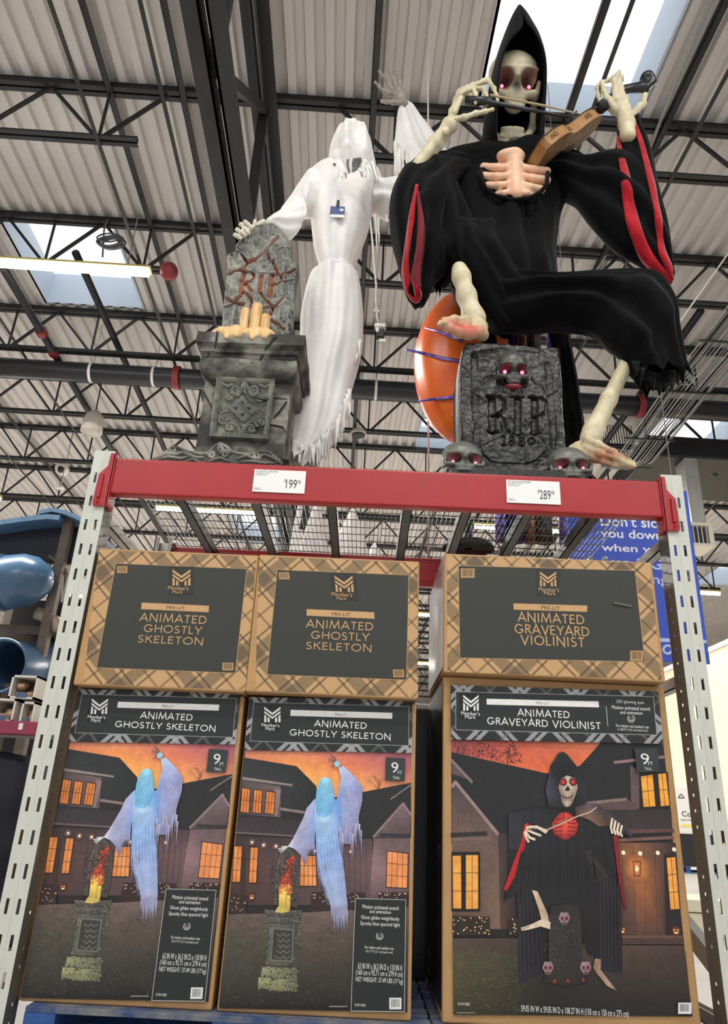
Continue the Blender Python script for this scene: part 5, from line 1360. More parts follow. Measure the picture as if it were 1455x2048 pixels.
def strip_on(name, bvh, pairs, off, Yd, m, parent, sub=4, thick=.006):
    """band lying on a surface between two pixel edge lines"""
    R = smooth_rows([(*a, *b) for a, b in pairs], sub); v = []; f = []; k = 5
    for i, (ax, ay, bx, by) in enumerate(R):
        for j in range(k):
            t = j / (k - 1); v.append(on_surf(bvh, ax + (bx - ax) * t, ay + (by - ay) * t, off + .006 * math.sin(math.pi * t), Yd))
        if i: f += [((i - 1) * k + j, (i - 1) * k + j + 1, i * k + j + 1, i * k + j) for j in range(k - 1)]
    v = np.array(v)
    for it in range(3):                                  # relax so that the band keeps an even lie
        w = v.reshape(len(R), k, 3).copy(); w[1:-1] = (w[:-2] + 2 * w[1:-1] + w[2:]) / 4; v = w.reshape(-1, 3)
    o = link(name, v, f, m, parent, True, smooth=True)
    md = o.modifiers.new('thickness', 'SOLIDIFY'); md.thickness = thick
    return o
def shred(name, tops, m, parent, Y, seed, wpx=3.0, sub=5, thick=.002):
    """torn strips of cloth: (x, y, length in pixels, sideways drift in pixels)"""
    rr = np.random.default_rng(seed)
    for x, y, L, dx in tops:
        w0 = wpx * rr.uniform(.7, 1.3); n = sub; v = []
        yy = Y + rr.uniform(-.03, .03)
        for i in range(n + 1):
            t = i / n; w = w0 * (1 - t) ** .7 + .3; xc = x + dx * t + rr.normal(0, .5); yc = y + L * t
            q = yy + .02 * math.sin(3 * t + x)
            v += [P(xc - w, yc, q), P(xc, yc, q - .004), P(xc + w, yc, q + .006)]
        F = []
        for i in range(n): F += [(3 * i, 3 * i + 1, 3 * i + 4, 3 * i + 3), (3 * i + 1, 3 * i + 2, 3 * i + 5, 3 * i + 4)]
        o = link(name, v, F, m, parent, True, smooth=True)
        md = o.modifiers.new('thickness', 'SOLIDIFY'); md.thickness = thick

M_STONE = attr_mat('painted_foam_stone', rough=.72, spec=.25, bump=.35, bscale=70)
M_BONE = mat('aged_bone_plastic', rgb(196, 184, 150), .5, var_col=rgb(222, 212, 182), vscale=16, bump=.12, bscale=45)
M_BONEC = attr_mat('painted_bone_plastic', rough=.5, spec=.4, bump=.12, bscale=50)
M_WHITECLOTH = mat('white_gauze', rgb(236, 233, 230), .85, var=.04, vscale=11, bump=.25, bscale=28, sheen=.2, spec=.1)
M_ROBE = mat('black_velvet', rgb(9, 9, 11), .9, var=.35, vscale=7, sheen=.05, spec=.12, bump=.6, bscale=7, stretch=(2, 2, .7))
M_HOOD = mat('black_hood_cloth', rgb(10, 10, 12), .8, var=.3, vscale=5, sheen=.08, spec=.15)
M_REDCLOTH = mat('crimson_lining', rgb(168, 20, 34), .7, var=.25, vscale=14, sheen=.3, spec=.15, bump=.2, bscale=30)
M_EYE = mat('red_led_eye', rgb(255, 60, 80), .3, emit=(1, .09, .14), estr=6.0)
M_WAX = mat('yellowed_wax', rgb(238, 206, 150), .5, var_col=rgb(208, 160, 100), vscale=13, stretch=(3, 3, .6), bump=.5, bscale=36)
Zd = 2.1155                                             # top of the wire deck

# ================================================================== left: tombstone on its pedestal
def c5(x, y): return 300 + x / 3.938, 420 + y / 3.938
def W5(x, y, Y): q = P(*c5(x, y), Y); return q[0], q[2]
def stone_cols(dark, light, seed, warm=None):
    def f(X, Z, h):
        n = fbm(X, Z, 9, seed, 5) * .5 + .5; n2 = fbm(X, Z, 40, seed + 9, 3) * .5 + .5
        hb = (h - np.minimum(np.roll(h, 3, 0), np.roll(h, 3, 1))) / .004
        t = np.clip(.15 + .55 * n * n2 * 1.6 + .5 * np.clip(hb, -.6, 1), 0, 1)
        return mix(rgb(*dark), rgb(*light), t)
    return f
ped = thing('tombstone_pedestal', 'grey carved stone pedestal with three candles and a cracked RIP headstone, left on the shelf', 'tombstone', (W5(720, 1900, .2)[0], .22, Zd))
def slab(name, xl, xr, zl, zh, y0, y1, seed, nz=30, extra=None, bulge=0.0, dark=(64, 62, 58), light=(136, 133, 124), cove=None):
    """moulded block: profile across z pushes the front and sides out"""
    n = nz; zs = np.linspace(zl, zh, n); t = np.linspace(0, 1, n)
    pr = (cove(t) if cove is not None else 0 * t)
    mb = MB(); k = 26; V = []
    rings = []
    for z, p in zip(zs, pr):
        xa, xb, ya, yb = xl - p, xr + p, y0 - p, y1 + p; r = []
        for s in np.linspace(0, 1, k, endpoint=False): r.append((xa + (xb - xa) * s, ya, z))
        for s in np.linspace(0, 1, 8, endpoint=False): r.append((xb, ya + (yb - ya) * s, z))
        for s in np.linspace(0, 1, k, endpoint=False): r.append((xb - (xb - xa) * s, yb, z))
        for s in np.linspace(0, 1, 8, endpoint=False): r.append((xa, yb - (yb - ya) * s, z))
        r = np.array(r); r[:, 1] += .003 * vnoise(r[:, 0], r[:, 2], 22, seed); r[:, 0] += .003 * vnoise(r[:, 1], r[:, 2], 22, seed + 1); rings.append(r)
    mb.rings(rings); o = mb.make(name, M_STONE, ped, smooth=False)
    v = np.array([q for r in rings for q in r]); nn = fbm(v[:, 0] + v[:, 1], v[:, 2], 10, seed, 5) * .5 + .5
    sp = np.clip(fbm(v[:, 0] * 1.3 + v[:, 1], v[:, 2], 70, seed + 7, 2) * 1.5 - .25, 0, 1); t = np.clip((nn - .5) * 2.2 + .35, 0, 1); set_cols(o, mix(mix(rgb(*dark), rgb(*light), t), rgb(26, 27, 25), sp * .5))
    return o
sxl, sxr = W5(400, 1600, .13)[0], W5(1085, 1600, .13)[0]
zt_shaft = W5(770, 1290, .13)[1]
# shaft: tapered in the photo by perspective only
slab('pedestal_shaft', sxl, sxr, Zd + .06, zt_shaft + .02, .13, .38, 61)
# lower moulding, cornice
cxl, cxr = W5(412, 1170, .09)[0], W5(1150, 1220, .09)[0]
z_a, z_b = W5(770, 1315, .10)[1], W5(770, 1130, .09)[1]
slab('lower_moulding', cxl + .035, cxr - .035, z_a - .01, z_b, .125, .40, 62, cove=lambda t: np.where(t > .82, .030, .002 + .040 * np.sqrt(np.clip(1 - ((t - .5) / .5) ** 2, 0, 1))))
dxl, dxr = W5(370, 1000, .05)[0], W5(1210, 1060, .05)[0]
z_c, z_d = W5(790, 1150, .07)[1], W5(790, 972, .05)[1]
slab('cornice', dxl + .04, dxr - .04, z_c, z_d, .09, .44, 63, cove=lambda t: np.where(t > .48, .042, np.where(t > .34, .018 + .024 * (t - .34) / .14, np.where(t > .16, .018, .002))), light=(146, 143, 134))
# framed relief panel
pl, pr_ = [W5(530, 1310, .128), W5(468, 1800, .128)], [W5(992, 1338, .128), W5(935, 1826, .128)]
Pc = lambda pts: [W5(x, y, .128) for x, y in pts]
strokes = []
for pts, w, hgt in (
    (spiral(685, 1425, 42, 1.1, 1.2, 1), 13, .016), (spiral(820, 1425, 42, 1.1, 1.9, -1), 13, .016), ([(750, 1360), (730, 1410), (690, 1460), (650, 1450)], 15, .016), ([(750, 1360), (772, 1410), (810, 1465), (852, 1455)], 15, .016), ([(750, 1350), (750, 1450)], 10, .02),
    ([(735, 1490), (765, 1530), (735, 1570), (705, 1530), (735, 1490)], 17, .018), ([(735, 1580), (770, 1625), (735, 1660), (700, 1625), (735, 1580)], 17, .018), ([(730, 1575), (690, 1545), (635, 1565), (680, 1605), (730, 1575)], 17, .018), ([(740, 1575), (780, 1545), (835, 1570), (790, 1605), (740, 1575)], 17, .018),
    ([(600, 1590), (640, 1555), (735, 1480), (830, 1560), (920, 1520)], 8, .009), ([(560, 1600), (640, 1580), (735, 1665), (830, 1580), (900, 1640)], 8, .009),
    (spiral(622, 1480, 26, 1.2, 0, 1), 9, .014), (spiral(872, 1490, 30, 1.2, 3.1, -1), 10, .016), (spiral(575, 1660, 36, 1.1, 0, 1), 12, .016), (spiral(875, 1685, 40, 1.1, 3.1, -1), 12, .016), (spiral(635, 1722, 34, 1.2, 5, -1), 11, .016), (spiral(800, 1735, 30, 1.2, 4.4, 1), 11, .016),
    ([(720, 1790), (705, 1720), (660, 1690)], 13, .016), ([(720, 1790), (745, 1720), (790, 1690)], 13, .016), ([(560, 1360), (610, 1395), (650, 1380)], 11, .012), ([(960, 1375), (905, 1400), (870, 1385)], 11, .012), ([(540, 1560), (560, 1600), (545, 1640)], 9, .01)):
    strokes.append((Pc(pts), w / 3.938 / 380, hgt))
def panel_h(X, Z):
    h = .004 * fbm(X, Z, 30, 3, 3)
    for pts, w, hg in strokes: h = np.maximum(h, hg * np.sqrt(bumpf(segdist(X, Z, pts), w * 1.25)))
    fr = Pc([(548, 1330), (974, 1356), (920, 1808), (486, 1782), (548, 1330)])
    d = segdist(X, Z, fr); h = np.maximum(h, .022 * np.sqrt(bumpf(d, .021))); 
    fr2 = Pc([(570, 1352), (950, 1376), (900, 1785), (512, 1762), (570, 1352)]); h = np.maximum(h, .010 * np.sqrt(bumpf(segdist(X, Z, fr2), .008)))
    return h
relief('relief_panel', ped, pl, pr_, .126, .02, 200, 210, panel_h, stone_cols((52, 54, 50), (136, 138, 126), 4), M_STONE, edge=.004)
# cracks on the pedestal
mb = MB()
for pts, Y in (([(905, 1250), (930, 1310), (980, 1340), (955, 1400)], .124), ([(830, 1480), (905, 1500), (960, 1480), (1080, 1490)], .112), ([(1075, 1510), (1010, 1600), (970, 1640)], .124), ([(820, 1720), (930, 1690), (1040, 1710), (1070, 1750)], .112), ([(430, 1310), (500, 1370), (560, 1390)], .122), ([(530, 960), (515, 1060), (510, 1095)], .045), ([(985, 1000), (940, 1060), (910, 1090), (905, 1110)], .045), ([(480, 1110), (440, 1170)], .085), ([(910, 1120), (870, 1170), (875, 1200)], .085), ([(420, 1430), (490, 1560)], .124)):
    MB().tube([P(*c5(x, y), Y) for x, y in pts], [.004] + [.0055] * (len(pts) - 2) + [.002], 6).make('crack_line', mat('black_crack_paint', rgb(26, 27, 25), .8), ped)
# carved base scroll
bl = [W5(x, y, .06) for x, y in ((15, 2010), (22, 1960), (45, 1933), (130, 1890), (180, 1852))]
outline = [(15, 1962), (45, 1933), (130, 1890), (180, 1852), (212, 1854), (260, 1880), (330, 1896), (400, 1906), (460, 1900), (505, 1850), (550, 1824), (600, 1850), (640, 1890), (700, 1905), (780, 1915), (850, 1890), (930, 1890), (980, 1930), (1030, 1968), (1090, 2020)]
bst = []
for pts, w, hgt in ((spiral(178, 1890, 30, 1.2, 2.5, 1), 10, .014), ([(60, 1950), (130, 1915), (200, 1925), (260, 1905), (360, 1950), (420, 1945)], 13, .014), ([(40, 1965), (140, 1940), (240, 1955), (330, 1935)], 10, .012), (spiral(480, 1930, 34, 1.3, 3, 1), 11, .016), (spiral(595, 1925, 34, 1.3, 0, -1), 11, .016), ([(550, 1840), (530, 1880), (550, 1920), (570, 1880), (550, 1840)], 12, .016),
        ([(460, 1975), (550, 1950), (630, 1980)], 12, .012), (spiral(840, 1930, 34, 1.2, 0, 1), 11, .014), ([(680, 1960), (760, 1935), (830, 1960), (900, 1925), (980, 1960), (1040, 2000)], 13, .014), ([(700, 1985), (800, 1975), (900, 1990), (1000, 1990)], 10, .012), ([(270, 1985), (330, 1960), (400, 1985)], 12, .012)):
    bst.append(([W5(x, y, .06) for x, y in pts], w / 3.938 / 400 * 1.2, hgt))
ow = [W5(x, y, .06) for x, y in outline]
mb = MB(); poly = [(x, z) for x, z in ow]; zb_ = Zd
poly = [(ow[0][0], zb_)] + poly[:-1] + [(ow[-2][0] + .02, zb_)]
mb.prism(poly, .065, .20); o = mb.make('scroll_base', M_STONE, ped, bevel=.004)
v = np.array([q.co for q in o.data.vertices]); set_cols(o, np.repeat([rgb(84, 86, 80)], len(v), 0))
mb = MB()
for pts, w, hgt in bst: mb.tube([(x, .064, max(z, Zd + .01)) for x, z in pts], [w * .5] + [w] * (len(pts) - 2) + [w * .6], 8)
mb.tube([(x, .066, z - .006) for x, z in ow[:-1]], .008, 8)
o = mb.make('scrollwork', M_STONE, ped, smooth=True); v = np.array([q.co for q in o.data.vertices]); set_cols(o, mix(rgb(82, 81, 76), rgb(158, 156, 146), np.clip(fbm(v[:, 0], v[:, 2], 20, 5) + .5, 0, 1)))
x0, z0 = W5(1035, 1932, .1); x1, z1 = W5(1092, 1938, .1)
MB().box(sxl - .05, x1, .12, .42, Zd, z0 - .005).make('base_block', M_STONE, ped, bevel=.006)
set_cols(ped.children[-1], np.repeat([rgb(92, 94, 88)], len(ped.children[-1].data.vertices), 0))
# headstone
def c6(x, y): return 440 + x / 8.083, 430 + y / 8.083
YH = .22
def W6(x, y): q = P(*c6(x, y), YH); return q[0], q[2]
hl = [W6(*p) for p in ((-10, 2010), (5, 1900), (40, 1500), (70, 1250), (110, 980), (130, 790), (115, 680), (212, 602), (250, 560), (250, 480), (290, 400), (420, 330), (540, 190), (640, 135), (760, 108))]
hr = [W6(*p) for p in ((1128, 2010), (1150, 1800), (1190, 1400), (1222, 1000), (1240, 900), (1255, 795), (1185, 705), (1150, 470), (1110, 370), (1000, 220), (900, 150), (775, 108))]
pc6 = lambda pts: [W6(*p) for p in pts]
orange = [pc6(p) for p in ([(930, 340), (820, 470), (700, 580), (600, 660), (440, 740), (390, 830), (360, 880), (250, 900), (140, 960)], [(770, 560), (790, 680), (860, 740), (900, 850), (930, 930), (1000, 1010)], [(1000, 1000), (1090, 950), (1200, 880)], [(370, 880), (470, 905), (540, 950)],
        [(350, 640), (430, 740)], [(640, 1250), (740, 1370), (830, 1440), (850, 1480), (800, 1600)], [(850, 1470), (940, 1410), (1010, 1350)], [(700, 1500), (820, 1460)], [(370, 1240), (450, 1300), (510, 1370), (500, 1500)], [(60, 1310), (210, 1400), (330, 1300)], [(820, 1690), (930, 1770), (1040, 1840)], [(210, 1390), (370, 1430)])]
cracks = [pc6(p) for p in ([(220, 590), (340, 620), (420, 700)], [(140, 960), (250, 900), (360, 870), (470, 900), (540, 945), (640, 930), (780, 945), (890, 960)], [(40, 1480), (210, 1430), (370, 1440)], [(930, 560), (990, 510), (1100, 500)], [(1060, 930), (1210, 870)], [(1000, 1120), (1100, 1070), (1190, 1060)], [(870, 690), (830, 730)])]
letters = [pc6(p) for p in ([(380, 930), (360, 1100), (340, 1260)], [(390, 925), (480, 910), (545, 960), (545, 1030), (490, 1080), (395, 1085)], [(400, 1090), (450, 1160), (515, 1255)], [(670, 980), (655, 1110), (640, 1250)], [(845, 980), (825, 1130), (800, 1280)], [(850, 985), (930, 960), (995, 1010), (990, 1080), (930, 1130), (850, 1125)])]
letw = [.014, .008, .010, .013, .014, .008]
slabs = [pc6(p) for p in ([(150, 640), (140, 880)], [(330, 660), (320, 860)], [(240, 1440), (200, 1860)], [(960, 1480), (940, 1800)], [(1120, 1440), (1080, 1900)], [(960, 1480), (1030, 1350), (1120, 1430)], [(1060, 520), (1120, 580), (1100, 700), (1040, 740)], [(1040, 740), (1030, 980), (1000, 1280)])]
pits = [pc6(p) for p in ([(520, 280), (440, 400), (560, 420), (640, 480), (560, 600), (400, 560)], [(760, 660), (560, 750), (640, 850), (780, 760)])]
def head_h(X, Z):
    h = .009 * fbm(X, Z, 11, 31, 5) + .003 * fbm(X * 3, Z, 40, 37, 3)
    for p in pits: h -= .016 * bumpf(segdist(X, Z, p), .035)
    for p in slabs: h += .012 * bumpf(segdist(X, Z, p), .014)
    for p in orange: h -= .018 * bumpf(segdist(X, Z, p), .010)
    for p in cracks: h -= .014 * bumpf(segdist(X, Z, p), .006)
    for p, w in zip(letters, letw): h -= .016 * np.sqrt(bumpf(segdist(X, Z, p), w))
    return h
def head_c(X, Z, h):
    c = stone_cols((58, 61, 59), (158, 158, 150), 21)(X, Z, h)
    lg = np.zeros_like(X)
    for p in orange: lg = np.maximum(lg, bumpf(segdist(X, Z, p), .015) * (.5 + .45 * vnoise(X, Z, 30, 5)))
    for p, w in zip(letters, letw): lg = np.maximum(lg, np.sqrt(bumpf(segdist(X, Z, p), w * 1.1)) * .85)
    c = mix(c, np.zeros(3), 0 * lg) * (1 - lg[..., None]) + np.array(rgb(158, 88, 60)) * lg[..., None]
    dk = np.zeros_like(X)
    for p in cracks: dk = np.maximum(dk, bumpf(segdist(X, Z, p), .005))
    for p in orange: dk = np.maximum(dk, .75 * bumpf(segdist(X, Z, p), .0045))
    return c * (1 - .75 * dk[..., None]) + np.array(rgb(70, 40, 32)) * (.75 * dk[..., None])
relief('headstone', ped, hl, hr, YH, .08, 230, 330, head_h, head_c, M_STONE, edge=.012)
# candles
zc = z_d
for (xc, yb, yt, r) in ((390, 1880, 1525, 70), (575, 1880, 1460, 85), (725, 1890, 1630, 75)):
    a, b = P(*c6(xc - 12, yb), .17), P(*c6(xc + 12, yt), .17); rr = r / 8.083 / px_scale(a)
    x = (a[0] + b[0]) / 2; n = 26; R = []
    for t in np.linspace(0, 1, 14):
        th = np.linspace(0, 6.283, n, endpoint=False); q = rr * (1 + .07 * np.sin(9 * th + 2 * x * 40) + .06 * vnoise(th * 3, t * 4 + 0 * th, 1.3, int(xc))) * (1.08 - .1 * t if t < .97 else .86)
        R.append(np.stack([x + q * np.cos(th), .17 + q * np.sin(th), np.full(n, zc - .01 + (b[2] - zc + .01) * t)], -1))
    mb = MB(); mb.rings(R); o = mb.make('candle', M_WAX, ped, smooth=True)
    MB().tube([(x, .17, b[2] - .005), (x + .003, .17, b[2] + .012)], .003, 5).make('wick', M_BLACK, o)
ww = [P(*c6(q, 1950), .16)[0] for q in (100, 200, 330, 480, 600, 720, 800)]
def waxf(p):
    d = np.full(p.shape[:-1], 1e3)
    for i, x in enumerate(ww): d = smin(d, ell(p, (x, .09 + .012 * (i % 2), zc + .012), (.045, .05, .034 + .010 * (i % 3))), .02)
    for x, dz in ((ww[1], .03), (ww[2] + .01, .018), (ww[4], .028), (ww[5] + .02, .02)): d = smin(d, cap(p, (x, .062, zc), (x, .046, zc - dz), .018, .012), .015)
    return d
sdf_obj('melted_wax', waxf, (ww[0] - .07, .015, zc - .06), (ww[-1] + .07, .24, zc + .05), .006, M_WAX, ped)
bpy.data.objects.remove(ped.children[-1]) if False else None

# ================================================================== ghost
def c3(x, y): return 580 + x / 4.547, 150 + y / 4.547
def c4(x, y): return 540 + x / 4.042, 560 + y / 4.042
def rows3(R): return [(*c3(a, y), *c3(b, y), Y, d) for y, a, b, Y, d in R]
def rows4(R): return [(*c4(a, y), *c4(b, y), Y, d) for y, a, b, Y, d in R]
GY = .62
ghost = thing('ghost_figure', 'white shrouded skeleton ghost with one arm raised, floating behind the left tombstone', 'ghost figure', (P(*c4(330, 1300), GY)[0], GY, Zd))
torso = cloth('torso_shroud', rows3([(845, 330, 690, GY, .20), (880, 210, 800, GY, .26), (960, 150, 830, GY, .32), (1100, 165, 800, GY, .34), (1270, 183, 738, GY, .32), (1400, 195, 712, GY, .30), (1560, 215, 655, GY, .27), (1700, 255, 600, GY, .22), (1765, 276, 574, GY, .19), (1785, 272, 578, GY, .19)]), M_WHITECLOTH, ghost, fold=.05, nf=7, seed=4)
skirt = cloth('skirt_shroud', rows3([(1772, 274, 576, GY, .18), (1800, 255, 590, GY, .22), (1860, 205, 604, GY, .26), (1950, 168, 632, GY, .30)]) + rows4([(0, 318, 718, GY, .33), (120, 282, 738, GY, .35), (300, 246, 752, GY, .36), (480, 240, 748, GY, .36), (640, 215, 728, GY, .35), (800, 180, 684, GY, .33), (960, 158, 640, GY, .30), (1120, 146, 606, GY, .27), (1260, 134, 545, GY, .24), (1360, 126, 480, GY, .20), (1420, 122, 420, GY, .18)]), M_WHITECLOTH, ghost, fold=.06, nf=8, seed=6, cap1=False, hem=.14, teeth=9, n=90)
tp = []
rr = np.random.default_rng(3)
for x, y, L in ((715, 440, 60), (728, 480, 45), (640, 880, 60), (628, 920, 55), (610, 960, 70), (585, 1010, 70), (560, 1080, 60), (545, 1120, 60), (525, 1160, 55), (505, 1180, 48), (480, 1200, 62), (455, 1230, 60), (430, 1250, 52), (400, 1290, 55), (380, 1320, 50), (345, 1330, 48), (330, 1330, 44), (250, 1330, 44), (235, 1330, 42), (205, 1300, 38), (160, 1300, 36), (145, 1290, 36)):
    q = c4(x, y); tp.append((q[0], q[1], L * .95, rr.uniform(-5, 2)))
shred('torn_strip', tp, M_WHITECLOTH, ghost, GY - .1, 5, wpx=4.2)
# head: hood with draped face
hood = cloth('head_shroud', rows3([(462, 575, 605, GY - .10, .05), (480, 500, 655, GY - .10, .16), (530, 430, 695, GY - .09, .26), (600, 392, 728, GY - .08, .33), (690, 362, 748, GY - .07, .36), (780, 350, 768, GY - .05, .37), (860, 352, 785, GY - .03, .36), (930, 400, 792, GY, .34), (1000, 470, 770, GY, .30)]), M_WHITECLOTH, ghost, fold=.16, nf=6, seed=9, sharp=.7, cap1=False)
hb = bvh_of(hood, torso)
for nm, pts in (('face_opening_shade', [((575, 760), (640, 750)), ((560, 800), (650, 770)), ((570, 850), (640, 800)), ((560, 880), (610, 860))]), ('torn_gap_shade', [((386, 806), (398, 804)), ((400, 812), (418, 806)), ((396, 826), (408, 820))]), ('torn_gap_shade', [((520, 760), (530, 770)), ((515, 800), (526, 812)), ((524, 850), (534, 845)), ((534, 890), (540, 888))])):
    strip_on(nm, hb, [(c3(*a), c3(*b)) for a, b in pts], .004, GY - .2, mat('grey_shadowed_gauze', rgb(112, 110, 110), .9, var=.2), ghost, thick=.002)  # grey bands laid on the cloth paint the shade inside its gaps
shred('torn_strip', [(*c3(x, y), L, d) for x, y, L, d in ((430, 830, 22, 2), (460, 860, 18, 3), (500, 880, 14, 2), (660, 800, 30, 6), (690, 820, 36, 10), (720, 800, 40, 12), (745, 780, 44, 12), (760, 820, 36, 8), (640, 860, 16, 3))], M_WHITECLOTH, ghost, GY - .26, 8, wpx=3.4)
# left arm and sleeve down to the headstone
cloth('left_sleeve', [(*c3(330, 900), *c3(250, 1290), GY - .02, .22), (*c3(180, 880), *c3(160, 1270), GY - .04, .24), (*c3(90, 960), *c3(95, 1300), GY - .06, .22), (*c3(20, 1080), *c3(40, 1400), GY - .09, .2), (574, 410, 584, 478, GY - .13, .18), (556, 424, 566, 470, GY - .17, .14), (540, 434, 548, 452, GY - .2, .08), (533, 438, 538, 446, GY - .22, .03)], M_WHITECLOTH, ghost, fold=.10, nf=5, seed=12, cap0=False)
w = lambda pts, Y, r: [(P(*c6(x, y), Y), r / 8.083 / 345.) for x, y in pts]
bones('left_hand', [w([(700, 120), (520, 230), (360, 300)], GY - .34, 60), w([(520, 215), (450, 150), (405, 112)], .20, 30), w([(470, 300), (400, 220), (338, 152)], .19, 32), w([(410, 330), (340, 280), (278, 236)], .185, 31), w([(335, 380), (290, 350), (245, 320)], .18, 29), w([(555, 190), (560, 140), (562, 100)], .22, 24)], mat('pale_bone_plastic', rgb(206, 198, 180), .5, var=.1, vscale=20), ghost, h=.006)
# right arm: upper arm goes behind the reaper, forearm up, hanging sleeve
cloth('right_upper_sleeve', [(*c3(700, 950), *c3(690, 1260), GY, .24), (*c3(800, 985), *c3(800, 1240), GY + .03, .22), (*c3(900, 960), *c3(900, 1300), GY + .05, .2), (*c3(1050, 930), *c3(1050, 1290), GY + .08, .2), (*c3(1200, 850), *c3(1240, 1200), GY + .1, .2)], M_WHITECLOTH, ghost, fold=.09, nf=5, seed=14, cap0=False)
sleeve = cloth('right_hanging_sleeve', [(*c3(1036, 238), *c3(1078, 236), GY - .02, .05), (*c3(985, 300), *c3(1112, 268), GY, .08), (*c3(966, 420), *c3(1190, 380), GY + .02, .10), (*c3(952, 560), *c3(1310, 540), GY + .03, .13), (*c3(946, 660), *c3(1400, 660), GY + .04, .14), (*c3(1040, 760), *c3(1470, 760), GY + .05, .14), (*c3(1070, 880), *c3(1500, 880), GY + .05, .12)], M_WHITECLOTH, ghost, fold=.16, nf=6, seed=16, cap1=False)
shred('torn_strip', [(*c3(x, y), L, d) for x, y, L, d in ((952, 600, 78, -1), (962, 620, 72, -1), (978, 620, 80, 0), (995, 640, 62, 0), (1010, 640, 74, 1), (1025, 650, 60, 0), (1060, 660, 44, 1), (1080, 700, 48, 1))], M_WHITECLOTH, ghost, GY + .02, 18, wpx=2.6)
shred('torn_strip', [(*c3(x, y), L, d) for x, y, L, d in ((760, 1260, 50, 6), (775, 1265, 90, 4), (800, 1300, 60, 2), (880, 1270, 16, 0))], M_WHITECLOTH, ghost, GY - .04, 19, wpx=2.0)
def c7(x, y): return 740 + x / 9.31, 120 + y / 9.31
w7 = lambda pts, r0, r1: [(P(*c7(x, y), GY - .03 + .006 * i), (r0 + (r1 - r0) * i / (len(pts) - 1)) / 9.31 / 300.) for i, (x, y) in enumerate(pts)]
bones('right_hand', [w7([(640, 820), (560, 720), (520, 600)], 80, 110), w7([(560, 720), (430, 640), (340, 620)], 70, 46), w7([(540, 640), (440, 560), (400, 540)], 60, 40), w7([(340, 625), (240, 560), (160, 480), (95, 415)], 38, 24), w7([(420, 560), (330, 420), (240, 290), (170, 205)], 40, 25), w7([(500, 520), (440, 370), (370, 230), (320, 140)], 40, 25), w7([(570, 540), (545, 400), (515, 290), (475, 185)], 38, 24), w7([(540, 800), (420, 790), (300, 780), (215, 765)], 52, 32)],
      mat('grey_bone_plastic', rgb(120, 114, 104), .5, var_col=rgb(176, 168, 152), vscale=14), ghost, h=.0065)
# hang tag with price strip, clipped to the chest
cen = on_surf(bvh_of(torso), *c3(430, 1235), .012, GY - .2)
tg = thing('hang_tag', 'small blue and white tag clipped to the chest of the white ghost', 'tag', cen)
a, b = P(*c3(367, 1210), cen[1]), P(*c3(497, 1240), cen[1]); w_ = (b[0] - a[0]) / 2
MB().box(cen[0] - w_, cen[0] + w_, cen[1] - .003, cen[1], cen[2] - .032, cen[2] + .030).make('blue_card', mat('navy_print', rgb(40, 62, 120), .4), tg)
MB().box(cen[0] - w_ * .9, cen[0] + w_, cen[1] - .004, cen[1] - .001, cen[2] - .052, cen[2] - .032).make('white_strip', M_WHITE, tg)
MB().box(cen[0] + w_ * .3, cen[0] + w_ * .8, cen[1] - .005, cen[1] - .003, cen[2] - .005, cen[2] + .012).make('white_label', M_WHITE, tg)
MB().box(cen[0] - .008, cen[0] + .008, cen[1] - .008, cen[1] + .006, cen[2] + .03, cen[2] + .075).make('clip', M_BLACK, tg)
# support pole behind the ghost
MB().tube([(ghost.location[0] - .02, GY + .12, Zd), (ghost.location[0] + .05, GY + .14, 3.0), (P(*c3(450, 1200), GY)[0], GY + .08, P(*c3(450, 1200), GY)[2])], .016, 8).make('support_pole', M_BLACK, ghost)

# white cord with plug hanging from the ghost arm
YC = GY - .05
pl_ = thing('power_cord', 'white power cord with a plug hanging beside the ghost, in front of the roof', 'cord', P(762, 660, YC))
MB().tube([P(x, y, YC) for x, y in ((740, 440), (744, 480), (748, 530), (752, 570), (751, 600), (753, 625))], .006, 6).make('cable', M_ROPE, pl_, smooth=True)
MB().tube([P(x, y, YC) for x, y in ((753, 615), (748, 622), (752, 630), (758, 622), (754, 614), (753, 632), (757, 650))], .006, 6).make('knot', M_ROPE, pl_, smooth=True)
a = P(760, 654, YC); MB().box(a[0] - .032, a[0] + .032, a[1] - .02, a[1] + .02, a[2] - .012, a[2] + .014).make('plug_head', M_WHITE, pl_, bevel=.006)
b = P(760, 668, YC); MB().box(b[0] - .022, b[0] + .022, b[1] - .018, b[1] + .018, b[2] - .028, b[2] + .022).make('plug_body', M_BLACK, pl_, bevel=.005)
c = P(765, 682, YC); MB().box(c[0] - .02, c[0] + .016, c[1] - .01, c[1] + .01, c[2] - .01, c[2] + .008).make('paper_tag', M_WHITE, pl_)
b = P(755, 664, YC); MB().box(b[0] - .01, b[0] + .005, b[1] - .028, b[1] - .016, b[2] - .016, b[2] + .012).make('white_sticker', M_WHITE, pl_)
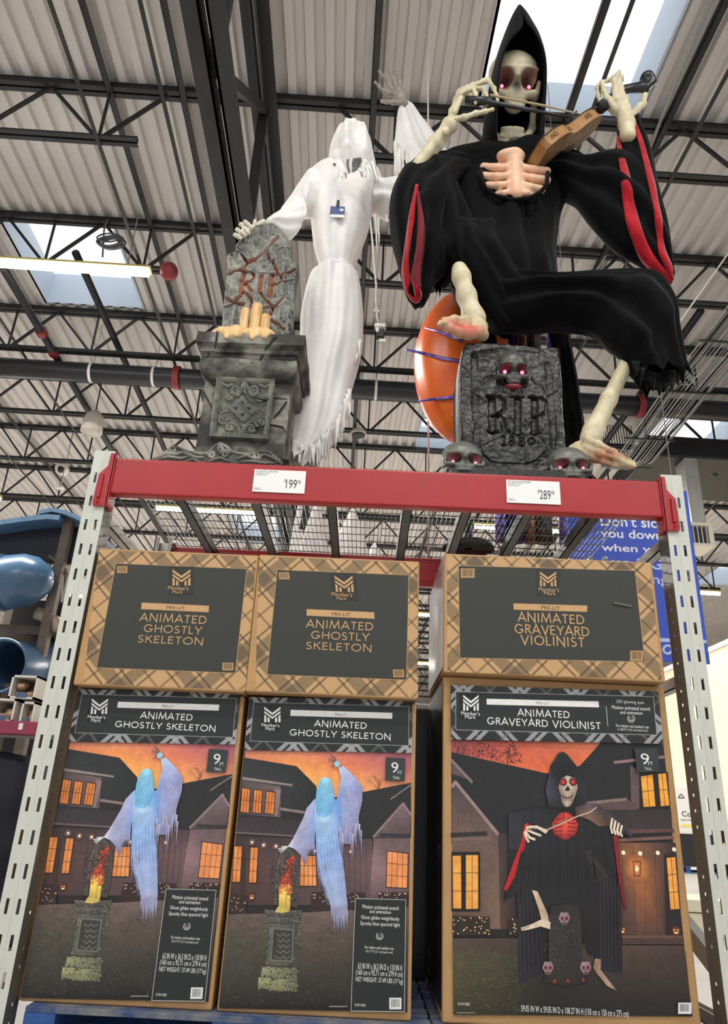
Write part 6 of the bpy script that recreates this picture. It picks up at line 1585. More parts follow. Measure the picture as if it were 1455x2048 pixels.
# ================================================================== skull (unit: chin z = 0, crown z = 1, face towards -y)
def skull_f(p, jaw=True, wide=1.0):
    q = p / np.array([wide, 1, 1])
    d = ell(q, (0, .15, .73), (.205, .27, .27))
    d = smin(d, ell(q, (0, -.02, .67), (.185, .165, .23)), .05)
    for s in (-1, 1):
        d = smin(d, cap(q, (s * .165, -.075, .455), (s * .19, .10, .49), .036, .030), .035)      # cheek bones
        d = smin(d, ell(q, (s * .135, -.115, .47), (.06, .05, .045)), .03)
        d = smin(d, cap(q, (s * .045, -.165, .665), (s * .165, -.10, .675), .026, .024), .03)    # brows
        d = smin(d, cap(q, (s * .195, -.05, .58), (s * .185, -.05, .50), .020, .026), .02)
    d = smin(d, ell(q, (0, -.10, .42), (.095, .085, .115)), .035)
    d = smin(d, cap(q, (0, -.175, .605), (0, -.16, .66), .024, .022), .02)
    for s in (-1, 1):
        d = smax(d, -ell(q, (s * .115, -.175, .580), (.086, .17, .084)), .02)
        d = smax(d, -ell(q, (s * .215, -.05, .72), (.035, .12, .10)), .03)
    d = smax(d, -cap(q, (0, -.21, .575), (-.030, -.21, .475), .016, .026), .01)
    d = smax(d, -cap(q, (0, -.21, .575), (.030, -.21, .475), .016, .026), .01)
    d = smin(d, cap(q, (0, -.185, .47), (0, -.175, .43), .008, .014), .01)
    for i in range(-4, 5):                                                                       # upper teeth
        a = i * .25; x, y = .088 * math.sin(a), -.085 - .095 * math.cos(a)
        d = smin(d, cap(q, (x * .95, y + .012, .415), (x, y, .345), .013, .012), .006)
    if jaw:
        d = smin(d, ell(q, (0, -.105, .055), (.105, .065, .052)), .03)
        for s in (-1, 1):
            d = smin(d, cap(q, (s * .185, .06, .44), (s * .180, .02, .22), .028, .030), .02)
            d = smin(d, cap(q, (s * .180, .02, .22), (s * .10, -.09, .065), .032, .040), .03)
        d = smin(d, ell(q, (0, -.11, .115), (.115, .055, .05)), .02)
        for i in range(-5, 6):
            a = i * .23; x, y = .098 * math.sin(a), -.075 - .092 * math.cos(a)
            d = smin(d, cap(q, (x * .97, y + .008, .10), (x, y, .185), .014, .011), .005)
        d = smin(d, cap(q, (0, .02, .30), (0, .0, .12), .07, .06), .03) if False else d
    return d
def skull_cols(light, dark, recess_dark=.9):
    def f(v):
        n = fbm(v[:, 0] + v[:, 1] * .7, v[:, 2], 9, 71, 4) * .5 + .5
        c = mix(rgb(*light), rgb(*[q * .86 for q in light]), np.clip(n, 0, 1))
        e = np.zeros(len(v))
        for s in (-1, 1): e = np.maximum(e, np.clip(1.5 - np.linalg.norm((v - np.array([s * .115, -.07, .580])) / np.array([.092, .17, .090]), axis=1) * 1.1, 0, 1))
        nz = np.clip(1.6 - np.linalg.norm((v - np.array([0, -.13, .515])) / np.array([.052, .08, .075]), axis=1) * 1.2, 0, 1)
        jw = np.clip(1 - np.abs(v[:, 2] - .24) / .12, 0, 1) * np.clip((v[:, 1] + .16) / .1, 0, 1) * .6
        k = np.clip(np.maximum(np.maximum(e, nz), jw) * recess_dark, 0, 1)  # recess darkening put into the colours: sockets, nose hole, inner jaw
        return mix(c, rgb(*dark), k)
    return f
def place_skull(name, parent, c, height, width_k, tilt, jaw=True, light=(214, 202, 172), dark=(30, 16, 18), h=.013, mat_=None, zmin=-.02, eye=.02, eyez=.555, yaw=0.0, tall=False):
    """c: world point of the middle of the face plane"""
    ct, st = math.cos(tilt), math.sin(tilt)
    up = np.array([0, -st, ct]); fr = np.array([0, -ct, -st]); cy, sy = math.cos(yaw), math.sin(yaw)
    Rz = np.array([[cy, -sy, 0], [sy, cy, 0], [0, 0, 1]])
    up, fr, ex = Rz @ up, Rz @ fr, Rz @ np.array([1.0, 0, 0])
    def xf(v):
        if tall: v = v.copy(); v[:, 2] = np.where(v[:, 2] < .66, v[:, 2] / .88, .75 + (v[:, 2] - .66) / 1.36)
        return np.asarray(c) + height * (v[:, :1] * ex - (v[:, 1:2] + .1) * fr + (v[:, 2:3] - .5) * up)
    o = sdf_obj(name, lambda p: skull_f(p, jaw, width_k), (-.27 * width_k, -.28, zmin), (.27 * width_k, .46, 1.03), h, mat_ or M_BONEC, parent, xf, skull_cols(light, dark))
    for s in (-1, 1):
        q = xf(np.array([[s * .112 * width_k, -.075, eyez]]))[0]
        MB().lathe(q, [(.0005, -eye * height), (.7 * eye * height, -.7 * eye * height), (eye * height, 0), (.7 * eye * height, .7 * eye * height), (.0005, eye * height)], 14, axis=fr).make('eye', M_EYE, o, smooth=True)
    return o

# ================================================================== the RIP stone
def c8(x, y): return 860 + x / 4.279, 640 + y / 4.279
YR = .16
W8 = lambda x, y: (lambda q: (q[0], q[2]))(P(*c8(x, y), YR))
p8 = lambda pts: [W8(*q) for q in pts]
stone = thing('rip_tombstone', 'dark grey RIP 1880 tombstone with red-eyed skulls under the reaper', 'tombstone', (W8(700, 1300)[0], YR + .1, Zd))
sl = p8([(268, 1400), (262, 1090), (252, 700), (250, 400), (272, 250), (285, 210), (310, 186)]); sr = p8([(1170, 1400), (1165, 1090), (1140, 700), (1125, 400), (1118, 260), (1112, 228), (1092, 214)])
sl = [(sl[0][0], Zd)] + sl[1:]; sr = [(sr[0][0], Zd)] + sr[1:]
rip = [p8(q) for q in ([(530, 660), (530, 950)], [(490, 650), (590, 645), (636, 690), (636, 760), (590, 800), (540, 805)], [(580, 805), (615, 880), (640, 950), (665, 955)], [(500, 955), (570, 955)], [(745, 665), (750, 965)], [(700, 660), (790, 662)], [(705, 968), (790, 970)], [(890, 668), (893, 968)], [(850, 662), (950, 668), (992, 715), (990, 790), (945, 822), (900, 822)], [(862, 972), (935, 972)])]
ripw = [.019, .010, .016, .009, .018, .008, .008, .018, .010, .009]
yr = [p8(q) for q in ([(618, 1000), (632, 990), (632, 1070)], [(612, 1072), (650, 1072)], spiral(697, 1015, 16, 1, 0, 1, .9), spiral(697, 1055, 20, 1, 0, 1, .9), spiral(783, 1015, 16, 1, 0, 1, .9), spiral(783, 1055, 20, 1, 0, 1, .9), spiral(866, 1040, 26, 1, 0, 1, .95), [(922, 1050), (924, 1051)])]
ridge = [p8(q) for q in ([(450, 500), (470, 480), (540, 470), (580, 490)], [(440, 520), (460, 580), (490, 640)], [(870, 490), (900, 540), (960, 560), (1000, 640), (1080, 600), (1110, 500)], [(440, 1080), (460, 1150), (520, 1200), (600, 1215), (830, 1215), (900, 1190), (980, 1110), (1000, 1060)], [(830, 1215), (820, 1090)], [(440, 1070), (540, 1020), (640, 970), (800, 975), (930, 980), (990, 1050)], [(640, 840), (690, 920), (700, 975)], [(640, 850), (680, 820), (720, 860)], spiral(840, 850, 30, 1, 0, 1), spiral(940, 910, 30, 1, 2, -1), [(780, 830), (800, 900), (850, 870), (820, 930)], [(290, 400), (370, 490), (380, 600), (440, 660)], [(370, 880), (360, 960)], [(1080, 820), (1090, 1000), (1075, 1180)], [(390, 880), (420, 830), (470, 800)], [(430, 270), (620, 240), (700, 270), (780, 260), (930, 270)])]
grooves = [p8(q) for q in ([(375, 300), (385, 640), (395, 1080)], [(1010, 380), (1030, 700), (1060, 1080)], [(380, 300), (560, 290)])]
def rip_h(X, Z):
    h = .010 * fbm(X, Z, 9, 81, 4) + .003 * fbm(X, Z, 50, 85, 2)
    for q in grooves: h -= .012 * bumpf(segdist(X, Z, q), .02)
    for q in ridge: h += .008 * bumpf(segdist(X, Z, q), .007)
    for q, w in zip(rip, ripw): h -= .020 * np.sqrt(bumpf(segdist(X, Z, q), w))
    for q in yr: h -= .010 * np.sqrt(bumpf(segdist(X, Z, q), .006))
    return h
def rip_c(X, Z, h):
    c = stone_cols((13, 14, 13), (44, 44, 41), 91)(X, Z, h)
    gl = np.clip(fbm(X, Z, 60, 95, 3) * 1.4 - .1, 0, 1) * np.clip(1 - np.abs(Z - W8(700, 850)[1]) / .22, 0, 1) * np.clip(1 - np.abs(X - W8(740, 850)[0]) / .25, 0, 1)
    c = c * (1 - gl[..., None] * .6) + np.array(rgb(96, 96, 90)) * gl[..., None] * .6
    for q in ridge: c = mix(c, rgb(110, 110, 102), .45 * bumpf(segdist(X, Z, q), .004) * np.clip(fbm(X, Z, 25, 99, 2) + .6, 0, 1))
    mo = np.clip(fbm(X, Z, 12, 97, 3) + (W8(700, 1180)[1] - Z) * 3.0, 0, 1)
    c = c * (1 - .45 * mo[..., None]) + np.array(rgb(46, 56, 40)) * .45 * mo[..., None]
    dk = np.zeros_like(X)
    for q in yr: dk = np.maximum(dk, bumpf(segdist(X, Z, q), .007))
    for q, w in zip(rip, ripw): dk = np.maximum(dk, .5 * np.sqrt(bumpf(segdist(X, Z, q), w)))
    return c * (1 - .8 * dk[..., None]) + np.array(rgb(16, 14, 14)) * .8 * dk[..., None]
M_STONE2 = attr_mat('dark_glossy_foam_stone', rough=.38, spec=.5, bump=.35, bscale=60)
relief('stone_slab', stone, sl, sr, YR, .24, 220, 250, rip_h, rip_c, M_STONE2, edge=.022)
SC = dict(light=(74, 74, 70), dark=(14, 8, 9), mat_=M_STONE2)
a, b = P(*c8(700, 335), YR - .04), P(*c8(700, 590), YR - .04)
sk = place_skull('relief_skull', stone, P(*c8(714, 470), YR - .035), .30, 1.2, .20, jaw=False, h=.016, zmin=.3, eye=.03, **SC)
q = P(*c8(716, 562), YR - .055); MB().tube([q + [-.036, .012, .004], q + [-.018, 0, -.004], q + [.018, 0, -.004], q + [.036, .012, .004]], [.006, .014, .014, .006], 10).make('red_mouth_glow', mat('red_lit_mouth', rgb(90, 10, 18), .4, emit=(.5, .01, .03), estr=.12), sk, smooth=True)
for nm, x, y, yw in (('corner_skull', 293, 1226, .05), ('corner_skull', 1212, 1276, -.05)):
    place_skull(nm, stone, P(*c8(x, y), .06), .255, 1.72, .05, jaw=False, h=.016, zmin=.30, eye=.028, eyez=.53, light=(104, 106, 98), dark=(14, 7, 8), mat_=M_STONE2, yaw=yw)
MB().box(sl[0][0] - .06, sr[0][0] + .06, .05, .42, Zd, Zd + .055).make('stone_base', M_STONE2, stone, bevel=.01)
set_cols(stone.children[-1], np.repeat([rgb(50, 54, 46)], len(stone.children[-1].data.vertices), 0))

# ================================================================== the reaper
RY = .52
reaper = thing('grim_reaper_figure', 'seated skeleton reaper in black hooded robe with glowing red eyes, playing a violin', 'reaper figure', (P(1020, 900, RY)[0], RY, Zd))
torso_r = cloth('robe_torso', [(958, 296, 1086, 300, RY - .02, .20), (900, 312, 1150, 318, RY, .30), (868, 330, 1180, 338, RY, .36), (862, 372, 1150, 372, RY, .40), (866, 420, 1124, 420, RY, .42), (880, 480, 1114, 480, RY - .02, .42), (895, 530, 1112, 530, RY - .04, .44), (905, 580, 1116, 578, RY - .06, .46), (935, 630, 1120, 625, RY - .08, .42), (965, 655, 1110, 650, RY - .06, .34)], M_ROBE, reaper, fold=.11, nf=8, seed=21, n=90)
# lap and thigh running to the right knee, then the hanging trouser hem
cloth('robe_thigh', [(948, 540, 985, 668, RY - .10, .22), (1010, 548, 1020, 662, RY - .18, .30), (1060, 556, 1060, 654, RY - .24, .32), (1120, 566, 1112, 645, RY - .28, .34), (1200, 558, 1180, 655, RY - .32, .34), (1280, 555, 1212, 690, RY - .36, .34), (1322, 562, 1236, 712, RY - .40, .32), (1344, 600, 1244, 720, RY - .42, .28), (1352, 652, 1252, 728, RY - .42, .26), (1362, 702, 1258, 738, RY - .42, .24), (1369, 735, 1268, 748, RY - .42, .22)], M_ROBE, reaper, fold=.17, nf=6, seed=23, n=80, cap1=False, hem=.10, teeth=8)
shred('hem_tatters', [(x, y, L, d) for x, y, L, d in ((1272, 722, 32, -3), (1280, 735, 38, -2), (1292, 742, 40, 0), (1304, 745, 38, 0), (1316, 748, 44, 2), (1328, 744, 38, 1), (1340, 740, 40, 4), (1352, 738, 34, 4), (1362, 728, 40, 4))], M_ROBE, reaper, RY - .46, 25, wpx=10)
# right lap over the stone: cloth falling from waist to the left leg
cloth('robe_lap', [(880, 480, 1000, 470, RY - .14, .26), (885, 515, 1010, 505, RY - .18, .30), (905, 545, 1040, 560, RY - .20, .32), (930, 590, 1085, 610, RY - .20, .30), (968, 640, 1090, 640, RY - .18, .24), (990, 662, 1080, 655, RY - .16, .18)], M_ROBE, reaper, fold=.15, nf=7, seed=26, n=72)
# hem above the left shin
cloth('robe_left_knee', [(855, 470, 960, 470, RY - .20, .24), (870, 505, 950, 508, RY - .22, .26), (882, 530, 942, 538, RY - .22, .24), (898, 545, 936, 552, RY - .22, .2)], M_ROBE, reaper, fold=.08, nf=6, seed=27, n=60, cap1=False, hem=.09, teeth=6)
# cape behind the stone
cloth('cape_panel', [(1085, 600, 1128, 600, RY + .02, .10), (1100, 680, 1142, 690, RY + .04, .10), (1110, 760, 1156, 770, RY + .05, .10), (1118, 840, 1168, 850, RY + .05, .10), (1128, 930, 1180, 935, RY + .05, .10), (1140, 990, 1196, 990, RY + .05, .10)], M_ROBE, reaper, fold=.2, nf=5, seed=28)
cloth('cape_panel', [(955, 600, 985, 600, RY - .02, .08), (960, 660, 990, 660, RY, .08), (962, 720, 996, 720, RY + .02, .08), (965, 800, 1000, 800, RY + .02, .08)], M_ROBE, reaper, fold=.2, nf=4, seed=29)
# sleeves
sl_l = cloth('left_sleeve', [(940, 318, 900, 372, RY - .06, .26), (880, 314, 880, 420, RY - .12, .32), (838, 326, 880, 470, RY - .16, .36), (800, 352, 888, 510, RY - .20, .38), (781, 390, 892, 535, RY - .22, .38), (780, 440, 888, 545, RY - .23, .36), (790, 500, 880, 552, RY - .24, .32), (802, 550, 868, 566, RY - .24, .26), (812, 585, 858, 590, RY - .24, .2), (824, 604, 848, 604, RY - .24, .12)], M_ROBE, reaper, fold=.17, nf=7, seed=31, n=80)
cloth('left_sleeve_fall', [(800, 352, 905, 350, RY - .16, .26), (782, 390, 925, 400, RY - .18, .32), (780, 440, 945, 450, RY - .18, .36), (790, 490, 950, 500, RY - .18, .36), (815, 530, 930, 530, RY - .18, .32), (850, 545, 905, 545, RY - .18, .26), (868, 556, 888, 556, RY - .18, .16)], M_ROBE, reaper, fold=.16, nf=6, seed=32, n=80, cap1=False, hem=.07, teeth=8)
sl_r = cloth('right_sleeve', [(1080, 312, 1120, 400, RY - .04, .26), (1140, 318, 1142, 404, RY - .10, .28), (1190, 322, 1172, 440, RY - .16, .30), (1232, 310, 1200, 470, RY - .20, .30), (1262, 320, 1240, 505, RY - .22, .28), (1292, 356, 1275, 525, RY - .23, .26), (1316, 410, 1304, 544, RY - .24, .22), (1332, 480, 1326, 560, RY - .24, .16), (1344, 545, 1341, 570, RY - .24, .08)], M_ROBE, reaper, fold=.15, nf=6, seed=33, n=80)
cuff = cloth('right_cuff', [(1236, 242, 1276, 236, RY - .21, .13), (1234, 262, 1282, 258, RY - .21, .15), (1232, 285, 1290, 280, RY - .21, .18), (1228, 312, 1302, 320, RY - .21, .20), (1226, 350, 1312, 370, RY - .215, .22), (1240, 420, 1326, 430, RY - .22, .22)], M_ROBE, reaper, fold=.06, nf=6, seed=34, cap0=False, n=60)
bl_ = bvh_of(*[o for o in reaper.children if o.name.startswith('left_sleeve')]); br_ = bvh_of(sl_r, cuff)
def c9(x, y): return 740 + x / 3.6375, 380 + y / 3.6375
strip_on('red_sleeve_lining', bl_, [(c9(*a), c9(*b)) for a, b in (((335, -40), (345, -36)), ((305, 90), (330, 90)), ((282, 220), (318, 220)), ((262, 360), (300, 360)), ((245, 480), (285, 480)), ((233, 590), (283, 600)), ((242, 680), (300, 655)), ((262, 740), (276, 735)), ((296, 792), (300, 770)), ((338, 822), (330, 782)), ((370, 790), (326, 745)), ((366, 740), (320, 700)), ((345, 690), (312, 665)))], .008, RY - .3, M_REDCLOTH, reaper)
strip_on('red_sleeve_lining', bl_, [(c9(*a), c9(*b)) for a, b in (((345, 10), (352, 10)), ((350, 120), (375, 120)), ((352, 260), (392, 260)), ((340, 420), (388, 420)), ((318, 540), (370, 540)), ((300, 640), (362, 640)), ((310, 690), (366, 720)))], .006, RY - .3, mat('dark_crimson_lining', rgb(112, 12, 26), .75, var=.25, vscale=14), reaper)
def c10(x, y): return 1100 + x / 3.304, 380 + y / 3.304
strip_on('red_sleeve_lining', br_, [(c10(*a), c10(*b)) for a, b in (((440, -350), (450, -360)), ((452, -200), (490, -200)), ((470, -60), (530, -60)), ((478, 80), (552, 80)), ((498, 210), (585, 210)), ((540, 330), (630, 330)), ((585, 440), (680, 430)), ((640, 510), (735, 500)), ((740, 580), (770, 545)), ((795, 622), (800, 600)))], .006, RY - .3, M_REDCLOTH, reaper)
strip_on('red_sleeve_lining', br_, [(c10(*a), c10(*b)) for a, b in (((545, -440), (562, -440)), ((580, -320), (612, -320)), ((615, -180), (650, -180)), ((645, -40), (690, -40)), ((672, 80), (708, 80)), ((695, 200), (735, 200)), ((705, 330), (742, 330)), ((715, 420), (762, 420)), ((760, 500), (802, 500)), ((792, 580), (814, 590)))], .006, RY - .3, M_REDCLOTH, reaper)
# hood: open at the front around the face
hy = [RY - .40, RY - .38, RY - .33, RY - .29, RY - .25, RY - .20, RY - .14, RY - .09, RY - .04, RY + .0]
hr_ = [(1035, 14, 1040, 14, hy[0], .03), (1020, 42, 1057, 42, hy[1], .14), (1004, 82, 1074, 80, hy[2], .30), (994, 112, 1083, 112, hy[3], .40), (985, 145, 1088, 145, hy[4], .46), (977, 185, 1088, 185, hy[5], .48), (970, 228, 1086, 228, hy[6], .46), (966, 270, 1085, 272, hy[7], .42), (963, 305, 1086, 308, hy[8], .36), (962, 330, 1092, 332, hy[9], .30)]
hg = [(1037, 1038), (1038, 1039), (1032, 1046), (1008, 1064), (995, 1078), (988, 1082), (985, 1081), (984, 1079), (988, 1072), (996, 1064)]
cloth('hood', hr_, M_HOOD, reaper, fold=.035, nf=5, seed=41, gap=hg, thick=.008, n=72)
# skull, neck and ribs
skc = P(1031, 186, RY - .22)
place_skull('skull', reaper, skc + np.array([0, .03, 0]), .60, 1.22, .62, tall=True, h=.0105, eye=.017, dark=(14, 6, 9), eyez=.535)
bones('neck_bones', [[(P(1030, 268, RY - .02), .05), (P(1027, 285, RY - .03), .055), (P(1026, 302, RY - .06), .06)]], mat('dark_neck_plastic', rgb(60, 58, 50), .6, var=.2), reaper, h=.01, k=.02)
def c11(x, y): return 880 + x / 3.163, 60 + y / 3.163
RYc = RY - .225
pc = lambda x, y, dy=0.0: P(*c11(x, y), RYc + dy)
s_ = 1 / 3.163 / 365.
def ribf(p):
    d = cap(p, pc(470, 800), pc(475, 1040), 55 * s_, 48 * s_)
    d = smin(d, ell(p, pc(445, 800), (95 * s_, 60 * s_, 40 * s_)), .02)
    for i, (y0, yl, yr) in enumerate(((870, 868, 895), (925, 925, 950), (975, 985, 1010), (1015, 1040, 1045))):
        r = (30, 30, 28, 22)[i] * s_; xl, xr = ((275, 672), (265, 672), (300, 640), (360, 580))[i]
        d = smin(d, cap(p, pc(450, y0), pc((450 + xl) / 2, (y0 + yl) / 2 + 4, -.012), r, r * .85), .016); d = smin(d, cap(p, pc((450 + xl) / 2, (y0 + yl) / 2 + 4, -.012), pc(xl, yl, .02), r * .85, r * .95), .012)
        d = smin(d, cap(p, pc(500, y0), pc((500 + xr) / 2, (y0 + yr) / 2 + 2, -.012), r, r * .85), .016); d = smin(d, cap(p, pc((500 + xr) / 2, (y0 + yr) / 2 + 2, -.012), pc(xr, yr, .02), r * .85, r * .95), .012)
    bk = [pc(*q, .025) for q in ((280, 880), (345, 800), (530, 780), (660, 890), (665, 985), (590, 1045), (460, 1062), (305, 1015))]
    d = smin(d, rbox(p, pc(468, 935, .045), (165 * s_, .02, .10), .02), .02)
    return d
lo = np.min([pc(*q) for q in ((240, 760), (700, 760), (240, 1100), (700, 1100))], 0) - .06; hi = np.max([pc(*q) for q in ((240, 760), (700, 760), (240, 1100), (700, 1100))], 0) + .08
sdf_obj('rib_cage', ribf, lo, hi, .007, mat('pale_peach_rib_plastic', rgb(222, 172, 142), .5, var_col=rgb(236, 198, 166), vscale=14, bump=.1), reaper)
# neckline: gathered collar ring under the ribs
mb = MB()
pts = [(255, 890), (262, 950), (290, 1010), (350, 1050), (450, 1076), (560, 1066), (630, 1030), (672, 980), (680, 900)]
mb.tube([pc(x, y, -.012) for x, y in pts], [.012] * len(pts), 10); mb.make('neckline', M_ROBE, reaper, smooth=True)
mb = MB()
for x in (330, 385, 440, 500, 560, 610):
    MB().tube([pc(x, 1050, .02), pc(x + (x - 470) * .04, 1130, .045), pc(x + (x - 470) * .1, 1300, .10)], [.014, .034, .02], 8).make('gathered_fold', M_ROBE, reaper, smooth=True)

# bones: hands
def c12(x, y): return 890 + x / 11.19, 120 + y / 11.19
HY = RY - .34
def ch(cf, pts, Y0, dY, r0, r1, ppm=362.):
    n = len(pts) - 1; sc = {c12: 11.19}.get(cf, 1)
    return [(P(*cf(*q), Y0 + dY * i / n), (r0 + (r1 - r0) * i / n)) for i, q in enumerate(pts)]
u = 1 / 11.19 / 358.
bones('left_hand', [ch(c12, [(-20, 1620), (70, 1460), (180, 1150), (270, 900), (330, 740)], HY, .0, 118 * u, 92 * u), ch(c12, [(200, 1180), (330, 900), (400, 700)], HY - .02, .0, 80 * u, 70 * u),
                    ch(c12, [(380, 660), (620, 570), (860, 480), (960, 455)], HY + .02, .02, 70 * u, 66 * u), ch(c12, [(960, 455), (1090, 640), (1140, 780), (1172, 920)], HY + .04, -.05, 64 * u, 34 * u),
                    ch(c12, [(370, 720), (630, 640), (850, 640), (900, 780), (965, 930), (860, 1085)], HY - .01, .0, 72 * u, 46 * u),
                    ch(c12, [(330, 760), (480, 680), (620, 620), (670, 760), (690, 890), (680, 950)], HY - .04, .0, 70 * u, 44 * u),
                    ch(c12, [(300, 820), (430, 780), (540, 760), (590, 850), (620, 930)], HY + .04, .01, 56 * u, 36 * u),
                    ch(c12, [(180, 1330), (420, 1290), (680, 1195), (900, 1150), (1060, 1105)], HY - .03, -.01, 84 * u, 40 * u)], M_BONE, reaper, h=.0058, k=.010)
bones('left_forearm', [[(P(836, 330, HY + .06), .042), (P(868, 285, HY + .03), .034), (P(898, 250, HY), .044)], [(P(846, 334, HY + .09), .03), (P(878, 290, HY + .05), .024), (P(902, 254, HY + .02), .03)]], M_BONE, reaper, h=.008, k=.012)
def c13(x, y): return 1170 + x / 9.7, 120 + y / 9.7
u = 1 / 9.7 / 358.; VY = RY - .30
bones('right_hand', [ch(c13, [(820, 1460), (800, 1240), (780, 1120)], VY, 0, 180 * u, 150 * u), ch(c13, [(790, 1150), (560, 1000), (300, 820)], VY + .02, .02, 80 * u, 60 * u), ch(c13, [(790, 1150), (600, 950), (430, 760)], VY, .0, 80 * u, 70 * u), ch(c13, [(800, 1150), (700, 950), (620, 780)], VY - .01, .0, 95 * u, 95 * u), ch(c13, [(820, 1150), (800, 950), (760, 760)], VY - .01, .0, 90 * u, 80 * u),
                     ch(c13, [(300, 820), (255, 700), (228, 550), (245, 490)], VY + .04, .06, 52 * u, 32 * u), ch(c13, [(425, 750), (355, 600), (322, 440), (440, 395), (530, 335)], VY, .07, 62 * u, 38 * u),
                     ch(c13, [(600, 780), (575, 560), (560, 400), (620, 300), (650, 235)], VY - .01, .06, 92 * u, 40 * u), ch(c13, [(740, 760), (680, 560), (660, 430), (690, 330), (710, 400)], VY - .01, .08, 84 * u, 34 * u),
                     ch(c13, [(880, 1080), (1060, 900), (1125, 850), (1150, 700), (1165, 600)], VY + .02, .05, 84 * u, 46 * u)], M_BONE, reaper, h=.0058, k=.010)
# legs and feet
def c14(x, y): return 1120 + x / 8.56, 840 + y / 8.56
FY = .10
f14 = lambda pts, Y0, dY, r0, r1: [(P(*c14(*q), Y0 + dY * i / (len(pts) - 1)), (r0 + (r1 - r0) * i / (len(pts) - 1)) / 8.56 / 440.) for i, q in enumerate(pts)]
bones('right_shin', [[(P(1266, 690, FY + .02), .034), (P(1258, 716, FY + .02), .033), (P(1216, 800, FY + .05), .037), (P(1186, 862, FY + .06), .046), (P(1180, 876, FY + .06), .046)]], M_BONE, reaper, h=.008, k=.02, knob=.9, shaft=1)
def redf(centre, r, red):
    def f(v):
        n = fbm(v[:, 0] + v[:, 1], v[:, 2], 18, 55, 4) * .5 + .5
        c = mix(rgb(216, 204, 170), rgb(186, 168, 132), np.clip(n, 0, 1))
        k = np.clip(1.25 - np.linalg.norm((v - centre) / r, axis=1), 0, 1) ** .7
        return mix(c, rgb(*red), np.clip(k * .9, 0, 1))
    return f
mid = P(*c14(820, 610), FY - .04)
bones('right_foot', [f14([(470, 300), (430, 420), (300, 470), (210, 510)], FY + .05, .03, 120, 88), f14([(460, 340), (640, 420), (900, 540)], FY + .02, -.06, 100, 52), f14([(300, 520), (560, 640), (760, 720), (940, 770)], FY + .05, -.10, 90, 46), f14([(420, 460), (700, 590), (950, 650)], FY + .03, -.10, 80, 44),
                     f14([(900, 540), (1040, 620), (1180, 690), (1270, 725)], FY - .04, -.03, 46, 15), f14([(930, 590), (1060, 660), (1200, 725), (1282, 750)], FY - .06, -.03, 38, 13), f14([(950, 650), (1080, 710), (1200, 755), (1285, 788)], FY - .07, -.03, 36, 13), f14([(940, 710), (1080, 760), (1190, 790), (1255, 808)], FY - .06, -.03, 34, 12), f14([(930, 770), (1060, 790), (1160, 815), (1235, 828)], FY - .05, -.02, 34, 12)], M_BONEC, reaper, h=.0058, k=.012, knob=1.05, cfun=redf(mid, np.array([.13, .08, .045]), (170, 110, 84)))
def c15(x, y): return 850 + x / 9.7, 520 + y / 9.7
LY = .17
f15 = lambda pts, Y0, dY, r0, r1: [(P(*c15(*q), Y0 + dY * i / (len(pts) - 1)), (r0 + (r1 - r0) * i / (len(pts) - 1)) / 9.7 / 395.) for i, q in enumerate(pts)]
bones('left_shin', [f15([(660, 180), (700, 330), (800, 700), (920, 1080), (960, 1150)], LY + .02, .03, 150, 200)], M_BONE, reaper, h=.009, k=.03, knob=.9, shaft=1)
mid = P(*c15(760, 1300), LY - .07)  # red LED glow on the sole, painted into the vertex colours
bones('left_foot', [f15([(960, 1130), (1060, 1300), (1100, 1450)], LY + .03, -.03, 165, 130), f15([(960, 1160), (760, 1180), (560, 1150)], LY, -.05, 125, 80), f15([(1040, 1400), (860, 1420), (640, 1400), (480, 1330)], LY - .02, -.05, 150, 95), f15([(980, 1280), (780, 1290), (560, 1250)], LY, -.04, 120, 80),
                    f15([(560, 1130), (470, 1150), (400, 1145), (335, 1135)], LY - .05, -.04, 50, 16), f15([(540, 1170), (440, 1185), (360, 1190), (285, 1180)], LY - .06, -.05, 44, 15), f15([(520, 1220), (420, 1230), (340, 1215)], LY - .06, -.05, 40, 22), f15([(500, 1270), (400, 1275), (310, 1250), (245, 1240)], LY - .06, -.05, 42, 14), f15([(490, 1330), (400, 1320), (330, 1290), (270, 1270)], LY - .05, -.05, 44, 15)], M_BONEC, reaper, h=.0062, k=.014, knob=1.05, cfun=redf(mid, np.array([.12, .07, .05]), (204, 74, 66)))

# ================================================================== violin and bow
M_VSIDE = mat('tan_violin_side', rgb(186, 140, 84), .45, var_col=rgb(150, 104, 60), vscale=9)
M_VBACK = mat('brown_violin_back', rgb(130, 94, 62), .4, var_col=rgb(176, 146, 110), vscale=5, stretch=(1, 1, 4))
M_VDARK = mat('black_violin_neck', rgb(34, 34, 40), .3)
A_, B_ = P(1090, 284, RY - .38), P(1206, 214, RY - .28)
e1 = unit(B_ - A_); vdir = unit((A_ + B_) / 2 - CAM); e3 = np.cross(e1, vdir); e3 = unit(e3); e3 = e3 if e3[2] > 0 else -e3
e2 = unit(np.cross(e3, e1)); e2 = e2 if e2 @ vdir > 0 else -e2
al = math.radians(24); e3, e2 = math.cos(al) * e3 + math.sin(al) * e2, math.cos(al) * e2 - math.sin(al) * e3
Lb = np.linalg.norm(B_ - A_)
half = [(0, .0), (.0, .30), (.03, .40), (.12, .47), (.24, .48), (.34, .44), (.40, .34), (.47, .30), (.55, .31), (.62, .37), (.72, .41), (.84, .39), (.94, .30), (1.0, .12)]
prof_v = [(a * Lb, -b * Lb * .46) for a, b in half] + [(a * Lb, b * Lb * .46) for a, b in reversed(half[1:])]
O = A_ + e2 * Lb * .46 * .40
def vp(a, b, c): return O + e1 * a + e2 * b + e3 * c
violin = thing('violin', 'tan and black violin held under the chin of the reaper', 'violin', O)
tv = .062
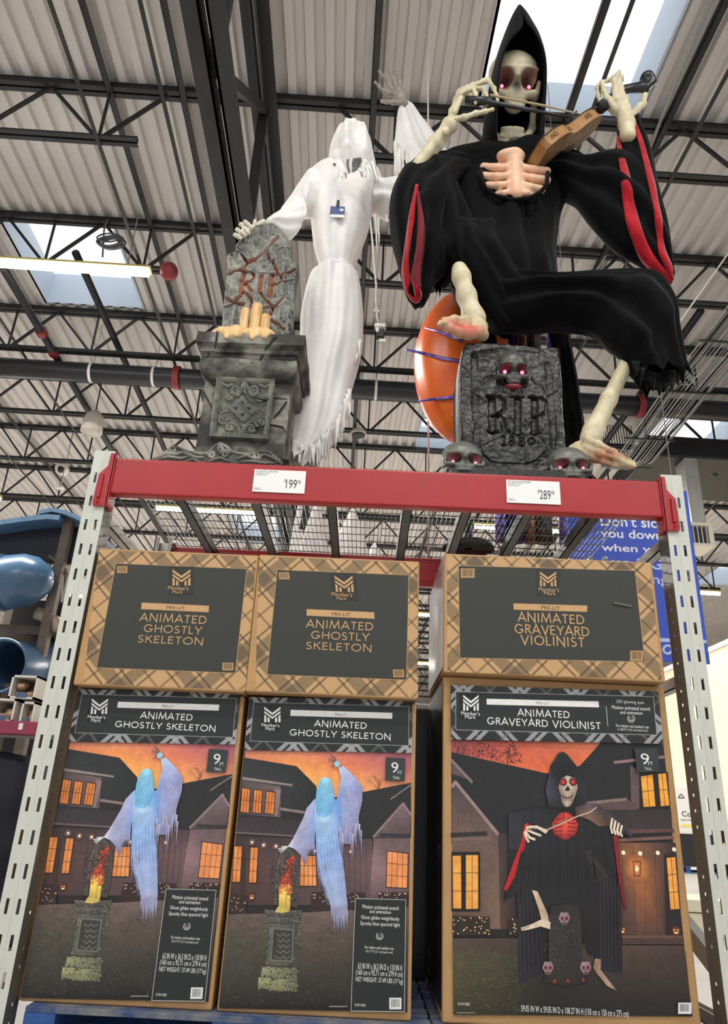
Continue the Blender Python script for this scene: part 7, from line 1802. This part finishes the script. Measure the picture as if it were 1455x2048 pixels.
mb = MB(); mb.rings([[vp(a, b, -tv / 2) for a, b in prof_v], [vp(a, b, tv / 2) for a, b in prof_v]], cap0=False, cap1=False); mb.make('ribs', M_VSIDE, violin)
for nm, c0, m_, k in (('back_plate', -tv / 2, M_VBACK, 1.05), ('top_plate', tv / 2, mat('dark_violin_top', rgb(70, 46, 30), .35), 1.05)):
    n = len(prof_v); rim = [vp(a * 1.02 - .005, b * k, c0 + (-.004 if c0 < 0 else .004)) for a, b in prof_v]; rim2 = [vp(a * 1.02 - .005, b * k, c0) for a, b in prof_v]
    mb = MB(); mb.rings([rim, rim2], cap0=False, cap1=False)
    mid_ = [vp(a, 0, c0 + (-.018 if c0 < 0 else .018) * math.sin(math.pi * min(max(a / Lb, 0), 1))) for a, b in prof_v]
    v = rim + mid_; mb.add(v, [(i, (i + 1) % n, n + (i + 1) % n, n + i) for i in range(n)]); mb.make(nm, m_, violin)
mb = MB()
for a0 in (.12, .42, .72):
    for sc, ph in ((.5, 0), (.36, 2), (.42, 4)):
        pts = []
        for t in np.linspace(0, 1, 14):
            aa = a0 + .09 * sc * math.cos(ph + 5 * t) * (1 - .5 * t) + .03 * math.sin(ph); cc = .30 * math.sin(ph + 5 * t) * (1 - .6 * t) * sc + .1 * math.cos(ph * 2)
            hw = np.interp(aa, [h[0] for h in half[1:]], [h[1] for h in half[1:]])
            pts.append(vp(aa * Lb, -hw * Lb * .46 - .0012, cc * tv))
        MB().tube(pts, .0022, 5).make('painted_flourish', mat('brown_flourish', rgb(84, 50, 24), .5), violin)

mb = MB(); nk = [P(1200, 216, RY - .28), P(1222, 198, RY - .27), P(1244, 180, RY - .26), P(1262, 176, RY - .25), P(1280, 174, RY - .25)]
mb.tube(nk, [.036, .032, .028, .026, .03], 12); mb.make('neck', M_VDARK, violin, smooth=True)
def scf(p):
    c = P(1293, 158, RY - .25); d = ell(p, c, (.042, .05, .042)); d = smin(d, cap(p, P(1262, 177, RY - .25), P(1288, 175, RY - .25), .026, .03), .02); d = smin(d, cap(p, P(1288, 176, RY - .25), P(1301, 164, RY - .25), .03, .034), .015)
    return d
c = P(1285, 166, RY - .25); sdf_obj('scroll', scf, c - .13, c + .13, .006, M_VDARK, violin)
BY = RY - .40
bow = thing('violin_bow', 'black violin bow with cream hair drawn across in front of the skull mouth', 'bow', P(978, 203, BY))
MB().tube([P(945, 197, BY + .02), P(978, 204, BY), P(1055, 219, BY - .01), P(1134, 234, BY)], [.014, .013, .011, .008], 10).make('stick', M_VDARK, bow, smooth=True)
MB().tube([P(930, 200, BY + .03), P(958, 202, BY + .02), P(985, 200, BY + .01)], [.022, .026, .016], 10).make('frog', M_VDARK, bow, smooth=True)
MB().tube([P(980, 190, BY + .01), P(1086, 211, BY), P(1150, 226, BY)], [.009, .008, .006], 6, flat=.5).make('hair', mat('cream_bow_hair', rgb(226, 208, 168), .5), bow)
MB().tube([P(1134, 234, BY), P(1150, 228, BY), P(1152, 222, BY)], [.008, .008, .005], 8).make('tip', M_VDARK, bow, smooth=True)
# ================================================================== behind the rack
M_ORANGE = mat('orange_inflatable_vinyl', rgb(240, 92, 26), .32, var_col=rgb(255, 130, 40), vscale=3)
M_TINSEL = mat('purple_foil', rgb(92, 60, 200), .25, metal=.6, var_col=rgb(190, 170, 240), vscale=40)
OY = .93
oc = P(932, 738, OY)
ball = thing('orange_inflatable_ball', 'big orange inflatable ball with purple tinsel bands behind the RIP tombstone', 'inflatable', (oc[0], OY, Zd))
R = []; top_, bot_ = P(930, 588, OY)[2], P(930, 888, OY)[2]; zc_ = (top_ + bot_) / 2; hz = (top_ - bot_) / 2; rx = abs(P(830, 740, OY)[0] - oc[0])
for t in np.linspace(-1, 1, 28):
    a = math.asin(np.clip(t, -1, 1)); th = np.linspace(0, 6.283, 64, endpoint=False); q = np.maximum(math.cos(a), .01) * (1 + .03 * np.abs(np.cos(5 * th)))
    R.append(np.stack([oc[0] + rx * q * np.cos(th), OY + .75 * rx * q * np.sin(th), zc_ + hz * t + 0 * th], -1))
mb = MB(); mb.rings(R); mb.make('ball', M_ORANGE, ball, smooth=True)
MB().tube([(oc[0], OY, Zd), (oc[0], OY, bot_ + .05)], .02, 10).make('stand_pole', M_BLACK, ball)
MB().lathe((oc[0], OY, Zd), [(.001, 0), (.14, 0), (.13, .02), (.02, .03)], 20).make('stand_foot', M_BLACK, ball)
bb = bvh_of(ball.children[0])
for pts in (((812, 699), (850, 708), (885, 717), (922, 723)), ((850, 656), (880, 664), (900, 673), (925, 683)), ((838, 802), (870, 798), (900, 795), (928, 792)), ((905, 830), (918, 838), (928, 842))):
    mb = MB(); mb.tube([on_surf(bb, x, y, .012, OY - .24) for x, y in pts], [.006, .010, .011, .010][:len(pts)], 7); mb.make('tinsel_band', M_TINSEL, ball, smooth=True)
# foil legs behind the reaper
fl = thing('foil_garland', 'purple and copper foil strips hanging behind the robe above the RIP tombstone', 'foil decoration', (P(1040, 700, .80)[0], .80, Zd))
for xa, xb, m_ in ((978, 1000, M_TINSEL), (1000, 1030, mat('deep_purple_foil', rgb(70, 44, 140), .25, metal=.6, var_col=rgb(40, 26, 84), vscale=12)), (1028, 1052, mat('copper_foil', rgb(190, 128, 96), .25, metal=.7, var_col=rgb(110, 90, 84), vscale=9)), (1050, 1078, mat('grey_foil', rgb(120, 112, 108), .25, metal=.7, var_col=rgb(60, 54, 56), vscale=9)), (1090, 1106, M_TINSEL)):
    a, b = P(xa, 600, .78), P(xb, 600, .78); n = 12; zt_, zb_2 = a[2] + .06, Zd
    mb = MB(); R = []
    for z in np.linspace(zt_, zb_2, n):
        w_ = (b[0] - a[0]) / 2 * (1 + .1 * math.sin(z * 9 + xa)); R.append([((a[0] + b[0]) / 2 + w_ * math.cos(t), .80 + .03 * math.sin(t), z) for t in np.linspace(0, 6.283, 14, endpoint=False)])
    mb.rings(R); mb.make('foil_strip', m_, fl, smooth=True)

# blue banner
SY = 2.5
sa, sb = P(1100, 985, SY), P(1425, 1328, SY)
bn = thing('hanging_banner', 'blue banner with white writing behind the right upright', 'banner', ((sa[0] + sb[0]) / 2, SY, sb[2]))
zt_ = P(1370, 982, SY)[2]; xr_ = P(1370, 985, SY)[0] + .01; xl_ = P(1150, 1080, SY)[0] - .05
MB().box(xl_, xr_, SY, SY + .02, sb[2], zt_).make('banner_sheet', mat('blue_banner_print', rgb(54, 84, 196), .55), bn)
def smap(x, y): q = P(x, y, SY); return np.array([q[0] - bn.location[0], q[2] - sb[2]])
A = Art(smap); A.EPS = .0008
LBL = (190, 206, 246); WB = (238, 240, 248)
s11 = lambda x, y: (1160 + x / 4.932, 960 + y / 4.932)
for t_, a, b, c_ in (("Don't slow", (200, 452), (880, 362), WB), ('you down', (205, 592), (800, 492), WB), ('when you', (210, 722), (845, 640), WB), ('Scan & Go', (215, 862), (880, 766), LBL), ('shopping.', (210, 1030), (895, 925), LBL)):
    A = Art(smap); A.EPS = .0008; A.text(t_, s11(*a), s11(*b), c_, .016); A.make('banner_line', bn, [M_PRINT], (0, -.001, 0))
for nm, q in (('banner_stripe', ((870, 1330), (1180, 1345), (1185, 1375), (872, 1362))), ('banner_stripe', ((600, 1550), (1240, 1580), (1244, 1612), (604, 1590)))):
    A = Art(smap); A.EPS = .0008; A.quad(*[s11(*k) for k in q], LBL); A.make(nm, bn, [M_PRINT], (0, -.001, 0))
A = Art(smap); A.EPS = .0008; A.line([s11(860 + 42 * math.cos(t), 1672 + 40 * math.sin(t)) for t in np.linspace(0, 6.3, 20)], 3.6, LBL); A.make('banner_ring', bn, [M_PRINT], (0, -.001, 0))
for x in (xl_ + .1, xr_ - .1): MB().tube([(x, SY + .01, zt_ - .02), (x, SY + .01, H)], .004, 5).make('hanging_wire', M_GREYCABLE, bn)

# white cone ghosts behind the deck
for nm, x, y0, yb, w_, Y, lab in (('ghost_cone', 626, 1000, 1110, 30, 2.2, 'white cone-shaped cloth ghost behind the wire deck, left of the taller middle channel'), ('ghost_cone', 700, 1018, 1110, 38, 2.75, 'white cone-shaped cloth ghost behind the wire deck with a grey face mark'), ('ghost_cone', 747, 1086, 1112, 22, 3.4, 'smallest white cone-shaped cloth ghost behind the wire deck'), ('ghost_cone', 592, 990, 1100, 14, 2.6, 'narrow white cloth tail behind the wire deck, left of the cone ghosts')):
    tp_ = P(x, y0, Y); bt = P(x, yb, Y); sc = w_ / px_scale(bt); t = thing(nm, lab, 'ghost decoration', (bt[0], Y, 0), group='white cone ghosts')
    zz = np.linspace(tp_[2], 0, 14); R = []
    for i, z in enumerate(zz):
        f = (tp_[2] - z) / (tp_[2] - bt[2]); r = sc * min(1.0, .12 + .88 * f ** .8)
        th = np.linspace(0, 6.283, 40, endpoint=False); q = r * (1 + .06 * np.sin(7 * th + i * .2)); R.append(np.stack([bt[0] + q * np.cos(th), Y + q * .8 * np.sin(th), z + 0 * th], -1))
    mb = MB(); mb.rings(R); mb.make('cloth_cone', M_WHITECLOTH, t, smooth=True)

# ------------------------------------------------------------------ left: play slide tower
M_SLIDE = mat('blue_slide_plastic', rgb(62, 92, 122), .28, var=.06, vscale=3)
M_SLIDED = mat('dark_slide_inside', rgb(40, 62, 82), .4)
M_NAVY = mat('navy_canopy', rgb(22, 28, 40), .6, var=.25, vscale=5)
M_CANB = mat('faded_blue_canopy_edge', rgb(76, 106, 134), .55, var=.15, vscale=8)
M_WOODB = mat('brown_play_frame', rgb(92, 80, 72), .6, var=.15, vscale=8)
TY = 5.0
def tp(x, y, d=0.0): return P(x, y, TY + d)
tw = thing('play_tower', 'dark brown play tower with navy canopy far left behind the upright', 'play tower', (tp(80, 1300)[0], TY + .8, 0))
for x, y, d in ((28, 1050, .6), (140, 1040, .2), (152, 1042, 1.4), (60, 1060, 1.6)):
    a = tp(x, y, d); MB().beam((a[0], a[1], 0), (a[0], a[1], a[2]), .10, .10, up=(0, 1, 0)).make('post', M_WOODB, tw)
def canopy(nm, pts, dep, m_, th=.03):
    mb = MB(); R = []
    for x, y in pts: a = tp(x, y, 0); R.append([(a[0], a[1] + 0, a[2]), (a[0], a[1] + dep, a[2] + .06), (a[0], a[1] + dep, a[2] + .06 - th), (a[0], a[1], a[2] - th)])
    mb.rings(R); return mb.make(nm, m_, tw, smooth=False)
canopy('canopy', [(-60, 1046), (0, 1040), (40, 1034), (95, 1028), (120, 1030)], 1.2, M_CANB, .06)
canopy('canopy', [(78, 1020), (105, 1015), (130, 1020), (150, 1028), (172, 1040)], 1.2, M_CANB, .05)
a, b = tp(-60, 1044, .3), tp(168, 1112, .3)
MB().box(a[0], b[0], TY + .3, TY + .35, b[2] - .1, a[2]).make('canopy_back', M_NAVY, tw)
MB().box(a[0], b[0], TY + .5, TY + 1.8, b[2] - .9, b[2] - .8).make('platform', M_WOODB, tw)
for x in (112, 120, 128): a = tp(x, 1110, .3); b = tp(x - 8, 1205, .3); MB().beam(a, b, .03, .05, up=(0, 1, 0)).make('railing_bar', M_WOODB, tw)
mb = MB(); mb.tube([tp(x, y, .25) for x, y in ((98, 1112), (118, 1126), (130, 1140), (132, 1150))], .025, 8); mb.make('rail_top', M_WOODB, tw, smooth=True)
mb = MB(); mb.tube([tp(x, y, .25) for x, y in ((74, 1226), (90, 1232), (108, 1242), (116, 1256), (110, 1264))], .07, 10); mb.make('curved_ledge', mat('tan_ledge', rgb(150, 134, 118), .5), tw, smooth=True)
MB().box(tp(-60, 1200)[0], tp(120, 1200)[0], TY + 1.0, TY + 1.06, 0, tp(60, 1200, 1)[2]).make('back_panel', mat('dark_tower_panel', rgb(34, 32, 34), .8, var=.3), tw)
# tube slide: barrel with flange, elbow and the lower open mouth
sld = thing('tube_slide', 'blue plastic tube slide with an open lower mouth at the far left', 'slide', (tp(30, 1300)[0], TY + .1, 0))
ax = [tp(-60, 1178, .1), tp(-10, 1170, .05), tp(20, 1164, .0), tp(52, 1160, .0), tp(74, 1160, .05), tp(88, 1161, .1), tp(96, 1162, .16)]
rad = 54 / px_scale(ax[2])
MB().tube(ax, [rad, rad, rad, rad * .98, rad * .86, rad * .62, rad * .2], 36).make('upper_tube', M_SLIDE, sld, smooth=True)
for i in (2,): MB().tube([tp(8, 1166, .0), tp(13, 1165.5, .0)], rad * 1.07, 36).make('flange', mat('slide_flange', rgb(58, 84, 112), .35), sld)
a0 = tp(0, 1332, -.25); ro = 53 / px_scale(a0)
mb = MB(); th = np.linspace(0, 6.283, 36, endpoint=False)
def ringp(c, r): return [np.array(c) + r * np.array([math.cos(t), 0, math.sin(t)]) + 0 for t in th]
mb.rings([ringp(a0 + [0, 1.0, .25], ro), ringp(a0 + [0, .4, .06], ro), ringp(a0, ro), ringp(a0 + [0, -.03, 0], ro * 1.06), ringp(a0 + [0, -.03, 0], ro * .97), ringp(a0 + [0, .02, 0], ro * .94), ringp(a0 + [0, .9, .2], ro * .94)], cap0=True, cap1=True)
mb.make('lower_tube', M_SLIDE, sld, smooth=True)
mb = MB(); mb.tube([a0 + [0, .3, -ro * .5], (a0[0], a0[1] + .3, 0)], .06, 10); mb.make('support_leg', M_WOODB, sld)

# ------------------------------------------------------------------ left: neighbouring rack with bakery trays
BY_ = 1.5
rk = thing('side_rack_shelf', 'magenta red rack shelf at the left edge with dark goods under it', 'shelf', (P(20, 1470, BY_)[0], BY_, 0))
zs = P(20, 1441, BY_)[2]; zs2 = P(20, 1468, BY_)[2]; xr2 = P(74, 1450, BY_)[0]
MB().box(xr2 - 1.4, xr2, BY_, BY_ + .06, zs2, zs).make('shelf_beam', mat('magenta_red_beam', rgb(140, 44, 72), .45), rk, bevel=.005)
MB().box(xr2 - 1.4, xr2, BY_ + .06, BY_ + .8, zs - .03, zs - .005).make('shelf_board', M_CHAN, rk)
for x in (xr2 - .05, xr2 - 1.4): MB().box(x, x + .05, BY_ + .75, BY_ + .8, 0, zs - .03).make('shelf_post', M_CHAN, rk)
q = P(42, 1452, BY_); MB().box(q[0] - .012, q[0] + .012, BY_ - .004, BY_, q[2] - .02, q[2] + .015).make('shelf_tag', M_WHITE, rk)
bg_ = thing('fabric_bale', 'dark navy bale of fabric under the magenta shelf at the left edge', 'fabric', (xr2 - .6, BY_ + .35, 0))
def balef(p): 
    d = rbox(p, (xr2 - .62, BY_ + .40, .50), (.6, .32, .50), .10); return d + .012 * np.sin(p[..., 0] * 14 + p[..., 2] * 9) + .01 * np.sin(p[..., 2] * 22)
sdf_obj('bale', balef, (xr2 - 1.3, BY_ + .02, -.02), (xr2 + .05, BY_ + .85, 1.08), .03, mat('navy_fabric', rgb(22, 25, 38), .8, var=.35, vscale=4), bg_)
M_CLEAR = mat('clear_pack_plastic', rgb(206, 200, 190), .15, var=.12, vscale=30, spec=.7)
M_BAKE = mat('brown_baked_goods', rgb(150, 108, 76), .6, var_col=rgb(206, 176, 146), vscale=28, bump=.6, bscale=60)
M_PACK = mat('white_pack_edge', rgb(212, 206, 198), .45)
def pack(label, x0, y0, x1, y1, dep):
    a, b = P(x0, y1, BY_ + dep), P(x1, y0, BY_ + dep); Y = BY_ + dep
    t = thing('bakery_pack', label, 'food pack', ((a[0] + b[0]) / 2, Y, a[2]), group='bakery packs on the side shelf')
    w_ = .012
    m = MB(); m.box(a[0], b[0], Y, Y + .3, a[2], a[2] + w_); m.box(a[0], b[0], Y, Y + .3, b[2] - w_, b[2]); m.box(a[0], a[0] + w_, Y, Y + .3, a[2], b[2]); m.box(b[0] - w_, b[0], Y, Y + .3, a[2], b[2]); m.box(a[0], b[0], Y + .29, Y + .3, a[2], b[2])
    m.make('tray', M_PACK, t)
    rr_ = np.random.default_rng(int(x0 + 99)); zc2 = a[2] + w_
    def gf(p):
        d = np.full(p.shape[:-1], 1e3)
        for k in range(14): d = np.minimum(d, ell(p, (rr_.uniform(a[0] + .03, b[0] - .03) if False else gx[k], gy[k], gz[k]), (.028, .026, .018)))
        return d
    gx, gy, gz = rr_.uniform(a[0] + .03, b[0] - .03, 14), rr_.uniform(Y + .04, Y + .22, 14), rr_.uniform(zc2 + .01, zc2 + (b[2] - zc2) * .62, 14)
    sdf_obj('baked_goods', gf, (a[0], Y + .01, zc2 - .02), (b[0], Y + .27, b[2]), .009, M_BAKE, t)
    MB().box((a[0] * .7 + b[0] * .3), (a[0] * .3 + b[0] * .7), Y - .003, Y, a[2] + .006, a[2] + (b[2] - a[2]) * .28).make('blue_label', mat('blue_food_label', rgb(74, 92, 124), .5), t)
    return t
pack('clear bakery pack on the magenta shelf, leftmost of the bottom ones', -22, 1398, 34, 1442, .03)
pack('clear bakery pack on the magenta shelf, rightmost of the bottom ones', 36, 1404, 73, 1446, .03)
pack('clear bakery pack on the magenta shelf, stacked on top', 15, 1352, 78, 1396, .04)

# ------------------------------------------------------------------ right: mattress display and cream counter by the wall
DY = 15.0
a, b = P(1300, 1700, DY), P(1424, 1575, DY)
zb2 = .15
mb_ = thing('mattress_box', 'white mattress display box on a blue pallet beside the cream wall', 'box', ((a[0] + b[0]) / 2, DY, zb2))
MB().box(a[0], b[0], DY, DY + 1.2, zb2, b[2]).make('carton', mat('white_carton', rgb(226, 226, 226), .5), mb_, bevel=.02)
def dmap(x, y): q = P(x, y, DY); return np.array([q[0] - mb_.location[0], q[2] - zb2])
A = Art(dmap); A.EPS = .003
s12 = lambda x, y: (1280 + x / 3.069, 1380 + y / 3.069)
A.text('Serta', s12(312, 706), s12(366, 682), (40, 40, 44)); A.text('Cooling', s12(256, 786), s12(400, 746), (24, 24, 28)); A.text('Gel Memory Foam', s12(248, 806), s12(420, 794), (50, 50, 54))
A.quad(s12(246, 826), s12(420, 832), s12(420, 846), s12(246, 838), (236, 220, 90)); A.line([s12(232, 662), s12(240, 645), s12(252, 640), s12(262, 655), s12(268, 662), s12(232, 662)], 1.2, (60, 60, 64))
zz = P(1380, 1668, DY)[2]
A.make('carton_print', mb_, [M_PRINT], (0, -.004, 0))
MB().box(a[0] - .01, b[0] + .01, DY - .02, DY + 1.2, zb2, max(zz, zb2 + .3)).make('dark_base_wrap', mat('black_wrap', rgb(26, 28, 34), .3), mb_)
pallet('blue wooden pallet under the mattress display box by the cream wall', a[0] - .02, b[0] + .02, DY - .05, DY + 1.15)
CY_ = 3.9
a, b = P(1368, 1925, CY_), P(1450, 1812, CY_)
ct = thing('cream_counter', 'low cream cabinet behind the lower right upright', 'cabinet', ((a[0] + b[0]) / 2 + .3, CY_, 0))
MB().box(a[0] - .2, b[0] + .6, CY_, CY_ + .6, 0, P(1400, 1800, CY_)[2]).make('cabinet_body', mat('cream_laminate', rgb(228, 216, 190), .45), ct, bevel=.006)
z = P(1400, 1826, CY_)[2]; MB().box(a[0] - .2, b[0] + .6, CY_ - .004, CY_, z - .004, z + .004).make('panel_gap', M_CHAN, ct)
